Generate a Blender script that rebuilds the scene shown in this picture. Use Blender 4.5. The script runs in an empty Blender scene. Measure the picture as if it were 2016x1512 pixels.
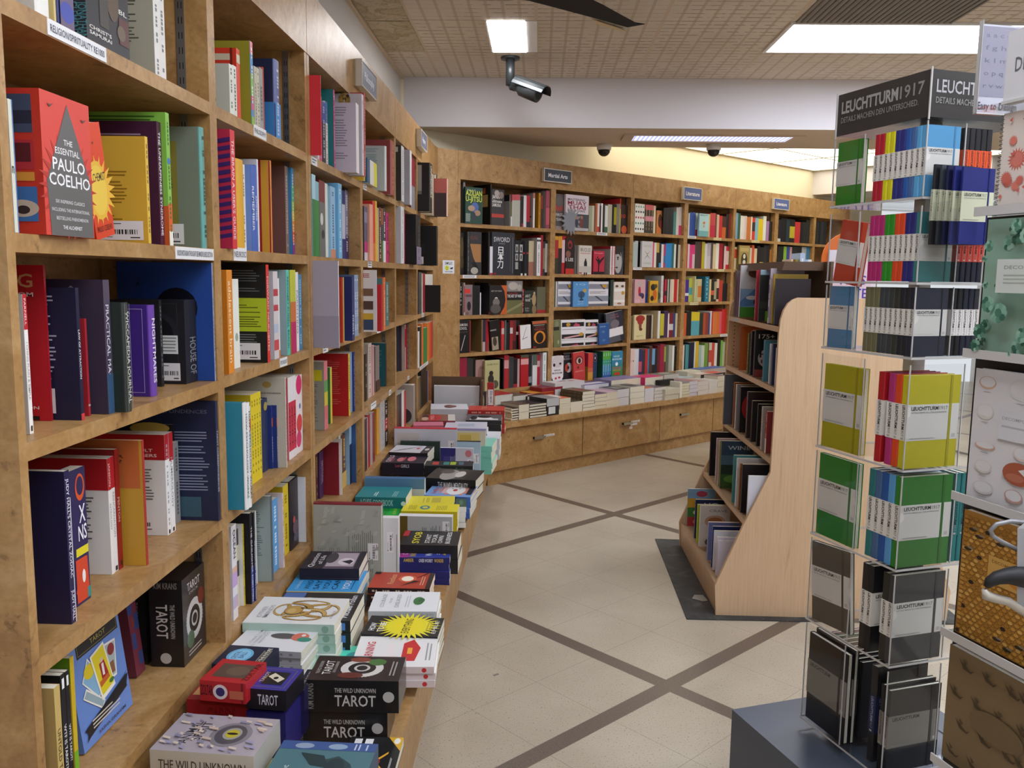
import bpy, bmesh, math, random
from mathutils import Matrix, Vector, geometry
random.seed(7)
SC = bpy.context.scene
COL = SC.collection
V = Vector
# ------------------------------------------------------------------ camera, light, exposure
cam = bpy.data.cameras.new('camera'); cam.sensor_width = 36; cam.lens = 1683/2016*36; cam.clip_start = .05
camo = bpy.data.objects.new('camera', cam); COL.objects.link(camo)
camo.matrix_world = Matrix(((0.999391,-0.017236,0.030354,0),(0.032285,0.125841,-0.991525,0),(0.013270,0.991901,0.126320,1.5000),(0,0,0,1)))
SC.camera = camo
SC.view_settings.view_transform = 'Standard'; SC.view_settings.look = 'None'; SC.view_settings.gamma = 1
SC.view_settings.use_curve_mapping = False
SC.view_settings.exposure = 1.15
SC.cycles.max_bounces = 8; SC.cycles.transparent_max_bounces = 24; SC.cycles.diffuse_bounces = 4
SC.cycles.caustics_reflective = False; SC.cycles.caustics_refractive = False
W = bpy.data.worlds.new('world'); SC.world = W; W.use_nodes = True
W.node_tree.nodes['Background'].inputs[0].default_value = (.9, .95, 1, 1)
W.node_tree.nodes['Background'].inputs[1].default_value = .35
PANEL_E, SPOT_E, COVE_E, STRIP_E = 7.0, 14.0, 1.15, .75

# ------------------------------------------------------------------ materials
def lin(h):
    h = h.strip()
    if len(h) == 3: h = ''.join(c*2 for c in h)
    o = []
    for i in (0, 2, 4):
        c = int(h[i:i+2], 16)/255
        o.append(c/12.92 if c <= .04045 else ((c+.055)/1.055)**2.4)
    return tuple(o)
def mat(name, col='888', rough=.5, metal=0, emit=0, trans=0, spec=.5):
    m = bpy.data.materials.new(name); m.use_nodes = True
    b = m.node_tree.nodes['Principled BSDF']
    c = lin(col) if isinstance(col, str) else col
    b.inputs['Base Color'].default_value = (*c, 1); b.inputs['Roughness'].default_value = rough
    b.inputs['Metallic'].default_value = metal; b.inputs['Specular IOR Level'].default_value = spec
    if emit:
        b.inputs['Emission Color'].default_value = (*c, 1); b.inputs['Emission Strength'].default_value = emit
    return m
def N(m, t, **k):
    n = m.node_tree.nodes.new(t)
    for a, v in k.items(): setattr(n, a, v)
    return n
def L(m, a, b): m.node_tree.links.new(a, b)
def ramp(m, fac, stops):
    r = N(m, 'ShaderNodeValToRGB'); e = r.color_ramp.elements
    while len(e) > 1: e.remove(e[-1])
    e[0].position = stops[0][0]; e[0].color = (*lin(stops[0][1]), 1)
    for p, c in stops[1:]:
        x = e.new(p); x.color = (*lin(c), 1)
    L(m, fac, r.inputs[0]); return r.outputs[0]
def math_(m, op, a, b=None, c=None):
    n = N(m, 'ShaderNodeMath', operation=op)
    for i, x in enumerate((a, b, c)):
        if x is None: continue
        if isinstance(x, (int, float)): n.inputs[i].default_value = x
        else: L(m, x, n.inputs[i])
    return n.outputs[0]
def mix(m, f, a, b, mode='MIX'):
    n = N(m, 'ShaderNodeMix', data_type='RGBA', blend_type=mode)
    for s, x in ((0, f), (6, a), (7, b)):
        if isinstance(x, (int, float)): n.inputs[s].default_value = x
        elif isinstance(x, str): n.inputs[s].default_value = (*lin(x), 1)
        else: L(m, x, n.inputs[s])
    return n.outputs[2]
def pos(m, scale=(1, 1, 1)):
    g = N(m, 'ShaderNodeNewGeometry'); v = N(m, 'ShaderNodeVectorMath', operation='MULTIPLY')
    L(m, g.outputs['Position'], v.inputs[0]); v.inputs[1].default_value = scale
    return v.outputs[0]
def noise(m, vec, s, d=4, r=.55, dist=0):
    n = N(m, 'ShaderNodeTexNoise'); n.inputs['Scale'].default_value = s; n.inputs['Detail'].default_value = d
    n.inputs['Roughness'].default_value = r; n.inputs['Distortion'].default_value = dist
    L(m, vec, n.inputs['Vector']); return n.outputs[0]
def bsdf(m): return m.node_tree.nodes['Principled BSDF']
def wood(name, a, b, c, rough=.38, fleck=1):
    m = mat(name, rough=rough); p = pos(m)
    n1 = noise(m, p, 6, 6, .68, 1.6); n2 = noise(m, p, 30, 4, .65, .6); n3 = noise(m, p, 90, 2, .5)
    base = ramp(m, n1, [(.34, a), (.5, b), (.66, c)])
    fl = ramp(m, n2, [(.30, '5c3a1a'), (.40, 'ffffff')])
    col = mix(m, .5*fleck, base, fl, 'MULTIPLY')
    g = ramp(m, n3, [(.3, 'd8d0c4'), (.7, 'ffffff')])
    L(m, mix(m, .5, col, g, 'MULTIPLY'), bsdf(m).inputs['Base Color']); return m
M = {}
M['wood'] = wood('burl_maple', '9f7748', 'b28a56', 'c29c6c')
M['wood_shaded'] = wood('burl_maple_shaded', '957046', 'a67f51', 'b48f62', .5)  # darker copy of the maple: shade of the interiors put into the colour
def lam():
    m = mat('pale_laminate', rough=.4); p = pos(m, (30, 30, 2.2)); n = noise(m, p, 1.2, 5, .6, 1.5)
    n2 = noise(m, pos(m, (240, 240, 6)), 1, 2)
    c = ramp(m, n, [(.2, 'c4a07c'), (.42, 'd6b592'), (.8, 'dcbc9a')])
    L(m, mix(m, .25, c, ramp(m, n2, [(.3, 'd8ccc0'), (.6, 'ffffff')]), 'MULTIPLY'), bsdf(m).inputs['Base Color']); return m
M['laminate'] = lam()
def paper(name, rough, spec):
    m = mat(name, rough=rough, spec=spec)
    a = N(m, 'ShaderNodeAttribute', attribute_name='Col'); L(m, a.outputs[0], bsdf(m).inputs['Base Color'])
    return m
M['print'] = paper('printed_cover', .42, .4)
M['gloss'] = paper('glossy_cover', .16, .5)
def pages():
    m = paper('page_edges', .85, .1); p = N(m, 'ShaderNodeTexCoord').outputs['Object']
    n = noise(m, p, 600, 2); a = [x for x in m.node_tree.nodes if x.type == 'ATTRIBUTE'][0]
    L(m, mix(m, .5, a.outputs[0], ramp(m, n, [(.35, 'd0ccc0'), (.6, 'ffffff')]), 'MULTIPLY'), bsdf(m).inputs['Base Color']); return m
M['page'] = pages()
M['black'] = mat('black_plastic', '1c1c1e', .45); M['white'] = mat('white_plastic', 'e8e8e6', .4)
M['card'] = paper('printed_card', .5, .3)
M['metal'] = mat('zinc_steel', '9a9c9e', .35, .9); M['steel'] = mat('brushed_handle', 'b0aa98', .35, .8)
M['dark_metal'] = mat('dark_grey_metal', '34383a', .38, .3); M['slot'] = mat('slot_black', '141414', .8)
M['wall'] = mat('grey_white_paint', 'd2d0ce', .8); M['soffit'] = mat('soffit_paint', 'dcdae0', .8)
M['under'] = mat('beige_ceiling_paint', 'd2c4b2', .8); M['cream'] = mat('cream_wall_paint', 'e6dfc6', .85)
M['kraft'] = mat('crate_wood', '5e4530', .7)
def acrylic(name, tint, f=.06, rough=.03):
    m = bpy.data.materials.new(name); m.use_nodes = True; nt = m.node_tree; nt.nodes.clear()
    o = nt.nodes.new('ShaderNodeOutputMaterial'); t = nt.nodes.new('ShaderNodeBsdfTransparent'); g = nt.nodes.new('ShaderNodeBsdfGlossy')
    t.inputs[0].default_value = (*tint, 1); g.inputs['Roughness'].default_value = rough
    ge = nt.nodes.new('ShaderNodeNewGeometry'); dt = nt.nodes.new('ShaderNodeVectorMath'); dt.operation = 'DOT_PRODUCT'
    nt.links.new(ge.outputs['Incoming'], dt.inputs[0]); nt.links.new(ge.outputs['Normal'], dt.inputs[1])
    fr = dt.outputs['Value']
    for op, b in (('ABSOLUTE', 0), ('SUBTRACT', 0), ('POWER', 5), ('MULTIPLY_ADD', .7)):
        mn = nt.nodes.new('ShaderNodeMath'); mn.operation = op
        if op == 'SUBTRACT': mn.inputs[0].default_value = 1; nt.links.new(fr, mn.inputs[1])
        else: nt.links.new(fr, mn.inputs[0]); mn.inputs[1].default_value = b
        if op == 'MULTIPLY_ADD': mn.inputs[2].default_value = .022
        fr = mn.outputs[0]
    mx = nt.nodes.new('ShaderNodeMixShader'); nt.links.new(fr, mx.inputs[0])
    nt.links.new(t.outputs[0], mx.inputs[1]); nt.links.new(g.outputs[0], mx.inputs[2]); nt.links.new(mx.outputs[0], o.inputs[0])
    return m
M['acrylic'] = acrylic('clear_acrylic', (.96, .965, .97)); M['acrylic_edge'] = mat('frosted_acrylic_edge', 'c4c2c0', .2, 0)
M['wrap'] = acrylic('shrink_wrap', (.96, .96, .96), rough=.12)
def ceilmat():
    m = mat('embossed_ceiling_tile', rough=.9); p = pos(m)
    s = N(m, 'ShaderNodeSeparateXYZ'); L(m, p, s.inputs[0])
    def near(v, per, off, w):     # 1 on a line every per metres
        a = math_(m, 'PINGPONG', math_(m, 'SUBTRACT', v, off), per/2); return math_(m, 'LESS_THAN', a, w)
    gx = near(s.outputs[0], .70, -.045, .011); gy = near(s.outputs[1], .69, 4.95, .005)
    bx = near(s.outputs[0], .0875, -.045, .0085)
    by = near(s.outputs[1], .069, 4.95, .0048)
    broken = ramp(m, noise(m, pos(m, (14, 16, 1)), 1.0, 2), [(.42, '000000'), (.52, 'ffffff')])
    big = ramp(m, noise(m, pos(m, (1.4, 1.4, 1)), 1.0, 1), [(.35, '707070'), (.6, 'ffffff')])
    tone = noise(m, p, 1.7, 2)
    base = ramp(m, tone, [(.3, 'cdc4b6'), (.7, 'd9d1c4')])
    c = mix(m, math_(m, 'MULTIPLY', math_(m, 'MULTIPLY', by, broken), big), base, '84745f')
    c = mix(m, math_(m, 'MULTIPLY', bx, .6), c, 'b5a48d')  # slight shadow of the raised ribs, put into the tile colour
    c = mix(m, gx, c, 'cdbfab'); c = mix(m, math_(m, 'MULTIPLY', gy, .5), c, '8a7a66')
    L(m, c, bsdf(m).inputs['Base Color'])
    h = math_(m, 'SUBTRACT', 1.0, math_(m, 'MAXIMUM', by, math_(m, 'MULTIPLY', bx, .5)))
    bu = N(m, 'ShaderNodeBump'); bu.inputs['Strength'].default_value = .35; bu.inputs['Distance'].default_value = .008
    L(m, h, bu.inputs['Height']); L(m, bu.outputs[0], bsdf(m).inputs['Normal']); return m
M['ceil'] = ceilmat()
def floormat():
    m = mat('speckled_floor_tile', rough=.32, spec=.4); p = pos(m); s = N(m, 'ShaderNodeSeparateXYZ'); L(m, p, s.inputs[0])
    x, y = s.outputs[0], s.outputs[1]; r = .70710678
    a = math_(m, 'SUBTRACT', math_(m, 'MULTIPLY', math_(m, 'ADD', x, y), r), 2.486)
    b = math_(m, 'SUBTRACT', math_(m, 'MULTIPLY', math_(m, 'SUBTRACT', x, y), r), -1.779)
    P = 1.624; T = (P-.066)/5
    da, db = math_(m, 'PINGPONG', a, P/2), math_(m, 'PINGPONG', b, P/2)
    strip = math_(m, 'MAXIMUM', math_(m, 'LESS_THAN', da, .033), math_(m, 'LESS_THAN', db, .033))
    def seam(d):
        return math_(m, 'LESS_THAN', math_(m, 'PINGPONG', math_(m, 'SUBTRACT', d, .033), T/2), .0011)
    sm = math_(m, 'MAXIMUM', seam(da), seam(db))
    sp = noise(m, p, 170, 2, .6); sp2 = noise(m, p, 95, 3, .6); big = noise(m, p, 2.2, 3)
    base = ramp(m, big, [(.3, 'b0a593'), (.7, 'c2b8a6')])
    c = mix(m, .8, base, ramp(m, sp, [(.30, '8a7a66'), (.40, 'ffffff')]), 'MULTIPLY')
    c = mix(m, .7, c, ramp(m, sp2, [(.27, '6a5a48'), (.33, 'ffffff')]), 'MULTIPLY')
    c = mix(m, math_(m, 'MULTIPLY', sm, .55), c, '6a5c4a')
    d = ramp(m, sp, [(.3, '5e5248'), (.7, '76695e')])
    L(m, mix(m, strip, c, d), bsdf(m).inputs['Base Color']); return m
M['floor'] = floormat()
def matmat():
    m = mat('worn_black_mat', rough=.6); p = pos(m)
    c = ramp(m, noise(m, p, 14, 5, .65), [(.3, '26282a'), (.55, '3a3b3c'), (.72, '5c5a56')])
    c = mix(m, ramp(m, noise(m, p, 5, 4, .7), [(.66, '000000'), (.69, 'ffffff')]), c, '8c877c')
    L(m, c, bsdf(m).inputs['Base Color']); return m
M['mat'] = matmat()
def stainmat():
    m = mat('stained_ceiling_tile', rough=.9); p = pos(m)
    n = noise(m, p, 5, 5, .6, 1)
    c = ramp(m, n, [(.44, 'b6ac92'), (.5, 'a2977a'), (.53, 'bdb49e')])
    L(m, mix(m, .6, c, ramp(m, noise(m, p, 60, 2), [(.3, 'c8c0a8'), (.5, 'ffffff')]), 'MULTIPLY'), bsdf(m).inputs['Base Color']); return m
M['stain'] = stainmat()
M['panel'] = mat('light_panel', 'eef4ff', .5, emit=PANEL_E); M['spot'] = mat('square_lamp', 'fdfdff', .5, emit=SPOT_E)
def covemat():
    m = mat('backlit_panel', 'fffae6', .6, emit=COVE_E); return m
M['cove'] = covemat()
def stripmat():
    m = mat('louvred_lamp', rough=.5); s = N(m, 'ShaderNodeSeparateXYZ'); L(m, pos(m), s.inputs[0])
    w = math_(m, 'PINGPONG', s.outputs[0], .016)
    c = ramp(m, math_(m, 'DIVIDE', w, .016), [(.2, '8a90c0'), (.8, 'd4d8f4')])
    L(m, c, bsdf(m).inputs['Base Color']); L(m, c, bsdf(m).inputs['Emission Color']); bsdf(m).inputs['Emission Strength'].default_value = STRIP_E; return m
M['strip'] = stripmat()
M['vent'] = mat('vent_grey', '8a8680', .7)

# ------------------------------------------------------------------ mesh building
_txt = {}
def glyphs(s, bold=0):
    """flattened letters of a string: (points, triangles, width) with cap height 1"""
    body = s; s = (s, bold)
    if s not in _txt:
        c = bpy.data.curves.new('t', 'FONT'); c.body = body; c.resolution_u = 2; c.offset = bold
        o = bpy.data.objects.new('t', c); me = o.to_mesh()
        vs = [(v.co.x/.7, v.co.y/.7) for v in me.vertices]; fs = [tuple(p.vertices) for p in me.polygons]
        x0 = min((v[0] for v in vs), default=0); x1 = max((v[0] for v in vs), default=1)
        _txt[s] = ([(x-x0, y) for x, y in vs], fs, max(x1-x0, .01))
        o.to_mesh_clear(); bpy.data.objects.remove(o); bpy.data.curves.remove(c)
    return _txt[s]
class MB:
    def __init__(s): s.v = []; s.f = []; s.c = []; s.m = []
    def face(s, pts, col, mi=0):
        i = len(s.v); s.v += [tuple(p) for p in pts]; s.f.append(tuple(range(i, i+len(pts)))); s.c.append(col); s.m.append(mi)
    def tris(s, pts, tris, col, mi=0):
        i = len(s.v); s.v += [tuple(p) for p in pts]
        for t in tris: s.f.append(tuple(i+k for k in t)); s.c.append(col); s.m.append(mi)
    def box(s, lo, hi, col=(.5, .5, .5), mi=0, cols=None):
        x0, y0, z0 = lo; x1, y1, z1 = hi
        P = [(x0, y0, z0), (x1, y0, z0), (x1, y1, z0), (x0, y1, z0), (x0, y0, z1), (x1, y0, z1), (x1, y1, z1), (x0, y1, z1)]
        Q = [('y-', (0, 1, 5, 4)), ('x+', (1, 2, 6, 5)), ('y+', (2, 3, 7, 6)), ('x-', (3, 0, 4, 7)), ('z+', (4, 5, 6, 7)), ('z-', (3, 2, 1, 0))]
        i = len(s.v); s.v += P
        for k, q in Q:
            s.f.append(tuple(i+j for j in q)); s.c.append((cols or {}).get(k, col)); s.m.append(mi)
    def obox(s, o, ex, ey, ez, col=(.5, .5, .5), mi=0):
        o, ex, ey, ez = V(o), V(ex), V(ey), V(ez); i = len(s.v)
        s.v += [tuple(o+ex*a+ey*b+ez*c) for a, b, c in ((0, 0, 0), (1, 0, 0), (1, 1, 0), (0, 1, 0), (0, 0, 1), (1, 0, 1), (1, 1, 1), (0, 1, 1))]
        for q in ((0, 1, 5, 4), (1, 2, 6, 5), (2, 3, 7, 6), (3, 0, 4, 7), (4, 5, 6, 7), (3, 2, 1, 0)):
            s.f.append(tuple(i+j for j in q)); s.c.append(col); s.m.append(mi)
    def prism(s, pts, vec, col=(.5, .5, .5), mi=0):
        """closed prism: outline pts (3d) pushed along vec"""
        pts = [V(p) for p in pts]; vec = V(vec); n = len(pts); i = len(s.v)
        s.v += [tuple(p) for p in pts]+[tuple(p+vec) for p in pts]
        t = geometry.tessellate_polygon([pts])
        for a in t:
            s.f.append(tuple(i+k for k in a)); s.f.append(tuple(i+n+k for k in reversed(a))); s.c += [col]*2; s.m += [mi]*2
        for k in range(n):
            s.f.append((i+k, i+(k+1) % n, i+n+(k+1) % n, i+n+k)); s.c.append(col); s.m.append(mi)
    def tube(s, pts, r, n=10, col=(.5, .5, .5), mi=0, cap=True):
        pts = [V(p) for p in pts]; rings = []
        rr = r if isinstance(r, (list, tuple)) else [r]*len(pts)
        for k, p in enumerate(pts):
            d = (pts[min(k+1, len(pts)-1)]-pts[max(k-1, 0)]).normalized()
            a = d.orthogonal().normalized() if k == 0 else (prev-d*prev.dot(d)).normalized()
            prev = a; b = d.cross(a); i = len(s.v)
            s.v += [tuple(p+(a*math.cos(2*math.pi*j/n)+b*math.sin(2*math.pi*j/n))*rr[k]) for j in range(n)]; rings.append(i)
        for k in range(len(rings)-1):
            for j in range(n):
                s.f.append((rings[k]+j, rings[k]+(j+1) % n, rings[k+1]+(j+1) % n, rings[k+1]+j)); s.c.append(col); s.m.append(mi)
        if cap:
            for i, rv in ((rings[0], 1), (rings[-1], 0)):
                q = tuple(i+j for j in range(n)); s.f.append(q[::-1] if rv else q); s.c.append(col); s.m.append(mi)
    def add(s, o, mw):
        i = len(s.v); s.v += [tuple(mw @ V(p)) for p in o.v]; s.f += [tuple(i+k for k in f) for f in o.f]; s.c += o.c; s.m += o.m
    def build(s, name, mats, parent=None, mw=None):
        me = bpy.data.meshes.new(name); me.from_pydata(s.v, [], s.f)
        for m in (mats if isinstance(mats, list) else [mats]): me.materials.append(M[m] if isinstance(m, str) else m)
        if isinstance(mats, list) and len(mats) > 1: me.polygons.foreach_set('material_index', s.m)
        a = me.color_attributes.new('Col', 'FLOAT_COLOR', 'CORNER'); d = []
        for f, c in zip(s.f, s.c): d += [c[0], c[1], c[2], 1.0]*len(f)
        a.data.foreach_set('color', d); me.update()
        return link(name, me, parent, mw)
def link(name, data, parent=None, mw=None):
    o = bpy.data.objects.new(name, data); COL.objects.link(o)
    if parent: o.parent = parent
    if mw is not None: o.matrix_local = mw
    return o
def smooth(o):
    for p in o.data.polygons: p.use_smooth = True
    return o
def tag(o, label, cat, group=None, kind=None):
    o['label'] = label; o['category'] = cat
    if group: o['group'] = group
    if kind: o['kind'] = kind
    return o
def struct(o): o['kind'] = 'structure'; return o
def empty(name, loc=(0, 0, 0), rz=0):
    o = bpy.data.objects.new(name, None); o.empty_display_size = .05; COL.objects.link(o)
    o.matrix_local = Matrix.Translation(loc) @ Matrix.Rotation(rz, 4, 'Z'); return o
def frame(o, e, n, up=(0, 0, 1)):
    e, n, up = V(e), V(n), V(up)
    return Matrix(((e.x, n.x, up.x, o[0]), (e.y, n.y, up.y, o[1]), (e.z, n.z, up.z, o[2]), (0, 0, 0, 1)))

# ------------------------------------------------------------------ printing on flat faces
class Face:
    def __init__(s, mb, o, a, b, n, mi=0):
        s.mb, s.o, s.a, s.b, s.n, s.mi = mb, V(o), V(a), V(b), V(n).normalized(), mi; s.k = 0
        s.w, s.h = s.a.length, s.b.length
    def up(s): s.k += 1; return s.n*(.00025+.00009*s.k)
    def P(s, x, y, off): return s.o+s.a*x+s.b*y+off
    def poly(s, pts, col):
        off = s.up(); p2 = [V((x*s.w, y*s.h, 0)) for x, y in pts]
        s.mb.tris([s.P(x, y, off) for x, y in pts], [t if (p2[t[1]]-p2[t[0]]).cross(p2[t[2]]-p2[t[0]]).z > 0 else t[::-1] for t in geometry.tessellate_polygon([p2])], lin(col), s.mi)
    def rect(s, x0, y0, x1, y1, col):
        off = s.up(); s.mb.face([s.P(x0, y0, off), s.P(x1, y0, off), s.P(x1, y1, off), s.P(x0, y1, off)], lin(col), s.mi)
    def ell(s, cx, cy, rx, ry, col, n=20):
        off = s.up(); s.mb.face([s.P(cx+rx*math.cos(6.2832*i/n), cy+ry*math.sin(6.2832*i/n), off) for i in range(n)], lin(col), s.mi)
    def text(s, t, x, y, w, h, col, rot=0, fit=True, bold=.012):
        """rot 0: along a; 1: running down the face (spine); x,y = lower left (rot 0) / upper start (rot 1)"""
        vs, fs, tw = glyphs(t, bold); off = s.up(); c = lin(col)
        if rot == 0:
            sy = h; sx = w/tw
            if not fit: sx = min(sx, h*s.h/s.w*1.1)
            s.mb.tris([s.P(x+px*sx, y+py*sy, off) for px, py in vs], fs, c, s.mi)
        else:
            sx = h/tw; sy = w
            s.mb.tris([s.P(x+py*sy, y-px*sx, off) for px, py in vs], fs, c, s.mi)
    def lines(s, col, y0, y1, x0, x1, rot=0, pitch=.0062):
        off = s.up(); c = lin(col); rnd = random.Random(int(s.w*9999)+int(y0*97))
        ln = (s.h if not rot else s.w); n = max(2, min(22, int((y1-y0)*ln/pitch)))
        for i in range(n):
            if rnd.random() < .1: continue
            a, b = y1-(i+.75)*(y1-y0)/n, y1-(i+.35)*(y1-y0)/n
            xe = x1-(x1-x0)*(rnd.random()*.12 if rnd.random() < .8 else rnd.random()*.6)
            q = [(x0, a), (xe, a), (xe, b), (x0, b)]
            if rot: q = [(1-yy, xx) for xx, yy in q]
            s.mb.face([s.P(*p, off) for p in q], c, s.mi)
    def op(s, code, arg):
        A = arg.split(','); f = []
        for x in A:
            try: f.append(float(x))
            except ValueError: f.append(0)
        if code in ('r',): s.rect(f[0], f[1], f[2], f[3], A[4])
        elif code == 'b': s.rect(0, f[0], 1, f[1], A[2]) if len(A) > 2 else s.bird(f[0], f[1])
        elif code == '':
            vs, fs, tw = glyphs(A[0]); hh = .84*s.h; cap = min(s.w*.5, hh/tw*1.6)
            ln = min(hh, cap*tw*1.15); s.text(A[0], .5-cap/s.w/2, .5+ln/s.h/2, cap/s.w, ln/s.h, A[1], 1)
        elif code == '~':
            rnd = random.Random(int(s.h*7919)); y = .93; off = s.up(); c = lin(A[0]); xw = .16
            while y > .1:
                l = (.004+rnd.random()*.004)/s.h
                if rnd.random() < .8: s.mb.face([s.P(.5-xw, y-l, off), s.P(.5+xw, y-l, off), s.P(.5+xw, y, off), s.P(.5-xw, y, off)], c, s.mi)
                y -= l*1.45
                if rnd.random() < .07: y -= .08
        elif code == 'L':
            cap = f[5] if len(f) > 5 else .5
            vs, fs, tw = glyphs(A[0]); s.text(A[0], f[4], f[2], cap, f[2]-f[1], A[3], 1)
        elif code == 't':
            if len(A) == 6: s.text(A[0], f[1], f[2], f[3], f[4], A[5])
            else: s.text(A[0], f[1], f[2], f[3], .08, A[4])
        elif code == 'x': s.text(A[0], f[2], f[1], f[3], .012/s.h*1.2, A[4])
        elif code == 'd': s.ell(f[0], f[1], f[2], f[2]*s.w/s.h, A[3])
        elif code == 'e': s.ell(f[0], f[1], f[2], f[3], A[4])
        elif code == 'p': s.poly([(f[i], f[i+1]) for i in range(1, len(f)-1, 2)], A[0])
        elif code == 's':
            n = int(f[4]) if len(f) > 4 else 24; n = max(n, 8); pts = []
            for i in range(n*2):
                r = f[2]*(1 if i % 2 == 0 else .62); t = math.pi*i/n
                pts.append((f[0]+r*math.cos(t), f[1]+r*math.sin(t)*s.w/s.h))
            s.poly(pts, A[3])
        elif code in ('l', 'u'): s.lines(A[0], f[1], f[2], f[3], f[4], code == 'u')
        elif code == 'f':
            x0, y0, x1, y1 = f[:4]; tx = .0012/s.w; ty = .0012/s.h; c = A[4]
            for q in ((x0, y0, x1, y0+ty), (x0, y1-ty, x1, y1), (x0, y0, x0+tx, y1), (x1-tx, y0, x1, y1)): s.rect(*q, c)
        elif code in ('p', 'q'): pass
        elif code == 'n':
            off = s.up(); c = lin(A[4])
            for i in range(6):
                for j in range(14):
                    x = f[0]+(f[2]-f[0])*i/6; y = f[1]+(f[3]-f[1])*j/14; dx = (f[2]-f[0])/10; dy = (f[3]-f[1])/24
                    s.mb.face([s.P(x, y, off), s.P(x+dx, y, off), s.P(x+dx, y+dy, off), s.P(x, y+dy, off)], c, s.mi)
        elif code == 'k':
            rnd = random.Random(5)
            for i in range(60):
                x, y, a = rnd.random()*.9+.05, rnd.random()*.9+.05, rnd.random()*.12+.03
                if abs(x-.5) < .3 and abs(y-.36) < .18: continue
                b = rnd.random()*.02+.006
                s.poly([(x-.04, y-a*.4), (x+.02, y-a*.3), (x+.04, y+a*.4), (x-.01, y+a*.3)], rnd.choice(A))
        elif code == 'h':
            cx, cy, r = f[:3]; q = [(0, 1), (.55, .6), (.55, -.6), (0, -1), (-.55, -.6), (-.55, .6)]; q = [(cx+x*r, cy+y*r*s.w/s.h*1.2) for x, y in q]
            for i in range(6): s.seg(q[i], q[(i+1) % 6], A[3])
            s.seg(q[0], q[3], A[3])
        elif code == 'z':
            for i, g in enumerate('♒♑♐♏♎'):
                t = math.radians(150-i*36); s.text(g, .6+.33*math.cos(t), .6+.25*math.sin(t), .06, .03, '0e1430')
        elif code == 'X':
            for i in range(15): s.poly([(0, i/15), (1, i/15+.10), (1, min(1, i/15+.135)), (0, i/15+.033)] if i < 13 else [(0, i/15), (.6, min(1, i/15+.05)), (.6, min(1, i/15+.07)), (0, i/15+.02)], A[0])
        elif code == 'w':
            pts = [(.95, .0), (.75, .08), (.7, .16), (.9, .2), (.95, .28), (.8, .34), (.6, .3), (.3, .3), (.3, .33), (.62, .34), (.82, .4), (1, .36), (1, 0)]
            s.poly(pts, 'a82820')
            for x, y in ((.82, .05), (.8, .14), (.93, .24), (.86, .33), (.72, .32), (.5, .315)): s.ell(x, y, .05, .012, 'dcae50', 8)
            s.poly([(.35, .75), (.75, .78), (.95, .6), (.9, .45), (.75, .5), (.7, .62)], 'b8502c')
        elif code == 'o':
            cx, cy, r = f[:3]; asp = s.w/s.h; rnd = random.Random(2)
            for k in range(8):
                t0 = 6.2832*(k+.5)/8; pts = []; sg = 1 if k % 2 else -1
                for i in range(20):
                    u = i/19; t = t0+sg*(1.9*u-2.6*max(0, u-.6)*1.6); rr = r*(.12+.95*u-.9*max(0, u-.7)); pts.append((cx+rr*math.cos(t)*1.15, cy-.02+rr*math.sin(t)*asp*1.5, .075*(1-u)+.012))
                for dk, cc in ((1.35, '7a5c2c'), (1, rnd.choice(('c09a50', 'b48c48', 'caa864')))):
                    off = s.up(); c = lin(cc)
                    for i in range(19):
                        (x, y, w), (x2, y2, w2) = pts[i], pts[i+1]; d = V(((x2-x)*s.w, (y2-y)*s.h)); n = V((-d.y, d.x)).normalized() if d.length else V((0, 0)); nx, ny = n.x*.5*dk, n.y*.5*dk*asp
                        s.mb.face([s.P(x-nx*w, y-ny*w, off), s.P(x2-nx*w2, y2-ny*w2, off), s.P(x2+nx*w2, y2+ny*w2, off), s.P(x+nx*w, y+ny*w, off)], c, s.mi)
            s.ell(cx-.02, cy+.12, r*.42, r*.26, '7a5c2c'); s.ell(cx-.02, cy+.12, r*.39, r*.24, 'b8924c'); s.ell(cx-.05, cy+.14, r*.22, r*.12, 'cdae70'); s.ell(cx+.06, cy+.04, .03, .02, '4a2c1c', 8)
    def seg(s, a, b, col, w=.0012):
        d = V(((b[0]-a[0])*s.w, (b[1]-a[1])*s.h)); n = V((-d.y, d.x)); n.normalize(); nx, ny = n.x*w/s.w/2, n.y*w/s.h/2
        s.poly([(a[0]-nx, a[1]-ny), (b[0]-nx, b[1]-ny), (b[0]+nx, b[1]+ny), (a[0]+nx, a[1]+ny)], col)
    def bird(s, x, y):
        s.poly([(x-.06, y+.02), (x-.01, y-.005), (x+.07, y+.03), (x, y+.012)], '4a3a3a')
def sticker(face_args, x0, y0, x1, y1, rot):
    """white shop price sticker with a bar code"""
    mb = MB(); f = Face(mb, *face_args); f.k = 4; f.rect(x0, y0, x1, y1, 'e6e2e4')
    w, h = x1-x0, y1-y0; rnd = random.Random(int(x0*1000+y0*77+w*555)); bars = []; x = .1
    while x < .88:
        b = .012+rnd.random()*.035; bars.append((x, x+b)); x += b+.015+rnd.random()*.03
    R = (lambda a, b, c, d: f.rect(x0+a*w, y0+b*h, x0+c*w, y0+d*h, '2a2a2c')) if not rot else (lambda a, b, c, d: f.rect(x0+(1-d)*w, y0+a*h, x0+(1-b)*w, y0+c*h, '2a2a2c'))
    k = f.k
    for a, b in bars: f.k = k; R(a, .3, b, .55)
    f.k = k; R(.06, .8, .14, .9); f.k = k; R(.17, .83, .5, .87); f.k = k; R(.08, .14, .3, .17); f.k = k; R(.7, .1, .92, .16)
    return mb

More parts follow.
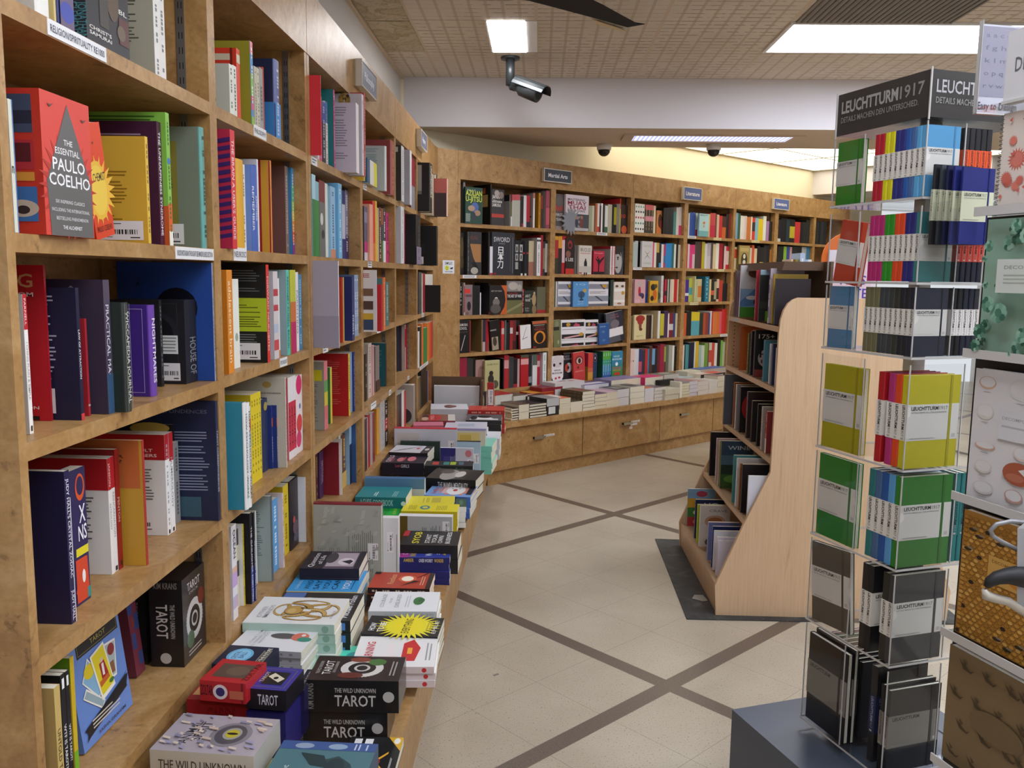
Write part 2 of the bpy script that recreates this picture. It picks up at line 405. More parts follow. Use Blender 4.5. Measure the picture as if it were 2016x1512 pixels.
# ------------------------------------------------------------------ books
def shade(c, k): return tuple(min(1, x*k) for x in c)
def book_mesh(t, d, h, s, c, k, pr, pg='e6e0d0', merged=False, scr=False):
    """local frame: x thickness, y spine(0) to fore edge, z height.  returns cover, page block, stickers"""
    mb = MB(); cs, cc = lin(s), lin(c); pgc = lin(pg); pb = None; st = []
    if k == 'x':
        mb.box((0, 0, 0), (t, d, h), cc, 0, {'y-': cs, 'y+': cs, 'z+': cs, 'z-': cs, 'x-': cs})
    else:
        q = .0024 if k == 'h' else .0007; q = min(q, t*.2); g = .003 if k == 'h' else .0004
        mb.box((0, q, 0), (q, d, h), cc); mb.box((t-q, q, 0), (t, d, h), cc)
        if k == 'h' and t > .014:     # rounded back
            b = min(.004, t*.18); pts = [(0, q), (0, 0)]+[(t/2-t/2*math.cos(math.pi*i/6), -b*math.sin(math.pi*i/6)) for i in range(1, 6)]+[(t, 0), (t, q)]
            mb.prism([(x, y, 0) for x, y in pts], (0, 0, h), cs)
        else: mb.box((0, 0, 0), (t, q, h), cs)
        pb = MB(); pb.box((q, q, g), (t-q, d-g, h-g), pgc)
    FA = {'S': ((0, -(.0042 if (k == 'h' and t > .014) else 0), 0), (t, 0, 0), (0, 0, h), (0, -1, 0)), 'B': ((0, d, 0), (0, -d, 0), (0, 0, h), (-1, 0, 0)), 'F': ((t, 0, 0), (0, d, 0), (0, 0, h), (1, 0, 0))}
    if scr: FA['B'] = ((0, d, h), (0, 0, -h), (0, -d, 0), (-1, 0, 0))     # lies on its fore edge: read upright
    FC = {}
    if pr and not merged or pr and merged:
        for e in pr.split(';'):
            if not e or '=' not in e: continue
            a, v = e.split('=', 1)
            if a[0] not in FA: continue
            if a[0] not in FC: FC[a[0]] = Face(mb, *FA[a[0]])
            if merged and a[1:] not in ('b', 'r', 'd', 'e', 'p', 't', '~', ''): continue
            if a[1:] in ('p', 'q') and a[0] == 'B' or (a[1:] == 'q'):
                if not merged:
                    f = [float(x) for x in v.split(',')]; st.append(sticker(FA[a[0]], f[0], f[1], f[2], f[3], a[1:] == 'q'))
            else: FC[a[0]].op(a[1:], v)
    return mb, pb, st
BULK = MB(); NB = [0]
def book(mw, t, d, h, s, c, k='p', pr='', lab='', group=None, big=True, name='book', cat='book', pg='e6e0d0', mat_='print', scr=False):
    if not big:
        mb, pb, st = book_mesh(t, d, h, s, c, k, pr, pg, True, scr); BULK.add(mb, mw)
        if pb:
            for i in range(len(pb.m)): pb.m[i] = 1
            BULK.add(pb, mw)
        return
    mb, pb, st = book_mesh(t, d, h, s, c, k, pr, pg, False, scr); NB[0] += 1
    lab = ' '.join(lab.split()[:16]) if len(lab.replace('-', ' ').split()) < 19 else ' '.join(lab.split()[:14])
    o = mb.build(name, mat_, None, mw); tag(o, lab, cat, group)
    if pb: pb.build('page_block', 'page', o)
    for x in st: x.build('price_sticker', 'card', o)
    if name == 'boxed_deck':
        w = MB(); w.box((-.0012, -.0014, -.0006), (t+.0014, d+.001, h+.001)); w.build('shrink_wrap', 'wrap', o)
    return o
ORD = 'first second third fourth fifth sixth seventh eighth ninth tenth eleventh twelfth thirteenth fourteenth fifteenth sixteenth seventeenth eighteenth nineteenth twentieth'.split()+['%s-%s' % ('twenty', x) for x in 'first second third fourth fifth sixth seventh eighth ninth'.split()]+['thirtieth']
def cname(h):
    if len(h) == 3: h = ''.join(c*2 for c in h)
    r, g, b = [int(h[i:i+2], 16)/255 for i in (0, 2, 4)]; mx, mn = max(r, g, b), min(r, g, b); v = mx; s = (mx-mn)/mx if mx else 0
    if v < .2 or (v < .26 and s < .3): return 'black'
    if s < .13: return 'white' if v > .8 else 'pale grey' if v > .65 else 'grey' if v > .38 else 'charcoal'
    d = mx-mn; hue = (((g-b)/d) % 6 if mx == r else (b-r)/d+2 if mx == g else (r-g)/d+4)*60
    if s < .3 and v > .75: return 'cream' if 20 < hue < 75 else 'pale pink' if hue < 20 or hue > 300 else 'pale blue' if hue > 170 else 'pale green'
    dk = 'dark ' if v < .45 else ''
    if hue < 12 or hue > 345: n = 'maroon' if v < .62 and hue > 0 and v < .5 else 'red'
    elif hue < 40: n = 'brown' if v < .65 else 'orange' if s > .5 else 'tan'
    elif hue < 70: n = 'olive' if v < .6 else 'yellow' if s > .5 else 'khaki'
    elif hue < 165: n = 'green'
    elif hue < 195: n = 'teal'
    elif hue < 255: n = 'navy' if v < .45 else 'blue'; dk = '' if n == 'navy' else dk
    elif hue < 290: n = 'violet'
    else: n = 'pink'
    return (dk+n) if n not in ('maroon', 'brown') else n

ROWS = [
('top shelf of first long-wall bay','L',1.873,[
(0,1.2979,0.0359,0.1,0.01,0.11,'e9e8e2','e9e8e2','h','',0,0,'',9318),
(0,1.3344,0.0324,0.1,0.05,0.17,'c9c6b8','b9b5a2','p','',0,0,'',11315),
(0,1.3674,0.006,0.1,0.02,0.11,'dcc88a','dcc88a','p','',0,0,'',5211),
(0,1.3756,0.0442,0.1,0.02,0.11,'343a72','c9b27c','h','Sr=.05,.02,.95,.6,6a5c78;Se=.5,.3,.45,.16,4450a8;Sb=0,.03,c9b48a',0,0,'',8881),
(0,1.7436,0.0237,0.2055,0.03,0.2,'eceae6','a9a998','p','Bl=55584c,.3,.95,.1,.85;Bp=.1,.03,.75,.2;Sb=0,.05,d45a50;S~=888',0,0,'',12926),
(0,1.7679,0.0256,0.2087,0.03,0.2,'eceae6','d0d0c4','p','Sb=0,.05,d45a50;S~=888',0,0,'',12911),
(1,1.455,0.1493,0.1302,0.015,0.03,'33323a','2e2d33','p',"Ft=CHRIST'S,.06,.21,.5,.045,e8e6e0;Ft=SAMURAI,.06,.14,.5,.045,e8e6e0;Fe=.62,.7,.14,.25,5c4a3a;Fr=.3,.3,.5,.95,47413c;Fr=.75,.2,.98,.55,5b3330;Fe=.8,.35,.1,.1,6a5a4a;Ft=BL,.75,.6,.2,.06,ddddd5;SL=JONATHAN,.05,.5,4f8f98,.55;SL=CLEMENTS,.05,.5,4f8f98,.05",0,0,'',12808)]),
('second shelf of first long-wall bay','L',1.55,[
(0,1.202,0.0098,0.1833,0.0,0.14,'d9d8c8','e4e2d4','p','Sr=.8,0,1,1,5580b8;St=n,.1,.45,.5,333',0,0,'',15039),
(0,1.6183,0.0112,0.1977,-0.0,0.18,'e0b945','d8ab3c','p','Bl=9a7020,.18,.72,.12,.8;Bp=.48,.03,.95,.21;S~=7a5a20',0,0,'',10975),
(0,1.7159,0.0184,0.2419,0.02,0.19,'4a2038','46203a','p','S=THE UNHAPPINESS SYNDROME,f0e8f0;Bl=a890a8,.82,.97,.05,.9',0,0,'',13316),
(0,1.7348,0.0165,0.2627,0.01,0.2,'86c04e','80b848','p','Sb=.11,.32,d8642c;Sb=0,.11,f0ece0;S~=3a6a30;Bl=3a6020,.93,.98,.1,.9;Br=.86,0,1,.3,c85a28;Sd=.5,.64,.4,3c78c8',0,0,'',14584),
(0,1.902,0.0248,0.2625,0.01,0.18,'67a39c','7d8474','h','Br=.08,.2,.72,.88,8d8038;Bl=5a5222,.3,.8,.14,.66;Bp=.2,.03,.78,.2;S~=33504c',0,0,'',11601),
(1,1.2592,0.1372,0.2094,-0.012,0.085,'cc3a2c','d6453a','x','Fp=62605f,.52,.95,.98,.4,.98,0,.12,0,.05,.38;Fs=.5,.35,.6,b5342a,26;Fp=62605f,.52,.95,.97,.38,.97,0,.1,0,.06,.38;Ft=THE,.42,.655,.18,.04,e8e8e8;Ft=ESSENTIAL,.24,.585,.5,.045,e8e8e8;Ft=PAULO,.18,.47,.66,.085,f2f2f2;Ft=COELHO,.1,.36,.84,.085,f2f2f2;Ft=SIX INSPIRING CLASSICS,.2,.235,.6,.024,d8d8d8;Ft=INCLUDING THE INTERNATIONAL,.12,.175,.78,.024,d8d8d8;Ft=BESTSELLING PHENOMENON,.2,.115,.66,.024,d8d8d8;Ft=THE ALCHEMIST,.32,.05,.4,.026,f0f0f0;Fb=.18,.9;Fb=.85,.86;Sr=.28,.7,.85,.96,44506a;Sr=.28,.76,.85,.85,2c2f42;Sr=.28,.45,.85,.65,b8323c;Sr=.5,.5,.8,.63,5a2028;Sr=.28,.37,.85,.43,dc9a3c;Sr=.28,.09,.88,.33,3f74b4;Se=.6,.18,.3,.06,c9b9a8;Se=.62,.17,.12,.03,3a2c30',0,0,'',26014),
(1,1.4444,0.0668,0.1952,0.03,0.016,'d23c1e','d8421f','p','Fe=.45,.42,.5,.26,e2b93a;Fs=.45,.42,.9,e6b23a,20;Fe=.45,.42,.44,.22,e8c54a;Ft=ALCHEMIST,.05,.5,.85,.07,3a2416;Ft=PAULO COELHO,.1,.06,.8,.05,5a1a10;Fb=.5,.82',12,0,'',8989)]),
('third shelf of first long-wall bay','L',1.248,[
(0,1.2643,0.0095,0.2133,0.0337,0.13,'f2f0ee','d9d4d0','p','Sb=.75,1,c01f2c;SL=FARNELL,.78,.97,f4dada,.25;SL=I CHING PLAIN & SIMPLE,.25,.66,b5a9a0,.25;Sr=.3,.02,.7,.06,222',0,0,'',13539),
(0,1.2782,0.0089,0.2124,0.0484,0.13,'f2f0ee','d9d4d0','p','Sb=.75,1,c01f2c;SL=FARNELL,.78,.97,f4dada,.2;SL=I CHING,.45,.66,c0272f,.2',0,0,'',13084),
(0,1.3822,0.0057,0.2575,0.0685,0.1875,'a81825','c01f2b','p','Bt=SING,.45,.86,.45,.085,d8a070;Bt=OF WISDOM,.4,.8,.5,.028,f0dcd8;Br=.35,.12,.8,.68,e6dc3c;Br=.38,.14,.77,.66,c9b8a8;Be=.6,.45,.12,.05,d83a50;Be=.5,.35,.14,.06,6a8a4a;Be=.62,.3,.12,.06,c83048;Be=.58,.2,.14,.05,c8402e;Br=.62,.005,.9,.03,221a1a;Bt=THE MOON,.5,.075,.4,.02,f0dcd8',0,0,'',18167),
(0,1.3931,0.0098,0.2212,0.0231,0.17,'1d1f3c','20203e','p','S=LAW OF ATTRACTION,f0f0f0;Sb=0,.05,c83a40;Bl=b0b4c8,.3,.95,.1,.8;Bp=.05,.05,.75,.24',0,0,'',14603),
(0,1.4362,0.0067,0.1681,0.0336,0.16,'a82832','b02a34','p','Sb=.1,.12,c8b8b8',0,0,'',9473),
(0,1.4585,0.0212,0.2342,0.01,0.2,'50465a','40364a','p','S=PRACTICAL MAGIC,e8e4ee;Sb=0,.3,3c5a7c;Be=.5,.7,.22,.13,55485e;Be=.5,.4,.3,.12,56708a;Bh=.72,.86,.09,b8b0c0;Be=.6,.25,.2,.06,1c1a26;Br=.1,.02,.6,.1,34303e',0,0,'',18000),
(0,1.4803,0.0205,0.1947,-0.0099,0.15,'3a3f3c','26302c','h','S=WICCAPEDIA JOURNAL,c8ccc4;Sr=.08,.01,.14,.99,8a9088;Sr=.86,.01,.92,.99,8a9088;Sb=.9,.905,8a9088;Sb=.22,.225,8a9088',0,0,'',11334),
(0,1.6748,0.0263,0.1829,0.0337,0.14,'6c44a8','452a86','h','S=NIGHTMARES,f0eaf8;Bl=9a88c8,.45,.85,.1,.6;Bp=.1,.06,.6,.3;Bf=.05,.04,.92,.96,a898d0',0,0,'',8282),
(0,1.8241,0.0129,0.188,0.0781,0.12,'1d1c1e','26252a','p','Br=.1,.12,.85,.58,e4e4e2;Br=.4,.14,.8,.28,3a3a3c;S~=777',0,0,'',5482),
(0,1.872,0.0637,0.1871,0.0432,0.16,'232226','1f1e22','x','Sr=.3,.0,.32,1,3a393e;Sr=.62,0,.64,1,3a393e;SL=HOUSE OF,.1,.55,8a8a8a,.4;Bf=.04,.03,.9,.96,3f3e44;Be=.5,.6,.42,.28,2b2a30;Be=.5,.6,.34,.22,17161a;Br=.62,.36,.9,.58,e0e0de;Bl=888,.38,.57,.64,.88;Bp=.6,.04,.92,.25',0,0,'',9545),
(0,1.9363,0.0057,0.2701,0.0033,0.22,'9aa4c0','274a96','p','Be=.62,.62,.22,.17,0d1020;Bt=A,.2,.8,.04,.04,121a38;Bt=ASTROLOGY,.3,.2,.4,.02,1c3a7c;Bz;S~=3a5a9a',0,0,'',11360)]),
('fourth shelf of first long-wall bay','L',0.918,[
(0,1.3259,0.0147,0.2574,0.0202,0.17,'24204a','221f42','p',"SL=JUDY HALL'S CRYSTAL ZODIAC,.3,.95,e4e0f0,.3;SL=JUDY HALL,.02,.22,e4e0f0,.3;Sr=.86,0,.98,.82,f0f0f4;Bl=8a88a8,.08,.5,.15,.5;Bl=8a88a8,.75,.9,.1,.5",0,0,'',18440),
(0,1.5586,0.011,0.2267,0.0697,0.1863,'f0eeee','e4e2e2','p','Sb=.73,1,b8202a;Br=0,.73,1,1,b01c26;S=ASTROLOGY,a8a4a4;Bl=555,.3,.68,.1,.85;Bp=.15,.04,.8,.22;SL=JANSON,.76,.96,f0d0d0,.3',0,0,'',12269),
(0,1.5725,0.0137,0.2272,0.0711,0.1849,'f0eeee','e4e2e2','p','Sb=.73,1,b8202a;S=REINCARNATION,a8a4a4;Sr=.2,.01,.8,.05,222',0,0,'',12354),
(0,1.5868,0.0154,0.2386,0.0691,0.1869,'98201f','8a1c20','p','S=PENTON,d8b0a0;Sr=.3,.03,.7,.07,222',0,0,'',13080),
(0,1.6133,0.0086,0.2525,0.0277,0.2,'b03030','c89a36','p','Br=0,.62,.97,1,c26a38;Bt=SIGN,.4,.9,.35,.025,5a2a18;Bt=LUNAR,.4,.86,.42,.025,5a2a18;Bt=TUNE?,.4,.82,.4,.025,5a2a18;Bl=5a3a1a,.55,.78,.3,.65;Bw',0,0,'',13305),
(0,1.8083,0.0185,0.2261,0.0702,0.18,'f0eeee','e4e2e2','p','Sb=.75,1,b8202a;Br=0,.75,1,1,b01c26;Bt=OCCULT,.5,.83,.35,.03,f0dada;Bt=NUMBERS,.5,.78,.4,.03,f0dada;S~=aaa;Bl=666,.35,.7,.3,.85;Bp=.3,.04,.85,.2;Sr=.3,.01,.7,.05,222',0,0,'',9479),
(0,1.8273,0.0206,0.2265,0.0695,0.18,'f0eeee','e4e2e2','p','Sb=.72,1,b8202a;S=NUMEROLOGY,999;Sr=.3,.01,.7,.05,222',0,0,'',9470),
(0,1.8961,0.0257,0.1899,0.0894,0.14,'9c9c9c','a8a8a8','p','S~=555',0,0,'',6320),
(0,1.9223,0.0055,0.2283,0.1,0.156,'181618','1a181a','p','Be=.65,.96,.3,.06,c8a850',0,0,'',6584),
(0,1.9283,0.0137,0.2829,0.0019,0.2,'232a48','1f2644','h','S=TAROT CORRESPONDENCES,c4c8d8;Bt=CORRESPONDENCES,.1,.9,.8,.03,6a7090;Bl=8a90a8,.25,.78,.06,.92;Br=.2,.03,.8,.2,3a5a6a;Bp2',0,0,'',10957),
(1,1.3752,0.0675,0.2408,0.05,0.025,'2c2656','2d2758','p','Fe=.72,.86,.22,.1,d8582c;Fe=.72,.87,.16,.07,2d2758;Ft=X,.62,.6,.3,.13,f4f2f6;Ft=NS,.55,.47,.4,.11,f4f2f6;Fr=.4,.36,.98,.42,e6d82c;Fr=.35,.02,.85,.34,d8482c;Fp=d8482c,.3,.1,.95,.05,.9,.34,.6,.3;Fr=.85,.02,1,.1,2f8f90;Fe=.7,.2,.08,.05,f0ece8',0,0,'',11274)]),
('bottom shelf of first long-wall bay','L',0.611,[
(0,1.2314,0.0162,0.2432,0.0,0.16,'c8ae6a','c0a468','p','S=UNTOLD TAROT,3a2c14',0,0,'',18085),
(0,1.2481,0.006,0.2253,0.02,0.14,'f0eeea','d8d4cc','p','Sb=.62,1,b4242c;SL=GREENAWAY,.66,.96,f0d8d0,.3;SL=TAROT,.3,.5,444,.3',0,0,'',12528),
(0,1.2667,0.0132,0.2465,0.01,0.16,'1c1b1e','17161a','p','S=WTF IS TAROT?,e6e6e6;Sr=.25,.9,.75,.97,f0f0f0',0,0,'',16711),
(0,1.2809,0.011,0.2457,0.01,0.16,'1c1b1e','17161a','p','S=WTF IS TAROT?,e6e6e6;Sr=.25,.9,.75,.97,f0f0f0',0,0,'',15829),
(0,1.3646,0.0123,0.2287,0.05,0.14,'d8b828','d8c030','p','Sb=0,.25,7ab828;Br=0,.8,1,1,7ab030',0,0,'',11911),
(1, 1.4493, 0.1883, 0.235, 0.08, 0.025, '5a7cc0', '6a8cd0', 'p', 'Fr=.14,.72,.95,.95,1a1a20;Ff=.16,.735,.93,.935,8a8450;Ft=COMPLETE BOOK OF THE,.22,.89,.65,.03,c8c4b4;Ft=RIDER-WAITE-SMITH,.19,.83,.72,.045,a8984a;Ft=TAROT,.4,.765,.3,.04,a8984a;Fp=f0ece0,.15,.52,.3,.68,.56,.4,.4,.3;Fp=8ab8d8,.17,.52,.3,.66,.54,.4,.4,.32;Fe=.3,.57,.1,.06,e0c828;Fp=f0ece0,.12,.4,.2,.46,.5,.25,.42,.2;Fp=9ab0b8,.14,.4,.2,.44,.48,.25,.42,.22;Fp=f0ece0,.62,.68,.85,.66,.78,.36,.6,.36;Fp=a8b8b8,.64,.66,.83,.645,.765,.38,.62,.38;Fe=.74,.6,.07,.05,8a2c30;Fr=.68,.4,.76,.5,8a5a38;Fp=f0ece0,.34,.67,.62,.71,.72,.3,.44,.26;Fp=e2d024,.37,.655,.605,.69,.695,.33,.46,.3;Fp=a82830,.48,.56,.58,.57,.64,.4,.5,.4;Fe=.53,.58,.03,.02,d8b898;Fr=.52,.45,.56,.55,e8e4dc;Fp=c8642c,.44,.42,.62,.44,.64,.4,.45,.37;Fe=.66,.36,.05,.02,4a7a30;Fp=1c1c22,.05,.16,.12,.12,.06,.06,.12,.08,.9,.2,.98,.3,.92,.3,.97,.34,.9,.3;Fp=1c1c22,.1,.08,.92,.2,.92,.27,.1,.17;Fl=d0ccc0,.115,.2,.2,.8;Ft=SASHA GRAHAM,.28,.045,.55,.025,2a3048', 0, 7, 'blue tarot guide with a fan of cards leaning on the lowest shelf', 22969),
(1, 1.7492, 0.0407, 0.2, 0.1245, 0.03, '6a3040', '7a3444', 'x', 'Fr=0,.7,.5,.85,3a4a80;Fr=.5,.5,1,.68,3a4a80;Fr=.1,.3,.5,.48,3a4a80;Fr=.5,.1,.95,.25,3a4a80;Fr=.6,.8,1,.95,34427a;Fe=.4,.6,.15,.06,8a3c34', 0, 6, 'red and blue patterned card box behind the blue tarot guide', 3001),
(1, 1.8099, 0.1269, 0.203, 0.0446, 0.075, '1b1a1c', '2c2a2c', 'x', 'SL=TAROT,.33,.72,dcd8d4,.2,.34;SL=THE WILD UNKNOWN,.33,.72,c0bcb8,.62,.14;Sx=KIM KRANS,.9,.15,.7,a8a4a0;Sd=.45,.1,.17,c8c4c0;Ft=TAROT,.22,.82,.56,.09,d8d4d0;Ft=DECK,.3,.77,.4,.03,a8a4a0;Fe=.5,.45,.36,.24,d8d4d0;Fs=.5,.45,.4,dcd8d4,36;Fe=.5,.45,.24,.155,1c1a1c;Fe=.5,.45,.14,.09,c8c4c0;Fe=.5,.45,.1,.06,1c1a1c;Fe=.8,.65,.14,.1,7a2c20;Fe=.3,.25,.16,.1,4a6a4c;Fl=b8b4b0,.06,.14,.2,.8', 0, 0, 'black boxed deck with white wheel standing on the lowest shelf', 7399),
(1, 1.8192, 0.0446, 0.203, 0.1326, 0.075, '1b1a1c', '201e20', 'x', 'SL=TAROT,.33,.72,d0ccc8,.2,.34;SL=THE WILD UNKNOWN,.33,.72,a8a4a0,.62,.14;Sx=KIM KRANS,.9,.15,.7,a8a4a0', 0, 0, 'second black boxed deck half hidden behind the standing one with the wheel', 3018)]),
('top shelf of second long-wall bay','L',1.873,[
(0,2.0743,0.0239,0.1134,0.0,0.15,'e6e6da','bdbdaf','p','S~=666;Bt=MINUTES,.1,.45,.45,.06,333;Bl=777,.3,.42,.2,.5',0,0,'',3803),
(0,2.0988,0.0237,0.1163,0.0,0.15,'e6e6da','bdbdaf','p','S~=444',0,0,'',3788),
(0,2.1543,0.0233,0.1691,0.01,0.16,'e0432c','cf3b26','p','Sb=.8,.92,d8c8b0;Br=0,.83,.94,.92,cfc0a4;Br=.9,0,.94,1,7a2018',0,0,'',5459),
(0,2.2263,0.0194,0.2046,0.0,0.2,'4a90c8','98912c','p','Sb=.85,1,e87888;Sb=.55,.62,86b850;Sb=.35,.55,8ac04c;Sb=.28,.35,d05060;Sb=.18,.26,d8588a;Sb=0,.1,8ac04c;S~=f4f4f4',0,0,'',7241),
(0,2.2463,0.0178,0.1874,0.02,0.16,'d04468','c03c60','p','S~=f0c8d4',0,0,'',5293),
(0,2.2647,0.006,0.1896,0.03,0.15,'d8b8bc','cfb0b4','p','',0,0,'',4493),
(0,2.408,0.0175,0.1859,0.05,0.14,'d8d2bc','d8d2bc','p','S~=777',0,0,'',4022),
(0,2.4278,0.0204,0.1865,0.05,0.14,'e2dcc8','c8c0a8','p','S~=8a7a50',0,0,'',4061),
(0,2.4508,0.0286,0.1931,0.05,0.14,'b8b4b0','9a9694','p','S=SSSSSSSSS,444',0,0,'',4392),
(0,2.4801,0.01,0.1998,0.05,0.14,'cc5a3c','cc5a3c','p','',0,0,'',3802),
(0,2.5146,0.048,0.2312,0.03,0.2,'6a74a8','23294a','h','Sb=0,.48,4a96d8;Br=0,0,1,.48,3a82c4;Bp=.3,.02,.75,.16;S~=c8d0e8',0,0,'',7350)]),
('second shelf of second long-wall bay','L',1.553,[
(0,2.0254,0.0303,0.2751,-0.015,0.17,'d8303e','b02848','p',"S=THE BRAIN A USER'S GUIDE,f4dada;BX=3a2464",0,0,'',10467),
(0,2.1098,0.0536,0.2205,0.005,0.15,'e0a92c','d09a24','h','',0,0,'',8065),
(0,2.2295,0.0223,0.2217,0.03,0.13,'e8e6e2','e8e6e2','p','S~=888',0,0,'',5209),
(0,2.2977,0.0304,0.2282,0.03,0.14,'4468c0','7c9ad8','p','S=REMEMBER,e8ecf8',0,0,'',5674),
(0,2.3286,0.0172,0.2317,0.03,0.14,'4468c0','7c9ad8','p','S=REMEMBER,e8ecf8',0,0,'',5061),
(0,2.349,0.0113,0.249,0.03,0.16,'e8e8ee','d4d4dc','p','',0,0,'',5752),
(0,2.4475,0.0249,0.2593,0.03,0.18,'b8242a','a81c26','h','Sr=0,0,.4,1,d8a038;Br=.88,0,1,1,d8a038',0,0,'',6668),
(0,2.6743,0.0325,0.2717,0.05,0.18,'8a7468','76524a','p','S~=c8b8b0;Be=.35,.5,.4,.3,3a3448;Bl=9a8c94,.3,.7,.1,.55',0,0,'',6046),
(0,2.7073,0.0257,0.2707,0.04,0.16,'3f8ec8','3a80b0','p','Sb=.62,.8,58b89a;Sb=.5,.62,9ac850;Sb=.4,.5,e0c83c;Sb=.28,.4,e08a34;Sb=.15,.28,d0503c;Sb=0,.15,8a3c98;S~=e8f0e8',0,0,'',5109)]),
('third shelf of second long-wall bay','L',1.253,[
(0,2.0293,0.0367,0.2501,0.0041,0.15,'e08a28','c87820','p','S=adolescent brain,f4dcb8',0,0,'',8487),
(0,2.1422,0.0435,0.2276,0.0315,0.14,'eceee6','d4d6cc','p','Sd=.5,.35,.25,9ab0a0',0,0,'',6874),
(0,2.3034,0.0226,0.266,-0.0033,0.2,'d82c28','1c1a18','p','S=FORWARD NEUROBITES,f4d8d0;Br=0,.32,1,.66,b4c428;Bl=5a6010,.36,.6,.1,.92;Bl=666,.72,.95,.15,.92;Bl=777,.2,.3,.1,.9;Bp=.4,.03,.9,.2;Br=.05,.05,.25,.12,b4c428',0,0,'',7970),
(0,2.3943,0.0414,0.2483,0.0063,0.14,'d8d0d4','c8c0c4','p','Sb=.72,.8,c03c44;Sb=.55,.62,c8404a;Sb=.3,.4,b8c4d8;Sb=.1,.22,d04a50',0,0,'',5733),
(0,2.4363,0.0121,0.2286,0.006,0.13,'e8e4e0','e8e4e0','p','Sb=0,.1,c8803c',0,0,'',3875),
(0,2.4491,0.027,0.2486,0.0323,0.14,'dcdce2','dcdce2','p','S~=aaa',0,0,'',5001),
(0,2.5157,0.0295,0.2532,0.0055,0.17,'58c4b4','93a8ac','p','S=RECOVERY RUSSELL BRAND,2a4a50',0,0,'',5700),
(0,2.5671,0.0288,0.2535,0.0088,0.15,'c4c83c','a8a838','p','Sb=.38,.62,d0743c;Sb=0,.38,c02860',0,0,'',4913),
(0,2.5965,0.0282,0.2535,0.0088,0.15,'c4c83c','a8a838','p','Sb=.38,.62,d0743c;Sb=0,.38,c02860',0,0,'',4778),
(0,2.6253,0.0184,0.2273,0.06,0.13,'b8c8d8','b8c8d8','p','',0,0,'',3491),
(0,2.648,0.0308,0.2469,0.0158,0.14,'eceaea','eceaea','p','S=PARENTING,889',0,0,'',4290),
(0,2.6951,0.0379,0.2402,0.0202,0.13,'4a8cb8','3a78a0','p','S~=a8d0e8',0,0,'',3968)]),
('fourth shelf of second long-wall bay','L',0.922,[
(0,2.0088,0.0194,0.2642,-0.0346,0.18,'e6e6e6','2f86a0','h','S=HOW PSYCHOLOGY WORKS,3a3a44;Bp=.15,.03,.6,.17',0,0,'',8902),
(0,2.0287,0.0203,0.2611,-0.035,0.18,'e6e6e6','2f86a0','h','S=HOW PSYCHOLOGY WORKS,3a3a44',0,0,'',8678),
(0,2.2167,0.0296,0.2197,0.0295,0.15,'e8e6e4','e8e6e4','p','Sb=.7,.85,d84a50;Sb=.5,.65,8ac0d8;Sb=.1,.2,d8b83c',0,0,'',5652),
(0,2.2602,0.021,0.2469,0.033,0.17,'e6cf2a','c0a820','p','S~=8a7a18',0,0,'',6357),
(0,2.2818,0.0205,0.2469,0.033,0.17,'e6cf2a','c0a820','p','S~=8a7a18',0,0,'',6211),
(0,2.3028,0.0205,0.2469,0.033,0.17,'e6cf2a','c0a820','p','S~=8a7a18',0,0,'',6095),
(0,2.3238,0.0205,0.2469,0.033,0.17,'e6cf2a','c0a820','p','S~=8a7a18',0,0,'',5983),
(0,2.3979,0.0548,0.2127,0.0509,0.14,'263258','1f2a4c','h','Se=.5,.9,.3,.06,a89850',0,0,'',5232),
(0,2.4533,0.0093,0.1896,0.0384,0.13,'2c3f86','28387a','p','Sb=.66,.8,d8693c;SL=DAMASIO,.1,.5,e8e8f0,.2',0,0,'',2957),
(0,2.4631,0.0053,0.1882,0.0265,0.13,'2c3f86','28387a','p','Sb=.66,.8,d8693c;SL=DAMASIO,.1,.5,e8e8f0,.2',0,0,'',2801),
(0,2.4689,0.0053,0.2701,0.0002,0.22,'e0dcd0','c4beb0','p','Bt=Psychology,.12,.82,.35,.035,2a2622;Bt=the comic book introduction,.49,.82,.45,.02,4a4642;Be=.75,.92,.06,.035,b89a58;Be=.3,.93,.05,.02,b8a888;S~=888',0,0,'',6673),
(0,2.545,0.0234,0.2573,0.0232,0.15,'a02c3a','882430','p','',0,0,'',4734),
(0,2.569,0.0262,0.2565,0.022,0.15,'e8e4e6','e8e4e6','p','Sb=.1,.7,d02c4c;SL=ADULT,.15,.65,3a1a24,.2',0,0,'',4716),
(0,2.5957,0.0263,0.2565,0.022,0.15,'e8e4e6','e8e4e6','p','Sb=.1,.7,d02c4c;SL=ADULT,.15,.65,3a1a24,.2',0,0,'',4616),
(0,2.6225,0.0263,0.2565,0.022,0.15,'e8e4e6','e8e4e6','p','Sb=.1,.7,d02c4c;SL=ADULT,.15,.65,3a1a24,.2',0,0,'',4518),
(0,2.6582,0.0748,0.2503,0.0249,0.15,'eadfe4','e0d4d8','p','Sd=.5,.88,.42,d8286c;Sd=.5,.38,.4,d84048;Sd=.4,.18,.36,d83c70;Sd=.6,.6,.12,5a70b0',0,0,'',5614)]),
('bottom shelf of second long-wall bay','L',0.611,[
(0,2.0698,0.0341,0.2487,0.0257,0.13,'e6e2e6','dad6da','p','Sb=.35,.5,c8a8d8;Sb=.5,.56,e0b8a0;Sb=.12,.25,c4b0c8;SL=OCEAN,.65,.95,444,.3',0,0,'',6600),
(0,2.1547,0.018,0.2136,0.0452,0.13,'3a3630','4a463c','p','Sb=0,.4,d8d0b8;Sb=.6,.8,c8c0a0',0,0,'',4525),
(0,2.1733,0.0088,0.224,0.0335,0.15,'e0c62c','e4e2dc','p','S~=8a7a20',0,0,'',4819),
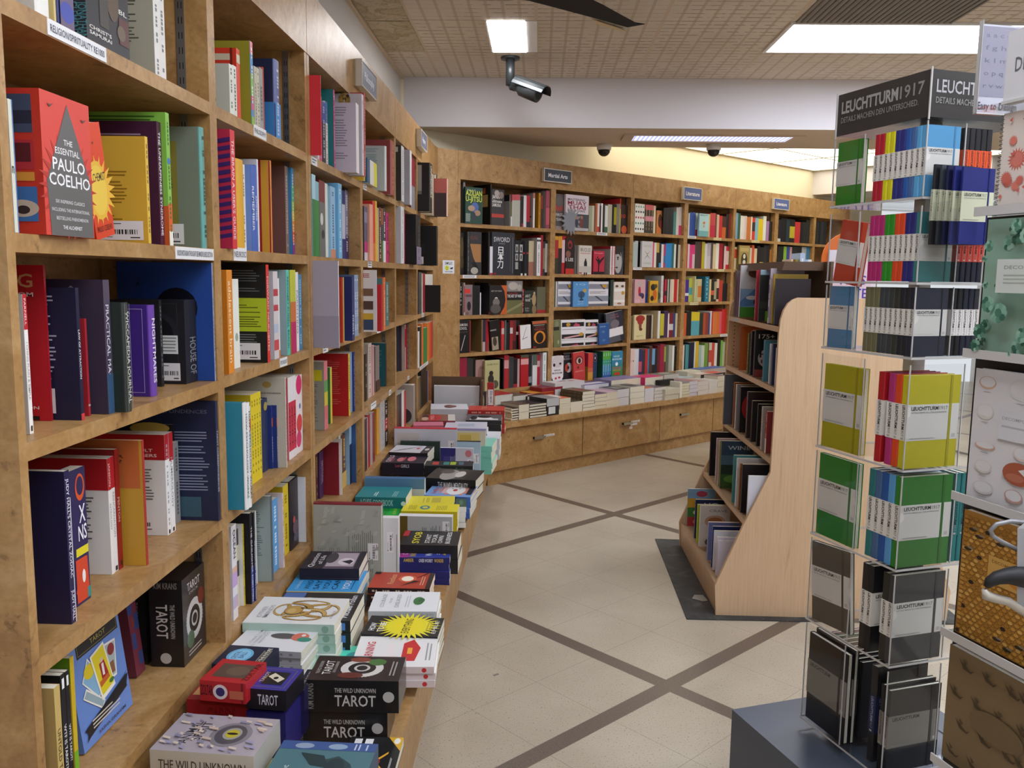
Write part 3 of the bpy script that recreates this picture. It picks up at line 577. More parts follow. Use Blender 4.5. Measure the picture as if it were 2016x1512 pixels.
(0,2.1863,0.0205,0.2505,0.0183,0.16,'1c1b22','17161c','p','S=THE GASLIGHT EFFECT,d8d8e4;Sb=0,.4,2c3c86;SL=DR. ROBIN STERN,.02,.4,e8e8f4,.3',0,0,'',6245),
(0,2.2073,0.0107,0.2477,0.0155,0.16,'1c1b22','17161c','p','S=THE GASLIGHT EFFECT,d8d8e4;Sb=0,.4,2c3c86;SL=DR. ROBIN STERN,.02,.4,e8e8f4,.3',0,0,'',5583),
(0,2.3239,0.0211,0.2143,0.0544,0.15,'e2e2de','e2e2de','p','',0,0,'',4524),
(0,2.3564,0.017,0.2527,0.0167,0.19,'5a6468','a2b0ac','p','Bl=6a7876,.3,.85,.1,.9',0,0,'',6150),
(0,2.4187,0.0525,0.2221,0.0316,0.13,'5aa0d8','4a8cc4','p','S~=d8ecf8',0,0,'',4850),
(0,2.4717,0.0052,0.231,0.017,0.14,'e4cfcb','d8c4c0','p','S~=c04a50',0,0,'',3515),
(0,2.4775,0.0052,0.231,0.017,0.14,'e4cfcb','d8c4c0','p','S~=c04a50',0,0,'',3499),
(0,2.5739,0.0557,0.2252,0.0464,0.18,'e0c62c','c8ae22','p','S~=8a7a18;Bl=9a8a20,.9,.97,.1,.9',0,0,'',5538),
(0,2.6301,0.0971,0.2268,0.0433,0.17,'26222c','1c1a22','h','Se=.5,.3,.3,.1,6a5060;Sd=.35,.42,.12,c05048;Se=.55,.15,.3,.06,54506a',0,0,'',6195),
(0,2.7278,0.0052,0.2196,0.0188,0.17,'e4e4e8','e4e4e8','h','',0,0,'',3333)]),
('top shelf of third long-wall bay','L',1.873,[
(0,2.792,0.0045,0.2476,-0.035,0.18,'e03c48','d8343f','h','Sn=.2,.3,.9,.62,b02834;Sr=.1,.1,.9,.14,e8707a',0,0,'',4481),
(0,2.8462,0.0099,0.2445,-0.01,0.15,'ecdcdc','ecdcdc','p','',0,0,'',3697),
(0,2.9867,0.0356,0.2243,0.03,0.13,'d0b8c0','c8a8b4','p','Sb=.85,1,c83068',0,0,'',3210),
(0,3.0227,0.0178,0.2327,0.03,0.13,'d83474','d83474','p','S~=f0b0c8',0,0,'',2880),
(0,3.041,0.0179,0.2327,0.03,0.13,'d83474','d83474','p','S~=f0b0c8',0,0,'',2844),
(0,3.0645,0.0482,0.2223,0.03,0.13,'3c5098','221c20','p','Sb=0,.68,26201f;S~=ccc',0,0,'',3236),
(0,3.1131,0.0303,0.2314,0.03,0.13,'3c68b0','e8e0dc','p','Sb=0,.68,e8e4e0;S~=a87',0,0,'',2921),
(0,3.1933,0.0203,0.288,0.02,0.19,'c84880','2c8084','p','S~=f0c8d8;Bl=6ab0b0,.75,.85,.5,.85',0,0,'',4518),
(0,3.2514,0.0474,0.2524,-0.05,0.2,'f0eaee','cdc2d0','p','Bl=8a8290,.15,.95,.12,.85',0,0,'',4409),
(0,3.2992,0.0319,0.2429,0.04,0.13,'e4e4ec','e4e4ec','p','S~=78a',0,0,'',2725),
(0,3.3315,0.035,0.3012,-0.055,0.22,'dcd2da','c9c2c8','p','Sd=.5,.9,.25,b8aeb8;Sd=.5,.6,.25,b8aeb8;Sd=.5,.3,.25,b8aeb8;Bo=.7,.93,.1,c0a8b0;Be=.4,.93,.1,.04,c04858',0,0,'',5180),
(0,3.367,0.0045,0.2282,0.04,0.13,'e0d0dc','e0d0dc','p','Sb=0,.35,6ab89a;Sb=.6,1,d878a8',0,0,'',2040),
(0,3.3719,0.0276,0.3131,-0.055,0.22,'b8323c','b8323c','p','S~=f0c0b8',0,0,'',5114),
(0,3.5353,0.0177,0.2391,-0.02,0.2,'e0c03c','e0c03c','p','',0,0,'',3114)]),
('second shelf of third long-wall bay','L',1.553,[
(0,2.802,0.0448,0.2629,0.0,0.13,'a8d0e0','7ab0c0','p','Sb=0,.7,2f7a3c',0,0,'',4321),
(0,2.8474,0.0408,0.2446,0.0,0.13,'86b8c4','78a8b4','p','Sb=0,.75,2f8440',0,0,'',3782),
(0,2.9687,0.0788,0.2625,0.02,0.14,'7c2830','6c2028','p','Sb=0,.72,6a6a66;Se=.4,.5,.25,.08,d8d8d4;Se=.6,.3,.25,.06,2a2a2a',0,0,'',4743),
(0,3.0527,0.0361,0.2594,0.02,0.13,'e6e4d8','e6e4d8','p','',0,0,'',3364),
(0,3.0894,0.0691,0.2531,0.01,0.14,'9cc4e0','8ab4d0','p','S~=4a6a90;Sb=0,.12,d88a68',0,0,'',3974),
(0,3.1591,0.0056,0.2491,0.02,0.13,'e8dc9a','e8dc9a','p','S~=a84a40',0,0,'',2463),
(0,3.1653,0.0558,0.2719,0.0,0.16,'78b8e0','70b0dc','p','S~=d0e8f4',0,0,'',4190),
(0,3.4386,0.0549,0.2737,0.05,0.12,'2f3574','282c60','p','Sb=.3,.8,c8c8d8',0,0,'',2864),
(0,3.4961,0.0569,0.2797,0.05,0.12,'8a86a8','3a3458','p','Sb=0,.35,3c2c70;S~=ddd',0,0,'',2847)]),
('third shelf of third long-wall bay','L',1.253,[
(0,2.792,0.006,0.285,-0.085,0.16,'e8e6ea','a49eac','h','Br=0,0,1,.37,948e9c',0,0,'',4264),
(0,3.0104,0.0312,0.2311,-0.0451,0.17,'b83020','b8381f','p','Sr=.6,0,1,1,d8c848;Br=.06,.75,.92,.95,6a9c38;Br=.06,.42,.92,.74,d8cfd0;Br=.06,.04,.92,.4,6a9c38;Bp=.1,.02,.85,.16;Bl=888,.45,.7,.15,.8',0,0,'',3551),
(0,3.1015,0.0407,0.2331,-0.0608,0.15,'28346c','263064','p','Be=.5,.62,.2,.06,a8b8b0;Br=.35,.8,.65,.92,6a9a8a;Be=.5,.3,.25,.1,8a9a90;Bp=.2,.02,.8,.14;SL=FINISH,.1,.4,e8e8f0,.2',0,0,'',3151),
(0,3.3289,0.0347,0.2395,-0.0209,0.16,'8aa0c0','5a6888','p','S~=e8e8f0',0,0,'',2883),
(0,3.3641,0.0341,0.2395,-0.0209,0.16,'8aa0c0','5a6888','p','S~=e8e8f0',0,0,'',2812)]),
('fourth shelf of third long-wall bay','L',0.921,[
(0,3.0946,0.0515,0.2539,0.044,0.16,'d87880','9a988c','p','Sb=.55,.72,5a9c58;Sb=.35,.55,d0c038;Sb=.15,.35,d06a70;Br=.0,.72,.95,.88,d4c828;Bl=666,.12,.68,.15,.85',0,0,'',3828),
(0,3.2275,0.0256,0.2185,0.0538,0.14,'d8c848','3a7c40','p','',0,0,'',2358),
(0,3.4143,0.0299,0.255,0.0252,0.2,'e0c838','b81e22','p','Bl=c85a50,.15,.88,.15,.85;Bt=SUPERPOWERS,.15,.87,.5,.03,d85048;S~=a02820',0,0,'',3396),
(0,3.497,0.0358,0.2518,0.0366,0.16,'88a4c8','88a4c8','p','',0,0,'',2708),
(0,3.5334,0.0196,0.2518,0.0293,0.16,'2c3c80','2a3878','p','S~=c0c8e8',0,0,'',2444)]),
('bottom shelf of third long-wall bay','L',0.611,[
(0,3.2454,0.0296,0.184,0.12,0.136,'5a2c30','5a2c30','p','S~=c8a850',0,0,'',1943),
(0,3.2755,0.0582,0.1845,0.1135,0.1425,'4c3058','40284c','h','SL=EMOTIONAL,.3,.8,b8a0c0,.2',0,0,'',2356),
(0,3.3341,0.0049,0.2161,0.0503,0.15,'8c2430','8c2430','p','S~=e0c0a0',0,0,'',1970),
(0,3.3395,0.0049,0.23,0.0393,0.16,'ece8e4','ece8e4','p','S~=a06060',0,0,'',2227),
(0,3.3448,0.031,0.2129,0.0853,0.17,'c8202c','b01c26','h','Sr=.65,0,.72,.95,e8b840;Sb=.9,1,d8b048',0,0,'',2545),
(0,3.3763,0.0358,0.2334,0.06,0.16,'c8ccb8','b8bca8','p','Bp=.2,.02,.9,.2',0,0,'',2653),
(0,3.4287,0.0785,0.2214,0.0633,0.15,'6a3c2c','5a3224','h','Sb=.0,.3,d8b060;S~=e0b850',0,0,'',2851),
(0,3.5077,0.0399,0.2525,0.0453,0.16,'a8c4dc','90b4d4','p','Sb=0,.68,202c48',0,0,'',2697),
(0,3.5481,0.0049,0.254,0.0269,0.17,'3a5c90','34568a','p','S~=b0c8e0',0,0,'',2324)]),
('top shelf of fourth long-wall bay','L',1.873,[
(0,3.602,0.0587,0.1,-0.02,0.14,'2c5c80','30648a','p','',0,0,'',1118),
(0,3.6613,0.0844,0.1,-0.02,0.14,'e8e4e0','e8e4e0','p','',0,0,'',1203),
(0,3.7463,0.068,0.1,-0.02,0.14,'e8e040','e8e040','p','',0,0,'',1065),
(0,3.9518,0.0367,0.1994,-0.03,0.18,'dfe4e8','c0c8cc','h','Bl=7a9aa8,.4,.95,.1,.85;Bp=.2,.03,.55,.14',0,0,'',2002),
(0,4.1263,0.1023,0.2524,-0.025,0.2,'a85050','984444','h','S~=c88a84',0,0,'',3067)]),
('second shelf of fourth long-wall bay','L',1.553,[
(0,3.6282,0.0672,0.2261,0.0,0.13,'5a5870','3a3448','p','Sb=.15,.35,c02878;Sb=0,.15,d8d0d0;Sb=.7,.9,8a88a0',0,0,'',2298),
(0,3.696,0.0687,0.24,-0.01,0.15,'eba68c','d89a84','h','',0,0,'',2604),
(0,3.8114,0.0606,0.2629,0.0,0.17,'d8342c','c82c24','p','Sb=0,.3,e0783c',0,0,'',2857),
(0,3.8744,0.0409,0.2688,0.0,0.17,'e6bc30','e6bc30','p','',0,0,'',2626),
(0,4.068,0.0516,0.254,0.03,0.13,'c8b88a','c8b88a','p','',0,0,'',1886),
(0,4.1249,0.0586,0.2604,0.03,0.13,'6a2c30','6a2c30','p','Sb=.2,.6,2a1a18;S~=e8d0c0',0,0,'',1932),
(0,4.1841,0.0486,0.2601,0.03,0.13,'a85a30','a85a30','p','Sb=0,.4,4a7c3c;Sb=.4,.7,34404c',0,0,'',1791),
(0,4.2332,0.0672,0.2653,0.03,0.13,'3a3a40','3a3a40','p','Sb=0,.4,e8e4e4;S~=eee',0,0,'',1923),
(0,4.3114,0.0766,0.2488,0.03,0.13,'d82c80','d82c80','p','S~=401c30',0,0,'',1791)]),
('third shelf of fourth long-wall bay','L',1.253,[
(0,3.602,0.006,0.2603,-0.056,0.15,'e4e0e4','e0d8d8','p','Br=.2,.58,.9,.7,7a5a48;Br=.2,.36,.9,.5,5a4038;Br=.2,.18,.9,.3,d0a838;Br=.2,.03,.9,.2,3a4a68;Bt=LE,.3,.88,.5,.06,a82838',0,0,'',2194),
(0,3.6501,0.0395,0.1992,-0.0645,0.16,'b01c24','c0222a','h','Bp=.05,.02,.25,.25',0,0,'',1993),
(0,3.7143,0.0289,0.2265,-0.0601,0.15,'c8602c','4a7a78','p','',0,0,'',1984),
(0,3.7476,0.0413,0.2296,-0.0593,0.15,'e0702c','d8642a','p','S~=f0d0b0',0,0,'',2075),
(0,3.991,0.0706,0.2073,-0.025,0.14,'3a7c80','a04a3c','p','S~=d0d8d0',0,0,'',1744)]),
('fourth shelf of fourth long-wall bay','L',0.921,[
(0,3.8162,0.0484,0.216,0.0406,0.13,'1c1816','1c1816','p','S~=c8b890',0,0,'',1735),
(0,3.9186,0.0793,0.2536,0.0457,0.16,'d8c0b8','c8bcae','p','S~=8a7a70',0,0,'',2552),
(0,3.9985,0.0358,0.2408,0.0414,0.15,'d0a0a0','c89898','p','',0,0,'',1851),
(0,4.1368,0.094,0.2241,0.0537,0.15,'8c7c74','80706a','h','Sb=0,.25,4a2c28',0,0,'',2019),
(0,4.3534,0.0346,0.2236,0.045,0.17,'26343c','1f5c64','p','Bp=.1,.02,.7,.2;Bl=5a8c90,.4,.85,.1,.9',0,0,'',1595)]),
('bottom shelf of fourth long-wall bay','L',0.611,[
(0,3.7521,0.0523,0.2387,0.03,0.14,'3a2a28','3a2a28','p','',0,0,'',2101),
(0,3.8049,0.0095,0.2397,0.03,0.14,'e8e4e0','e8e4e0','p','',0,0,'',1631),
(0,3.815,0.0541,0.2479,0.03,0.14,'a82028','a82028','p','',0,0,'',2121),
(0,3.8696,0.0555,0.239,0.03,0.14,'b0a4a0','b0a4a0','p','',0,0,'',1998),
(0,3.9257,0.0577,0.2389,0.03,0.14,'8c2c34','8c2c34','p','',0,0,'',1955),
(0,4.1054,0.0686,0.2301,0.0444,0.13,'e0a030','d89828','p','',0,0,'',1703),
(0,4.1745,0.1301,0.2534,0.04,0.19,'c0bcb8','cfc8bc','p','S~=aaa;Bl=999,.4,.8,.3,.8',0,0,'',2888),
(0,4.3051,0.0829,0.241,0.04,0.18,'1c1a1c','17151a','p','Sb=.35,.6,c0303a;S~=eee',0,0,'',2154)]),
('top shelf of fifth long-wall bay','L',1.873,[
(0,4.4832,0.0885,0.2805,-0.02,0.17,'d8dade','3c3834','p','Br=.0,.88,.9,.97,d0d0d0;S~=999',0,0,'',2403),
(0,4.7099,0.0641,0.2901,-0.03,0.2,'e8e2e8','c4c4cc','p','Br=.1,.26,.8,.3,b02838;Bp=.1,.03,.6,.12;Bl=aaa,.1,.2,.1,.6',0,0,'',2365),
(0,5.0096,0.0792,0.3024,0.01,0.14,'8c2030','7c1c2a','p','Sb=0,.45,8a8890',0,0,'',1704),
(0,5.0893,0.0787,0.3024,0.01,0.14,'8c2030','7c1c2a','p','Sb=0,.45,8a8890',0,0,'',1641)]),
('second shelf of fifth long-wall bay','L',1.553,[
(0,4.5248,0.1064,0.2971,-0.01,0.17,'dcdce0','cfd0d8','p','Br=0,0,.6,.56,2a2e38;S~=bbb',0,0,'',2512),
(0,4.8138,0.0459,0.2895,0.02,0.14,'b84050','b84050','p','',0,0,'',1538),
(0,4.8603,0.192,0.2787,-0.04,0.16,'141316','121114','h','Sb=0,.36,8c8098;S~=555',0,0,'',2288),
(0,5.0529,0.0058,0.293,0.02,0.14,'dcdce4','dcdce4','p','',0,0,'',1201),
(0,5.0593,0.0058,0.294,0.02,0.14,'3c6888','3c6888','p','',0,0,'',1202),
(0,5.0656,0.029,0.291,0.02,0.14,'2c3c5c','2c3c5c','p','',0,0,'',1302),
(0,5.0952,0.0281,0.2469,0.0,0.14,'7a3c40','6a343a','p','',0,0,'',1083),
(0,5.1239,0.0441,0.2921,0.02,0.14,'1c2234','1c2234','p','',0,0,'',1347)]),
('fourth shelf of fifth long-wall bay','L',0.921,[
(0,5.0213,0.0427,0.275,0.0933,0.14,'22304c','1c2840','p','',0,0,'',1280),
(0,5.0642,0.0075,0.2718,0.0753,0.14,'4a3c40','4a3c40','p','Sb=.4,.75,a84048;S~=ccc',0,0,'',1067),
(0,5.0718,0.0017,0.2671,0.0585,0.14,'b8b0a8','b8b0a8','p','',0,0,'',1017),
(0,5.0808,0.0185,0.1981,0.0692,0.12,'e0dcd4','e0dcd4','p','',0,0,'',703),
(0,5.1074,0.022,0.2309,0.0727,0.13,'d8a428','d8a428','p','',0,0,'',888),
(0,5.1296,0.003,0.2656,0.065,0.14,'c83c28','c83c28','p','',0,0,'',995),
(0,5.1333,0.0244,0.2738,0.0654,0.14,'d8d0cc','d8d0cc','p','Sb=.5,.9,c02c34',0,0,'',1125),
(0,5.1579,0.0101,0.2741,0.0579,0.14,'b02c38','b02c38','p','',0,0,'',1049)]),
('bottom shelf of fifth long-wall bay','L',0.611,[
(0,4.6043,0.0806,0.2249,0.03,0.14,'5a3a2c','5a3a2c','p','',0,0,'',1424),
(0,4.6855,0.0915,0.2203,0.03,0.14,'1c1a1a','1c1a1a','p','',0,0,'',1396),
(0,4.7777,0.0865,0.2247,0.03,0.14,'e6e4e0','e6e4e0','p','',0,0,'',1338),
(0,4.8647,0.0757,0.2143,0.03,0.14,'c0342c','c0342c','p','',0,0,'',1183),
(0,5.0131,0.0694,0.2323,-0.0027,0.2,'a09a90','b8b0a4','p','Be=.7,.2,.25,.2,3a3c40;Bl=8a8278,.5,.8,.2,.8',0,0,'',1550)]),
('top shelf of sixth long-wall bay','L',1.873,[
(0,5.212,0.1366,0.2867,-0.07,0.18,'161416','1a181a','h','SL=UNFORGIVABLE,.3,.95,e0e0e0,.2;Br=.05,.35,.75,.95,9a9a98;Be=.35,.6,.18,.16,4a4a4a;Br=.05,.35,.75,.42,6a6a68;Bp=.1,.06,.6,.2',0,0,'',2001),
(0,5.5198,0.0683,0.2583,-0.05,0.16,'c8b8a0','c8b8a0','p','',0,0,'',1240),
(0,5.5887,0.0459,0.2661,-0.05,0.16,'6a4a38','6a4a38','p','',0,0,'',1169),
(0,5.6351,0.0586,0.2406,-0.13,0.2,'d8b0a0','3a2c2c','h','Br=0,.62,1,1,a85850;Be=.4,.6,.25,.06,2a2428',0,0,'',1288),
(0,5.6943,0.006,0.2715,-0.05,0.16,'d8d4cc','d8d4cc','p','',0,0,'',1017),
(0,5.7009,0.0901,0.277,-0.05,0.16,'4a4c54','4a4c54','p','',0,0,'',1308)]),
('second shelf of sixth long-wall bay','L',1.553,[
(0,5.4041,0.07,0.2451,-0.09,0.2,'1a181a','131214','h','Bp=.1,.03,.6,.22;Br=.2,.32,.65,.55,222',0,0,'',1429)]),
('third shelf of sixth long-wall bay','L',1.253,[
(0,5.2598,0.1296,0.2578,0.0,0.15,'4a4a4a','4a4a4a','p','',0,0,'',1463),
(0,5.39,0.0553,0.2508,0.0,0.15,'d8c8c0','d8c8c0','p','',0,0,'',1106),
(0,5.4459,0.1089,0.2509,0.0,0.15,'a82c34','a82c34','p','',0,0,'',1251),
(0,5.5554,0.006,0.1757,-0.1,0.18,'2a2426','161416','h','Bp=.1,.04,.4,.2',0,0,'',740),
(0,5.562,0.1687,0.245,0.0,0.15,'e6e2d8','e6e2d8','p','',0,0,'',1331),
(0,5.7313,0.2202,0.2452,0.0,0.15,'dfe0dc','dfe0dc','p','',0,0,'',1371)]),
('fourth shelf of sixth long-wall bay','L',0.921,[
(0,5.2215,0.069,0.2255,0.0,0.15,'e8e6e2','e8e6e2','p','',0,0,'',1099),
(0,5.2911,0.0925,0.251,0.0,0.15,'2a2622','2a2622','p','',0,0,'',1270),
(0,5.3842,0.0842,0.2645,0.0,0.15,'d87028','d87028','p','',0,0,'',1258),
(0,5.469,0.0692,0.2326,0.0,0.15,'2f8440','2f8440','p','',0,0,'',1025),
(0,5.5388,0.1198,0.2283,0.0,0.15,'2f8440','2f8440','p','',0,0,'',1123),
(0,5.6592,0.0992,0.2554,0.0,0.15,'e07c34','e07c34','p','',0,0,'',1134),
(0,5.759,0.0898,0.2516,0.0,0.15,'dc5a28','dc5a28','p','',0,0,'',1048),
(0,5.8494,0.1062,0.2532,0.0,0.15,'c82a2c','c82a2c','p','',0,0,'',1063)]),
('bottom shelf of sixth long-wall bay','L',0.611,[
(0,5.4312,0.0725,0.2219,0.03,0.15,'8a6a3c','8a6a3c','p','',0,0,'',1004),
(0,5.5043,0.0743,0.2198,0.03,0.15,'5a4a38','5a4a38','p','',0,0,'',972),
(0,5.5791,0.2662,0.2579,0.03,0.15,'1a181a','1a181a','p','',0,0,'',1719),
(0,5.8458,0.0621,0.224,0.03,0.15,'222','222','p','',0,0,'',837),
(0,5.9084,0.0343,0.2178,0.03,0.15,'4a8cc8','4a8cc8','p','',0,0,'',726),
(0,5.9432,0.0348,0.2134,0.03,0.15,'d0502c','d0502c','p','',0,0,'',704)]),
('top shelf of first back-wall bay','B',1.87,[
(0,0.2539,0.0185,0.2959,0.03,0.2,'8a8680','555','p','S~=c03030',0,0,'',318),
(0,0.4888,0.0115,0.2963,0.0,0.2,'1c1816','191513','h','Br=.1,.78,.7,.93,b8582c;Br=.1,.45,.85,.75,a8884c;Bp=.3,.02,.8,.18',0,0,'',184),
(0,0.7049,0.0111,0.2375,0.03,0.18,'6a6866','8c8884','p','Br=0,.8,1,1,1c1a1a',0,0,'',133),
(0,0.7187,0.013,0.1875,0.03,0.1275,'7a7848','7a7848','p','Sb=0,.4,e0e0d8',0,0,'',122),
(0,0.7323,0.0245,0.2414,0.03,0.1641,'c85860','c85860','p','Sb=0,.82,bcbcb0',0,0,'',295),
(0,0.7575,0.0153,0.2432,0.03,0.1654,'c85860','c85860','p','Sb=0,.82,bcbcb0',0,0,'',184),
(0,0.7734,0.0182,0.2443,0.03,0.1662,'c85860','c85860','p','Sb=0,.82,bcbcb0',0,0,'',219),
(0,0.7922,0.023,0.2457,0.03,0.1671,'c85860','c85860','p','Sb=0,.82,bcbcb0',0,0,'',276),
(0,0.8157,0.0167,0.2337,0.03,0.1589,'26241f','26241f','p','',0,0,'',190),
(0,0.8331,0.0184,0.2349,0.03,0.1597,'26241f','26241f','p','Sb=0,.12,a82830',0,0,'',209),
(0,0.8521,0.0298,0.243,0.03,0.1653,'e4e0e6','e4e0e6','p','',0,0,'',348),
(0,0.8825,0.0359,0.2452,0.03,0.1667,'b82430','b82430','p','Sb=0,.18,2a2a3a',0,0,'',419),
(0,0.9528,0.0195,0.269,0.03,0.17,'e6e2de','a49c98','p','Sb=.85,1,c87868;Br=.1,.3,.9,.34,333',0,0,'',244),
(0,1.0134,0.0197,0.2733,0.03,0.17,'d89828','b07c20','p','S~=7a4a10',0,0,'',247),
(0,1.0356,0.0237,0.2539,0.03,0.1727,'5a4034','5a4034','p','Sb=.6,1,a04a3c',0,0,'',275),
(0,1.0651,0.0378,0.2927,0.0,0.2,'984058','94888c','p','Sb=.1,.55,c85868;Sb=.6,.98,a8485c',0,0,'',502),
(1,0.2424,0.1621,0.2601,-0.01,0.02,'1f4038','24483c','p','Ft=AZILIAN,.02,.77,.94,.14,d8e048;Ft=U-JITSU,.02,.61,.94,.14,d8e048;Fe=.55,.45,.22,.14,5068a8;Fe=.35,.42,.2,.08,b09078;Fe=.7,.3,.18,.08,a88870;Fe=.5,.2,.1,.12,3a3a48;Fl=c0c8c0,.05,.28,.02,.3;Ft=BRAZ,.1,.9,.5,.04,9ab0a0',0,0,'',2415),
(1,0.511,0.1222,0.2643,0.01,0.02,'4c4446','3a3638','p','Ft=JAPAN,.02,.74,.6,.1,e8e4e0;Ft=ultimate,.02,.63,.8,.09,e8e4e0;Ft=SAMURAI,.02,.52,.7,.09,e8e4e0;Fr=0,.22,1,.32,b84038;Fe=.75,.85,.2,.1,8a7a74;Fe=.4,.9,.2,.08,b0a49c',0,0,'',1706)]),
('second shelf of first back-wall bay','B',1.497,[
(0,0.2717,0.0208,0.3136,0.0,0.16,'3c3c3c','2e2e30','p','S~=777',0,0,'',369),
(0,0.4716,0.0142,0.3175,0.0,0.2,'1c1a1e','1b191c','p','Bp=.2,.04,.6,.14',0,0,'',240),
(0,0.4888,0.0269,0.2143,0.0,0.14,'e2e0e8','c8c4cc','p','Sb=0,.08,b02c34',0,0,'',304),
(0,0.8314,0.0199,0.2774,0.03,0.1886,'1c1b1f','1c1b1f','p','Sb=.0,.06,e0e0e0',0,0,'',262),
(0,0.8519,0.0194,0.2782,0.03,0.1892,'1c1b1f','1c1b1f','p','Sb=.6,.65,b03038',0,0,'',255),
(0,0.8719,0.0195,0.279,0.03,0.1897,'1c1b1f','1c1b1f','p','Sb=.0,.06,e0e0e0',0,0,'',255),
(0,0.892,0.0214,0.2798,0.03,0.1902,'1c1b1f','1c1b1f','p','Sb=.6,.65,b03038',0,0,'',279),
(0,0.9139,0.0273,0.2708,0.03,0.1841,'c8bc98','c8bc98','p','Sb=0,.4,a8705c',0,0,'',342),
(0,0.9418,0.0272,0.2718,0.03,0.1848,'c8bc98','c8bc98','p','Sb=0,.4,a8705c',0,0,'',340),
(0,0.9741,0.0401,0.2965,0.0,0.19,'e6e2e4','a09a98','p','Sb=.9,.95,222;S~=999',0,0,'',542),
(0,1.0429,0.0246,0.3192,0.03,0.2171,'a82430','a82430','p','',0,0,'',350),
(0,1.0686,0.0228,0.2738,0.03,0.1862,'3a3434','3a3434','p','Sb=.2,.8,8a7c58',0,0,'',276),
(0,1.092,0.024,0.2847,0.03,0.1936,'18161a','18161a','p','Sb=.1,.9,bbb',0,0,'',300),
(1,0.2263,0.0653,0.3073,0.03,0.02,'1e1c1a','1c1a18','p','Fe=.3,.6,.2,.3,5a4a2c;Fe=.3,.3,.25,.15,4a3c24',0,0,'',1142),
(1,0.3036,0.1108,0.3153,0.01,0.02,'302e30','343234','p','Ft=RAI,.05,.82,.6,.09,6a3c38;Fr=.0,.3,.95,.72,a87848;Fp=343234,.0,.72,.0,.3,.6,.3,.9,.05,.3,.4;Fe=.4,.1,.32,.08,b0aca0',0,0,'',1931),
(1,0.511,0.2304,0.3221,0.005,0.02,'2e3038','2c2e36','p','Ft=SWORD,.08,.78,.7,.11,c8c8cc;Ft=日,.28,.52,.22,.13,f0f0f2;Ft=本,.26,.36,.26,.14,f0f0f2;Ft=刀,.24,.18,.26,.14,f0f0f2;Fr=.8,.1,.815,.95,6a5c48;Fr=.9,.05,.915,.9,8a8e98;Fl=888,.72,.76,.3,.6;Fr=.08,.02,.2,.06,8a1c24',0,0,'',3781),
(1,0.767,0.1009,0.2716,0.03,0.02,'17161a','141318','p','Fr=.05,.66,.35,.88,a8a8a8;Fr=.5,.66,.8,.88,b4b4b4;Fr=.05,.42,.35,.62,a8a8a8;Fr=.5,.42,.8,.62,b4b4b4;Fr=.05,.18,.35,.38,a0a0a0;Fe=.2,.76,.06,.07,222;Fe=.65,.76,.06,.07,222;Fe=.2,.52,.06,.07,222;Fe=.65,.52,.06,.07,222',0,0,'',1311)]),
('third shelf of first back-wall bay','B',1.2,[
(0,0.2159,0.0289,0.2377,0.02,0.15,'1a181a','141216','p','S~=bbb',0,0,'',386),
(0,0.2454,0.006,0.2394,0.0,0.15,'c8b8b4','c8b8b4','p','Sb=.1,.9,b83038;Sb=0,.08,e0dcdc',0,0,'',80),
(0,0.3495,0.0157,0.2193,0.03,0.1491,'17161a','17161a','p','',0,0,'',186),
(0,0.3658,0.0169,0.2193,0.03,0.1491,'17161a','17161a','p','',0,0,'',199),
(0,0.3833,0.017,0.2194,0.03,0.1492,'17161a','17161a','p','',0,0,'',199),
(0,0.4009,0.0188,0.2194,0.03,0.1492,'1c1a20','1c1a20','p','',0,0,'',219),
(0,0.4203,0.0106,0.1666,0.03,0.1133,'e0dede','e0dede','p','',0,0,'',93),
(0,0.4805,0.0072,0.2391,0.0,0.17,'17161a','1a181c','p','Bp=.25,.04,.8,.2',0,0,'',89),
(0,0.8433,0.0193,0.1908,0.02,0.14,'b8303a','a82a34','p','S~=eee',0,0,'',171),
(0,1.0109,0.019,0.2091,0.03,0.1422,'6a6850','6a6850','p','Sb=0,.13,a8302c',0,0,'',175),
(0,1.0305,0.0184,0.2091,0.03,0.1422,'6a6850','6a6850','p','Sb=0,.13,a8302c',0,0,'',169),
(0,1.0495,0.0185,0.2091,0.03,0.1422,'6a6850','6a6850','p','Sb=0,.13,a8302c',0,0,'',169),
(0,1.0686,0.0186,0.2091,0.03,0.1422,'6a6850','6a6850','p','Sb=0,.13,a8302c',0,0,'',168),
(0,1.0878,0.0186,0.2091,0.03,0.1422,'6a6850','6a6850','p','Sb=0,.13,a8302c',0,0,'',168),
(1,0.2662,0.0733,0.2246,0.02,0.02,'8c787c','8a767a','p','Fr=.0,.72,.7,.86,d83a30;Fr=.1,.6,.9,.68,6a4a50;Fe=.55,.3,.25,.15,2a1a20;Fr=.1,.02,.5,.1,7a5a48',0,0,'',906),
(1,0.4812,0.1739,0.2216,-0.01,0.02,'1c1a1b','1d1a1b','p','Fp=c8602c,.65,1,1,1,1,0,.6,0,.85,.25,.92,.5,.85,.8;Ft=ART OF WAR,.08,.78,.62,.05,b0aca4;Fe=.38,.54,.09,.06,d8d4d0;Fe=.38,.42,.2,.14,7a7470;Fe=.35,.2,.3,.16,5a5450;Sb=0,.1,c83430',0,0,'',1962),
(1,0.6792,0.1647,0.2547,0.02,0.02,'6a6664','8a8480','p','Fe=.4,.85,.3,.12,b8b0a8;Fe=.8,.8,.15,.1,b0a8a0;Fr=0,.42,1,.68,1a1618;Ft=THE ART OF WAR,.04,.5,.9,.09,f0eeee;Ft=SUN TZU,.1,.6,.6,.05,a83030;Fr=0,0,1,.42,6a6a44;Fp=8c8a60,0,.1,1,.36,1,.28,0,.02',0,0,'',2009),
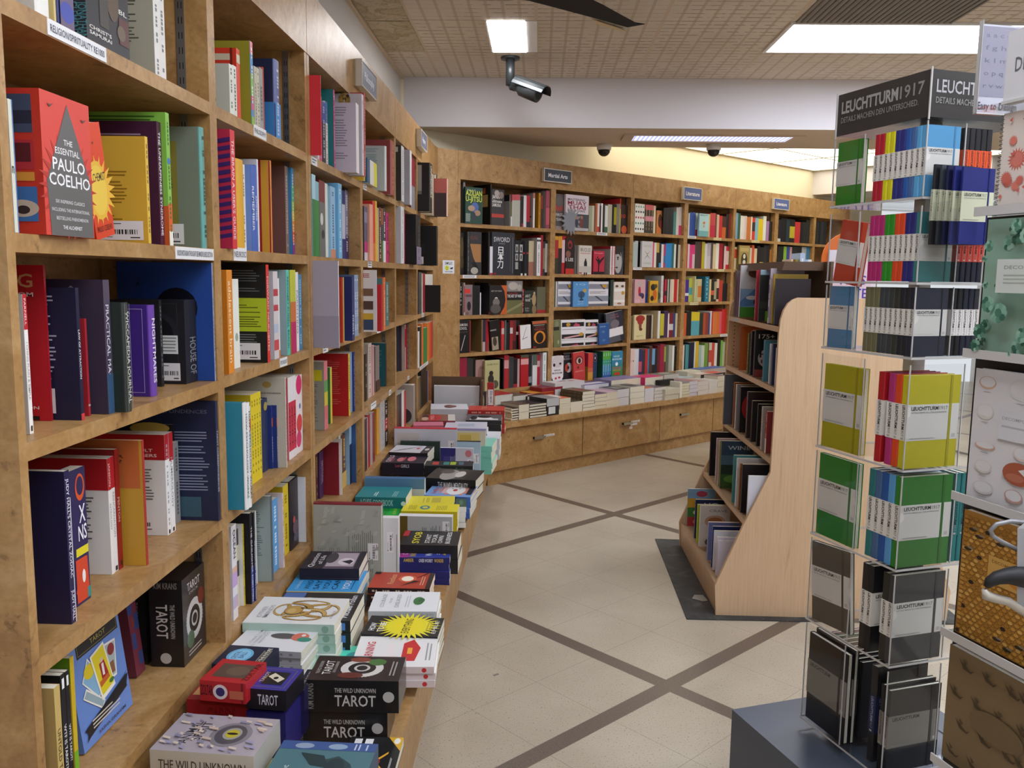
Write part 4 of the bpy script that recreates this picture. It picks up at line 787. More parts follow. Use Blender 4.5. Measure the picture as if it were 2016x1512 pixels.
(1,0.8555,0.1371,0.1818,0.01,0.02,'2a2c26','2c2e28','p','Ft=ART,.06,.7,.42,.12,c8c8c0;Ft=OF,.4,.6,.2,.08,b8b8b0;Ft=WAR,.06,.52,.4,.12,c8c8c0;Fe=.78,.88,.07,.06,c8b890;Fe=.76,.6,.16,.26,b09468;Fe=.78,.18,.17,.2,8a7450;Ft=SUN,.06,.2,.3,.06,b0b0a8;Ft=TZU,.06,.1,.3,.06,b0b0a8',0,0,'',1136)]),
('fourth shelf of first back-wall bay','B',0.921,[
(0,0.4135,0.0124,0.2432,0.0,0.2,'8a6a44','7a6440','p','Bp=.1,.03,.75,.2',0,0,'',158),
(0,0.4511,0.0107,0.2408,0.03,0.1638,'262a48','262a48','p','Sb=0,.3,b8b0b0',0,0,'',133),
(0,0.4624,0.012,0.2405,0.03,0.1636,'262a48','262a48','p','Sb=0,.3,b8b0b0',0,0,'',147),
(0,0.475,0.012,0.2402,0.03,0.1634,'7a2c34','7a2c34','p','',0,0,'',147),
(0,0.4876,0.012,0.2441,0.03,0.166,'b82c34','b82c34','p','',0,0,'',149),
(0,0.5002,0.0139,0.2437,0.03,0.1657,'c83038','c83038','p','Sb=.0,.3,8a5a4a',0,0,'',171),
(0,0.639,0.028,0.2264,0.03,0.1539,'c83438','c83438','p','Sb=.55,.75,d8b8b0',0,0,'',307),
(0,0.6676,0.006,0.2333,0.06,0.15,'6a583c','62523a','p','',0,0,'',67),
(0,0.6742,0.0152,0.2306,0.03,0.1568,'5a6660','5a6660','p','',0,0,'',168),
(0,0.69,0.0204,0.2125,0.03,0.1445,'1e1a1e','1e1a1e','p','',0,0,'',207),
(0,0.711,0.0161,0.2295,0.03,0.1561,'17151a','17151a','p','',0,0,'',175),
(0,0.7277,0.0136,0.2291,0.03,0.1558,'a82830','a82830','p','Sb=.55,.75,d8d0d0',0,0,'',147),
(0,0.7419,0.0137,0.2287,0.03,0.1555,'a82830','a82830','p','Sb=.55,.75,d8d0d0',0,0,'',147),
(0,0.7562,0.0185,0.2284,0.03,0.1553,'7a2c2c','7a2c2c','p','Sb=0,.3,4a2420',0,0,'',198),
(0,0.7752,0.0166,0.2279,0.03,0.155,'7a2c2c','7a2c2c','p','Sb=0,.3,4a2420',0,0,'',176),
(0,0.7924,0.0157,0.2296,0.03,0.1561,'17151a','17151a','p','Sb=.5,.6,d8d8d8',0,0,'',167),
(0,0.8087,0.0196,0.2292,0.03,0.1558,'17151a','17151a','p','Sb=.5,.6,d8d8d8',0,0,'',208),
(1,0.1986,0.1098,0.2418,0.0,0.02,'1a1719','161416','p','Ft=SAMURAI,.02,.83,.7,.08,d8d4d0;Ft=SCHOOL,.02,.72,.65,.08,d8d4d0;Fp=d8d4d0,.15,.08,.5,.55,.54,.55,.2,.08;Fr=.9,0,1,1,8c3030;Fl=777,.62,.66,.05,.8',0,0,'',1464),
(1,0.499,0.0985,0.231,0.01,0.02,'1a1614','181413','p','Ft=HAGAKURE,.02,.66,.6,.05,d0ccc8;Fr=.1,.02,.75,.45,a89c84;Fe=.4,.3,.2,.15,4a3c34',6,0,'',1144),
(1,0.8037,0.1147,0.1882,0.0,0.02,'b83a38','eceaea','p','Ff=.02,.02,.98,.97,b83a38;Fp=3a3a40,.2,.4,.6,.92,.62,.92,.24,.4;Fp=3a3a40,.2,.4,.7,.48,.7,.5,.2,.42;Fl=888,.12,.32,.25,.75',3,0,'',988),
(1,0.9448,0.1605,0.2138,0.01,0.025,'1c1615','1e1816','p','Fr=0,.9,1,1,c06038;Fe=.5,.4,.4,.24,e08a2c;Fe=.5,.38,.26,.2,1c1412;Fe=.5,.5,.1,.08,1c1412;Ft=THE BOOK OF,.2,.76,.6,.05,a84a40;Ft=FIVE RINGS,.15,.66,.7,.07,a84a40;Fl=e8e0d8,.84,.87,.08,.92;Fr=.05,.02,.25,.06,b83030',2,0,'',1496)]),
('bottom shelf of first back-wall bay','B',0.62,[
(0,0.2138,0.0384,0.2648,0.02,0.16,'9c2440','8c2038','p','',0,0,'',553),
(0,0.2528,0.0378,0.2648,0.02,0.16,'9c2440','8c2038','p','',0,0,'',538),
(0,0.3004,0.0579,0.2559,0.03,0.174,'3a3a36','3a3a36','p','',0,0,'',781),
(0,0.3589,0.0259,0.2527,0.03,0.1718,'1a1716','1a1716','p','',0,0,'',341),
(0,0.6322,0.0131,0.2401,0.0,0.2,'16141a','151317','p','Bp=.3,.04,.8,.2',0,0,'',151),
(0,0.6713,0.0226,0.2603,0.03,0.177,'b82c34','b82c34','p','Sb=.6,.85,e0a0a0',0,0,'',278),
(0,0.6945,0.024,0.2591,0.03,0.1762,'b82c34','b82c34','p','Sb=.6,.85,e0a0a0',0,0,'',292),
(0,0.7191,0.0128,0.2507,0.03,0.1705,'4a4644','4a4644','p','',0,0,'',150),
(0,0.7326,0.0378,0.2428,0.03,0.1651,'3a3e42','3a3e42','p','',0,0,'',425),
(0,0.7709,0.0121,0.23,0.03,0.1564,'241a20','241a20','p','Sb=0,.12,a82c34',0,0,'',127),
(0,0.7836,0.0119,0.2293,0.03,0.1559,'241a20','241a20','p','Sb=0,.12,a82c34',0,0,'',125),
(0,0.7961,0.0149,0.2286,0.03,0.1555,'241a20','241a20','p','Sb=0,.12,a82c34',0,0,'',155),
(0,0.8116,0.0227,0.2242,0.03,0.1525,'c8a8a8','c8a8a8','p','',0,0,'',231),
(0,0.8382,0.0165,0.2523,0.02,0.16,'b81f28','a81a22','p','Sb=.7,.88,e8a8a8;Sb=.92,1,4a5a48',0,0,'',187),
(0,0.8553,0.0159,0.2523,0.02,0.16,'b81f28','a81a22','p','Sb=.7,.88,e8a8a8;Sb=.92,1,4a5a48',0,0,'',179),
(0,0.8717,0.0159,0.2523,0.02,0.16,'b81f28','a81a22','p','Sb=.7,.88,e8a8a8;Sb=.92,1,4a5a48',0,0,'',179),
(0,0.8882,0.0159,0.2523,0.02,0.16,'b81f28','a81a22','p','Sb=.7,.88,e8a8a8;Sb=.92,1,4a5a48',0,0,'',178),
(0,0.9047,0.0159,0.2523,0.02,0.16,'b81f28','a81a22','p','Sb=.7,.88,e8a8a8;Sb=.92,1,4a5a48',0,0,'',177),
(0,0.9318,0.0159,0.2466,0.03,0.1677,'20202a','20202a','p','Sb=.1,.3,8a8a90',0,0,'',171),
(0,0.9483,0.0172,0.2494,0.03,0.1696,'20202a','20202a','p','Sb=.1,.3,8a8a90',0,0,'',187),
(0,0.9661,0.0095,0.2448,0.03,0.1665,'7a7470','7a7470','p','',0,0,'',100),
(0,0.9762,0.0254,0.2479,0.03,0.1686,'e2e6e6','e2e6e6','p','Sb=.66,1,586a60',0,0,'',272),
(0,1.0021,0.0235,0.2466,0.03,0.1677,'e2e6e6','e2e6e6','p','Sb=.66,1,586a60',0,0,'',249),
(0,1.0263,0.0156,0.2453,0.03,0.1668,'b82c38','b82c38','p','Sb=.6,.8,e0b0b0',0,0,'',163),
(0,1.0425,0.0136,0.2445,0.03,0.1663,'b82c38','b82c38','p','Sb=.6,.8,e0b0b0',0,0,'',141),
(0,1.0612,0.0387,0.2627,0.0,0.19,'e4ecea','cfc2cc','p','S~=8ab0a8',0,0,'',430),
(1,0.3767,0.0876,0.238,0.02,0.02,'b0908a','b08c84','p','Fe=.5,.5,.3,.3,98706a;Ft=THE,.5,.7,.4,.1,6a3c34',0,0,'',1070),
(1,0.4427,0.1476,0.2327,-0.01,0.02,'b0ac78','c0bc88','p','Ft=SAMURAI,.12,.84,.75,.06,7a7a58;Fe=.42,.58,.14,.08,2a2624;Fe=.4,.38,.2,.16,34302c;Fe=.7,.2,.22,.14,5a5a4a;Fe=.35,.2,.2,.12,4a4840',0,0,'',1718)]),
('top shelf of second back-wall bay','B',1.867,[
(0,1.5919,0.0364,0.2147,0.03,0.146,'a8aa8c','a8aa8c','p','',0,0,'',302),
(0,1.6289,0.0271,0.2169,0.03,0.1475,'c8c8b0','c8c8b0','p','',0,0,'',226),
(0,1.6566,0.0128,0.2187,0.03,0.1487,'6a4030','6a4030','p','',0,0,'',106),
(0,1.6699,0.0255,0.2381,0.03,0.1619,'b86438','b86438','p','',0,0,'',230),
(0,1.696,0.0241,0.2398,0.03,0.1631,'e8e0dc','e8e0dc','p','Sb=.0,.2,c84a3c',0,0,'',218),
(0,1.7208,0.0203,0.2227,0.03,0.1515,'4a2c28','4a2c28','p','',0,0,'',169),
(0,1.7417,0.019,0.2427,0.03,0.1651,'f0ecea','f0ecea','p','',0,0,'',172),
(0,1.7613,0.0269,0.238,0.03,0.1619,'282420','282420','p','',0,0,'',237),
(0,1.7888,0.0365,0.227,0.03,0.1544,'dfe4dc','dfe4dc','p','Sb=0,.22,3c6a4c',0,0,'',304),
(0,1.8259,0.0519,0.2406,0.03,0.1636,'c0b8a0','c0b8a0','p','',0,0,'',453),
(0,1.8784,0.0249,0.244,0.03,0.1659,'2a2824','2a2824','p','',0,0,'',218),
(0,1.9039,0.032,0.2456,0.03,0.167,'2c2a20','2c2a20','p','Sb=.3,.9,b8b02c',0,0,'',280),
(0,1.9365,0.0077,0.2935,-0.01,0.22,'d8c838','b82830','h','Br=0,0,1,.85,c8c4c4;Sb=.7,1,c83030',0,0,'',80),
(1,1.184,0.1087,0.2804,0.01,0.02,'5a5654','5c5856','p','Ft=RAW,.0,.52,.75,.17,d83c30;Ft=FIRST,.0,.38,.7,.08,d8d4d0;Ft=YEARS,.0,.25,.7,.08,d8d4d0;Fe=.4,.8,.4,.15,6a6664;Fr=.0,.0,.6,.1,a08a88',0,0,'',1319),
(1,1.2696,0.2688,0.2828,-0.015,0.02,'e0d6dc','dccfd6','p','Ft=MASTERING,.08,.84,.75,.06,3a2c34;Ft=MUAY,.08,.72,.82,.11,8c2440;Ft=THAI,.1,.6,.76,.11,8c2440;Ft=KICK-BOXING,.08,.53,.76,.06,3a2c34;Fr=0,0,1,.47,4a4c54;Fs=.25,.25,.45,8a8c94,16;Fe=.48,.22,.07,.14,3a3a4a;Fe=.7,.22,.08,.15,7a4038;Fe=.48,.36,.05,.05,a87860;Fe=.7,.38,.05,.05,a87860;Fr=.4,.0,1,.08,b8b4b4',0,0,'',3148),
(1,1.9948,0.0881,0.2476,0.03,0.02,'2a1e1e','2c2020','p','Ft=10,.05,.55,.6,.13,d83c2c;Fe=.5,.15,.4,.14,c85838;Fl=ddd,.44,.5,.1,.5',0,0,'',753)]),
('second shelf of second back-wall bay','B',1.515,[
(0,1.1888,0.0411,0.2998,0.02,0.15,'d8a030','d8a830','p','Sb=.42,.9,b02c2c;Sb=0,.42,3a3428',0,0,'',526),
(0,1.2409,0.0207,0.3021,0.03,0.2054,'2a2420','2a2420','p','Sb=.68,1,e09c34',0,0,'',264),
(0,1.2622,0.0202,0.3029,0.03,0.206,'2a2420','2a2420','p','Sb=.68,1,e09c34',0,0,'',256),
(0,1.2829,0.0192,0.3037,0.03,0.2065,'c02832','c02832','p','Sb=.3,.9,e8c8c8',0,0,'',243),
(0,1.3028,0.0224,0.3045,0.03,0.2071,'c02832','c02832','p','Sb=.3,.9,e8c8c8',0,0,'',283),
(0,1.4293,0.014,0.2359,0.03,0.1604,'6a6460','6a6460','p','',0,0,'',131),
(0,1.4439,0.0134,0.2363,0.03,0.1607,'8a8480','8a8480','p','',0,0,'',126),
(0,1.4579,0.0145,0.2368,0.03,0.161,'7a7470','7a7470','p','',0,0,'',136),
(0,1.473,0.0102,0.2373,0.03,0.1614,'a09890','a09890','p','',0,0,'',95),
(0,1.6407,0.0179,0.2006,0.03,0.1364,'5a1c24','5a1c24','p','',0,0,'',135),
(0,1.8379,0.0314,0.2411,0.0,0.2,'e6e0e0','a8a2a0','p','Sr=.7,0,1,1,c03838;Br=0,.9,1,1,b83038;Bp=.3,.05,.6,.15;S~=aaa',0,0,'',270),
(0,1.8699,0.0308,0.2411,0.0,0.2,'e6e0e0','a8a2a0','p','Sr=.7,0,1,1,c03838;Br=0,.9,1,1,b83038;Bp=.3,.05,.6,.15;S~=aaa',0,0,'',262),
(1,1.3155,0.0994,0.2903,0.02,0.02,'2a1c1c','2c1e1c','p','Fe=.5,.82,.25,.12,9a2c2c;Fe=.5,.8,.15,.06,2c1e1c;Fe=.3,.55,.3,.1,8a5a50;Ft=E LEE,.0,.36,.9,.09,f0ecea;Fr=0,0,1,.15,c8382c',0,0,'',1180),
(1,1.4529,0.1517,0.2361,0.0,0.02,'dcd6ca','d8d2c8','p','Ft=BRUCE LEE,.1,.79,.8,.12,6a6a64;Ft=THE TAO OF KUNG FU,.1,.7,.8,.05,c84038;Fe=.52,.5,.06,.05,5a4a42;Fe=.52,.36,.12,.14,1c1a1c;Fe=.45,.15,.07,.2,1c1a1c;Fe=.6,.15,.07,.2,1c1a1c;Fr=.02,.02,.25,.06,b83030;Fr=0,.06,1,.28,c4beb6',0,0,'',1400),
(1,1.6274,0.1363,0.1969,0.0,0.02,'a82840','bc2c44','p','Fe=.48,.55,.1,.14,1c141a;Fp=1c141a,.48,.55,.95,.78,.97,.7,.5,.4;Fp=1c141a,.45,.5,.42,.1,.52,.1,.56,.5;Fe=.38,.72,.05,.05,1c141a;Fp=1c141a,.42,.6,.2,.7,.22,.62,.45,.5;Fr=0,0,1,.12,241a1c;Ft=Simple,.06,.88,.8,.05,e0a0a8',0,0,'',1000),
(1,1.928,0.0995,0.2474,0.02,0.02,'2a2a2c','3a3a3e','p','Fe=.35,.45,.5,.4,b0aeae;Fr=0,.78,1,1,2a2a2c;Fe=.3,.6,.14,.03,2a2a2c;Fe=.3,.54,.1,.03,3a3a3c;Fe=.15,.25,.2,.03,5a4a4a;Fp=2a2a2c,0,.8,.6,.78,.7,.62,.4,.72,0,.7;Fr=.85,.0,1,.8,4a4a4e',0,0,'',849)]),
('third shelf of second back-wall bay','B',1.247,[
(0,1.1891,0.0165,0.206,0.03,0.1401,'8ac048','8ac048','p','',0,0,'',143),
(0,1.2062,0.0139,0.2061,0.03,0.1401,'5a4a48','5a4a48','p','',0,0,'',119),
(0,1.2206,0.0129,0.2061,0.03,0.1402,'dcdce0','dcdce0','p','',0,0,'',110),
(0,1.2341,0.0119,0.2062,0.03,0.1402,'4a5058','4a5058','p','',0,0,'',101),
(0,1.8634,0.0422,0.2235,0.01,0.2,'34443c','26302c','p','SL=Forest,.4,.95,c8ccc4,.2;Be=.6,.3,.4,.15,4c6a58',0,0,'',328),
(1,1.2381,0.1711,0.2064,0.02,0.02,'e8e6ea','e4e2e8','p','Fr=0,.7,1,.9,8e8e9c;Fr=0,.2,1,.42,8e94a4;Fp=4a4448,.6,.9,.85,.7,.75,.68,.55,.88;Fp=4a4448,.4,.42,.75,.2,.65,.2,.3,.4;Fe=.8,.82,.12,.07,c89a34;Fl=8a7a80,.5,.62,.05,.9;Fr=0,0,1,.1,70707c',0,0,'',1437),
(1,1.3804,0.1846,0.2075,-0.01,0.025,'3c6490','5a98d0','p','Fe=.55,.48,.22,.14,34567c;Fr=.5,.3,.58,.5,28425f;Fe=.55,.28,.14,.04,28425f;Fe=.75,.64,.12,.07,c8a440;Ft=1Q,.2,.86,.6,.06,a8cce8;Ft=THE,.3,.18,.4,.05,a8cce8;Ft=CITY,.3,.08,.4,.05,a8cce8',0,0,'',1500),
(1,1.5993,0.248,0.2081,0.02,0.02,'e8e6ea','e4e2e8','p','Fr=0,.7,1,.9,8e8e9c;Fr=0,.2,1,.42,8e94a4;Fp=4a4448,.6,.9,.85,.7,.75,.68,.55,.88;Fp=4a4448,.4,.42,.75,.2,.65,.2,.3,.4;Fe=.8,.82,.12,.07,c89a34;Fl=8a7a80,.5,.62,.05,.9;Fr=0,0,1,.1,70707c',0,0,'',1880),
(1,1.8973,0.1451,0.2068,0.0,0.02,'e0d8cc','e2d8cc','p','Fe=.25,.82,.14,.05,5a4a3c;Fe=.75,.82,.14,.05,5a4a3c;Fr=0,.6,1,.72,f0eee8;Fe=.8,.54,.14,.08,c8982c;Fr=0,.15,1,.25,f0eee8;Fe=.5,.1,.2,.04,b07868',0,0,'',1024)]),
('fourth shelf of second back-wall bay','B',0.92,[
(0,1.7617,0.0184,0.2646,0.05,0.1799,'22242c','22242c','p','Sb=0,.1,e0e0e0',0,0,'',172),
(0,1.7808,0.0202,0.2642,0.05,0.1797,'22242c','22242c','p','Sb=0,.1,e0e0e0',0,0,'',187),
(0,1.8016,0.0203,0.2638,0.05,0.1794,'22242c','22242c','p','Sb=0,.1,e0e0e0',0,0,'',186),
(0,1.8225,0.0274,0.2634,0.05,0.1791,'22242c','22242c','p','Sb=0,.1,e0e0e0',0,0,'',250),
(1,1.169,0.0873,0.2204,0.0,0.02,'6a6c48','747850','p','Fe=.45,.85,.25,.12,8a8c70;Fr=.0,.62,.75,.75,2c2c24;Fl=d8d8c8,.44,.5,.05,.9;Fe=.6,.18,.12,.08,a8a888',3,0,'',796),
(1,1.2584,0.2844,0.2204,0.0,0.02,'ecebee','eae8ec','p','Fr=.04,.74,.96,.9,1e1a1c;Fr=.04,.3,.96,.46,1e1a1c;Fp=c05068,.6,.88,.8,.8,.75,.74,.5,.76;Fp=d8a8a8,.1,.34,.9,.45,.85,.38,.2,.3;Fe=.3,.82,.09,.07,c8983c;Fr=.04,.02,.96,.12,1e1a1c;Fp=b04858,.4,.02,.7,.1,.75,.02;Fl=4a4648,.6,.66,.05,.95;Fr=0,.22,1,.27,d8d4d4;Fe=.85,.44,.09,.07,c8983c',0,0,'',2460),
(1,1.545,0.1618,0.2147,0.0,0.02,'ecebee','eae8ec','p','Fr=.04,.74,.96,.9,1e1a1c;Fr=.04,.3,.96,.46,1e1a1c;Fp=c05068,.6,.88,.8,.8,.75,.74,.5,.76;Fp=d8a8a8,.1,.34,.9,.45,.85,.38,.2,.3;Fe=.3,.82,.09,.07,c8983c;Fr=.04,.02,.96,.12,1e1a1c;Fp=b04858,.4,.02,.7,.1,.75,.02;Fl=4a4648,.6,.66,.05,.95;Fr=0,.22,1,.27,d8d4d4;Fe=.85,.44,.09,.07,c8983c',0,0,'',1280),
(1,1.6865,0.13,0.1804,-0.03,0.015,'2c5490','2f5c9c','p','Fe=.4,.6,.16,.06,5a80b4;Fl=6a8cc0,.3,.55,.25,.6;Ft=MURAKAMI,.1,.82,.5,.06,a8c0e0;Fe=.45,.2,.15,.05,5a80b4',2,0,'',836),
(1,1.7855,0.2217,0.2635,-0.01,0.02,'3a3a44','565862','p','Fp=2a2a3a,.5,1,1,1,1,0,.8,0;Fr=.05,.2,.95,.47,e8e6e8;Fe=.5,.6,.25,.14,7a7078;Ft=HARUKI,.3,.88,.4,.05,a06070;Ft=MURAKAMI,.25,.8,.5,.05,a06070',8,0,'',2005)]),
('bottom shelf of second back-wall bay','B',0.62,[
(0,1.5951,0.0196,0.2327,0.0,0.2,'d84838','c02c4c','p','Sb=0,.45,e0a040;Sb=.3,.45,d86a48;Br=0,.0,1,.5,c88a38;Br=.3,.3,.65,.55,241c1c;Bp=.4,.02,.9,.18',0,0,'',166),
(0,1.6152,0.019,0.2327,0.0,0.2,'d84838','c02c4c','p','Sb=0,.45,e0a040;Sb=.3,.45,d86a48;Br=0,.0,1,.5,c88a38;Br=.3,.3,.65,.55,241c1c;Bp=.4,.02,.9,.18',0,0,'',160),
(0,1.6348,0.019,0.2327,0.0,0.2,'d84838','c02c4c','p','Sb=0,.45,e0a040;Sb=.3,.45,d86a48;Br=0,.0,1,.5,c88a38;Br=.3,.3,.65,.55,241c1c;Bp=.4,.02,.9,.18',0,0,'',159),
(0,1.7773,0.0287,0.2359,0.0,0.2,'3a90b8','1f5440','p','Sb=.7,1,5ab040;Sb=.5,.7,3ca080;Sb=0,.2,3468b0;S~=c0e0e8;Br=.3,.35,.65,.6,1a2624;Bp=.2,.03,.85,.2',0,0,'',235),
(0,1.8066,0.0281,0.2359,0.0,0.2,'3a90b8','1f5440','p','Sb=.7,1,5ab040;Sb=.5,.7,3ca080;Sb=0,.2,3468b0;S~=c0e0e8;Br=.3,.35,.65,.6,1a2624;Bp=.2,.03,.85,.2',0,0,'',228),
(0,1.8353,0.0281,0.2359,0.0,0.2,'3a90b8','1f5440','p','Sb=.7,1,5ab040;Sb=.5,.7,3ca080;Sb=0,.2,3468b0;S~=c0e0e8;Br=.3,.35,.65,.6,1a2624;Bp=.2,.03,.85,.2',0,0,'',226),
(0,1.8641,0.0281,0.2359,0.0,0.2,'3a90b8','1f5440','p','Sb=.7,1,5ab040;Sb=.5,.7,3ca080;Sb=0,.2,3468b0;S~=c0e0e8;Br=.3,.35,.65,.6,1a2624;Bp=.2,.03,.85,.2',0,0,'',225),
(1,1.1526,0.134,0.2293,-0.01,0.02,'e6e0e2','e8e2e4','p','Fe=.5,.8,.48,.22,d8cdd0;Fe=.2,.68,.1,.06,2a2628;Fe=.72,.72,.1,.04,2a2628;Ft=HARUKI,.2,.46,.55,.06,3a3436;Ft=MURAKAMI,.05,.36,.85,.06,3a3436;Fe=.35,.2,.1,.04,c04a50;Fe=.65,.22,.1,.04,b83040;Fp=2a2628,0,.25,.2,.05,.1,0,0,0;Fp=2a2628,1,.25,.8,.05,.9,0,1,0',0,0,'',1249),
(1,1.3184,0.1099,0.2422,0.02,0.02,'1c1a1c','201e20','p','Ft=HARUKI,.05,.86,.6,.07,8a8486;Ft=MURAKAMI,.0,.77,.95,.07,a09a9c;Fe=.55,.5,.35,.17,b8b4b4;Fe=.35,.5,.2,.14,c04838;Fe=.5,.5,.1,.06,1c1a1c;Ft=AFTER DARK,.05,.06,.7,.05,c8c4c4',0,0,'',1034),
(1,1.3919,0.138,0.2449,-0.015,0.02,'b83a34','c8403c','p','Fe=.5,.72,.38,.16,8a2c34;Fe=.52,.7,.24,.11,e0c0b0;Fe=.54,.7,.13,.09,2a1418;Fe=.4,.48,.1,.05,7a2428;Fl=e8a098,.32,.37,.12,.9',4,0,'',1285),
(1,1.6767,0.0492,0.2239,0.02,0.02,'24344c','2a4060','p','Fe=.5,.82,.45,.14,c87890;Fe=.5,.82,.42,.13,1c2440;Fe=.5,.82,.12,.05,e8e8e8',0,0,'',391),
(1,1.8832,0.1438,0.2314,-0.01,0.025,'1f6c90','2c88a8','p','Fr=0,.0,1,.45,3c8c48;Fr=0,.3,1,.5,2f8a80;Fe=.45,.52,.12,.07,f0f4f8;Ft=HARUKI,.15,.78,.55,.07,d0e8f0;Ft=MURAKAMI,.05,.67,.85,.07,d0e8f0;Ft=NORWEGIAN,.1,.34,.75,.07,d85028;Ft=WOOD,.1,.25,.75,.07,d8a028;Fe=.5,.15,.3,.06,c84028',0,0,'',1106)]),
('top shelf of third back-wall bay','B',1.887,[
(0,2.1445,0.0322,0.2461,0.0,0.15,'e6e6e0','dcdcd4','p','Sd=.5,.12,.3,2a2a28;Sd=.5,.32,.3,4a8a7a;Sd=.5,.52,.3,b8403c;Sd=.5,.72,.3,3a3a38;Sd=.5,.9,.25,6a9c80',0,0,'',265),
(0,2.1772,0.0316,0.2461,0.0,0.15,'e6e6e0','dcdcd4','p','Sd=.5,.12,.3,2a2a28;Sd=.5,.32,.3,4a8a7a;Sd=.5,.52,.3,b8403c;Sd=.5,.72,.3,3a3a38;Sd=.5,.9,.25,6a9c80',0,0,'',258),
(0,2.2094,0.0316,0.2461,0.0,0.15,'e6e6e0','dcdcd4','p','Sd=.5,.12,.3,2a2a28;Sd=.5,.32,.3,4a8a7a;Sd=.5,.52,.3,b8403c;Sd=.5,.72,.3,3a3a38;Sd=.5,.9,.25,6a9c80',0,0,'',256),
(0,2.2416,0.0316,0.2461,0.0,0.15,'e6e6e0','dcdcd4','p','Sd=.5,.12,.3,2a2a28;Sd=.5,.32,.3,4a8a7a;Sd=.5,.52,.3,b8403c;Sd=.5,.72,.3,3a3a38;Sd=.5,.9,.25,6a9c80',0,0,'',254),
(0,2.282,0.0393,0.2452,0.0,0.15,'3c3430','3a322e','p','Sb=.82,1,d8606c;Sb=.42,.6,d890a0;S~=a08a60',0,0,'',311),
(0,2.3219,0.0387,0.2452,0.0,0.15,'3c3430','3a322e','p','Sb=.82,1,d8606c;Sb=.42,.6,d890a0;S~=a08a60',0,0,'',303),
(0,2.3612,0.0387,0.2452,0.0,0.15,'3c3430','3a322e','p','Sb=.82,1,d8606c;Sb=.42,.6,d890a0;S~=a08a60',0,0,'',300),
(0,2.436,0.0286,0.2458,0.03,0.1671,'e0d6b8','e0d6b8','p','',0,0,'',218),
(0,2.5787,0.0235,0.2362,0.03,0.1606,'22201f','22201f','p','',0,0,'',165),
(0,2.6027,0.026,0.2377,0.03,0.1616,'1c1c22','1c1c22','p','',0,0,'',183),
(0,2.6292,0.023,0.2413,0.03,0.1641,'26262e','26262e','p','',0,0,'',163),
(0,2.6528,0.0292,0.2428,0.03,0.1651,'1c1c20','1c1c20','p','',0,0,'',207),
(0,2.6825,0.0415,0.2409,0.03,0.1638,'24262c','24262c','p','',0,0,'',290),
(0,2.726,0.0407,0.2102,0.03,0.1429,'4a8c88','4a8c88','p','',0,0,'',245),
(0,2.7673,0.0382,0.2509,0.03,0.1706,'d8d4d0','d8d4d0','p','',0,0,'',272),
(0,2.8061,0.0419,0.2584,0.03,0.1757,'e0dce0','e0dce0','p','Sb=0,.35,d84878',0,0,'',305),
(1,2.5093,0.1157,0.2111,0.05,0.02,'c88850','d89058','p','Fe=.4,.55,.25,.3,5a3428;Fe=.6,.4,.2,.2,a83c34;Fr=0,0,.4,.3,d8803c',0,0,'',733)]),
('second shelf of third back-wall bay','B',1.586,[
(0,2.1704,0.0227,0.2165,0.03,0.1472,'b8d0c8','b8d0c8','p','',0,0,'',161),
(0,2.1938,0.0403,0.2283,0.03,0.1553,'c8d0d0','c8d0d0','p','',0,0,'',298),
(0,2.2347,0.0533,0.2169,0.03,0.1475,'1c1a1c','1c1a1c','p','',0,0,'',370),
(0,2.4407,0.0208,0.2204,0.03,0.1499,'d8486c','d8486c','p','',0,0,'',140),
(0,2.4622,0.0323,0.2221,0.03,0.151,'e4e0d8','e4e0d8','p','',0,0,'',217),
(0,2.495,0.0385,0.2232,0.03,0.1518,'2a2824','2a2824','p','Sb=.6,1,c8a850',0,0,'',258),
(0,2.5344,0.0303,0.2104,0.03,0.143,'24242a','24242a','p','Sb=0,.2,3c90d0',0,0,'',189),
(0,2.5652,0.0329,0.2114,0.03,0.1437,'e8e0e0','e8e0e0','p','',0,0,'',205),
(0,2.5987,0.03,0.2125,0.03,0.1445,'b83c70','b83c70','p','Sb=.2,.5,4a6aa0',0,0,'',186),
(0,2.6294,0.039,0.2212,0.03,0.1504,'2c88cc','2c88cc','p','',0,0,'',250),
(0,2.669,0.0242,0.2226,0.03,0.1514,'2c88cc','2c88cc','p','',0,0,'',154),
(0,2.6938,0.0243,0.2234,0.03,0.1519,'2c88cc','2c88cc','p','',0,0,'',155),
(0,2.7186,0.0337,0.2262,0.03,0.1538,'2a6a70','2a6a70','p','',0,0,'',216),
(0,2.7529,0.0283,0.2177,0.03,0.1481,'e0e4dc','e0e4dc','p','',0,0,'',173),
(0,2.7818,0.031,0.2187,0.03,0.1487,'1e1c1c','1e1c1c','p','',0,0,'',189),
(0,2.8134,0.0346,0.2149,0.03,0.1461,'d8cdb4','d8cdb4','p','',0,0,'',206),
(1,2.243,0.1496,0.2275,-0.01,0.02,'c8c4c4','d2cfcf','p','Fp=8a6a58,.2,.65,.5,.48,.8,.65,.5,.52;Fp=6a5a58,.2,.3,.5,.48,.8,.3,.5,.44;Ft=FATES,.15,.78,.7,.06,b0aaaa;Ft=FURIES,.15,.12,.7,.06,b0aaaa',0,0,'',1079)]),
('third shelf of third back-wall bay','B',1.268,[
(0,2.1744,0.0303,0.2109,0.03,0.1434,'e8e4e0','e8e4e0','p','',0,0,'',205),
(0,2.3561,0.0327,0.2026,0.03,0.1378,'5a4c90','5a4c90','p','Sb=0,.4,2c4a98',0,0,'',203),
(0,2.3894,0.0263,0.2028,0.03,0.1379,'58b0c8','58b0c8','p','Sb=0,.3,e0e4e8',0,0,'',162),
(0,2.5413,0.0323,0.2443,0.0,0.2,'d8d6d2','b8bab4','p','S~=aaa;Be=.8,.25,.2,.15,7a8a6a',0,0,'',231),
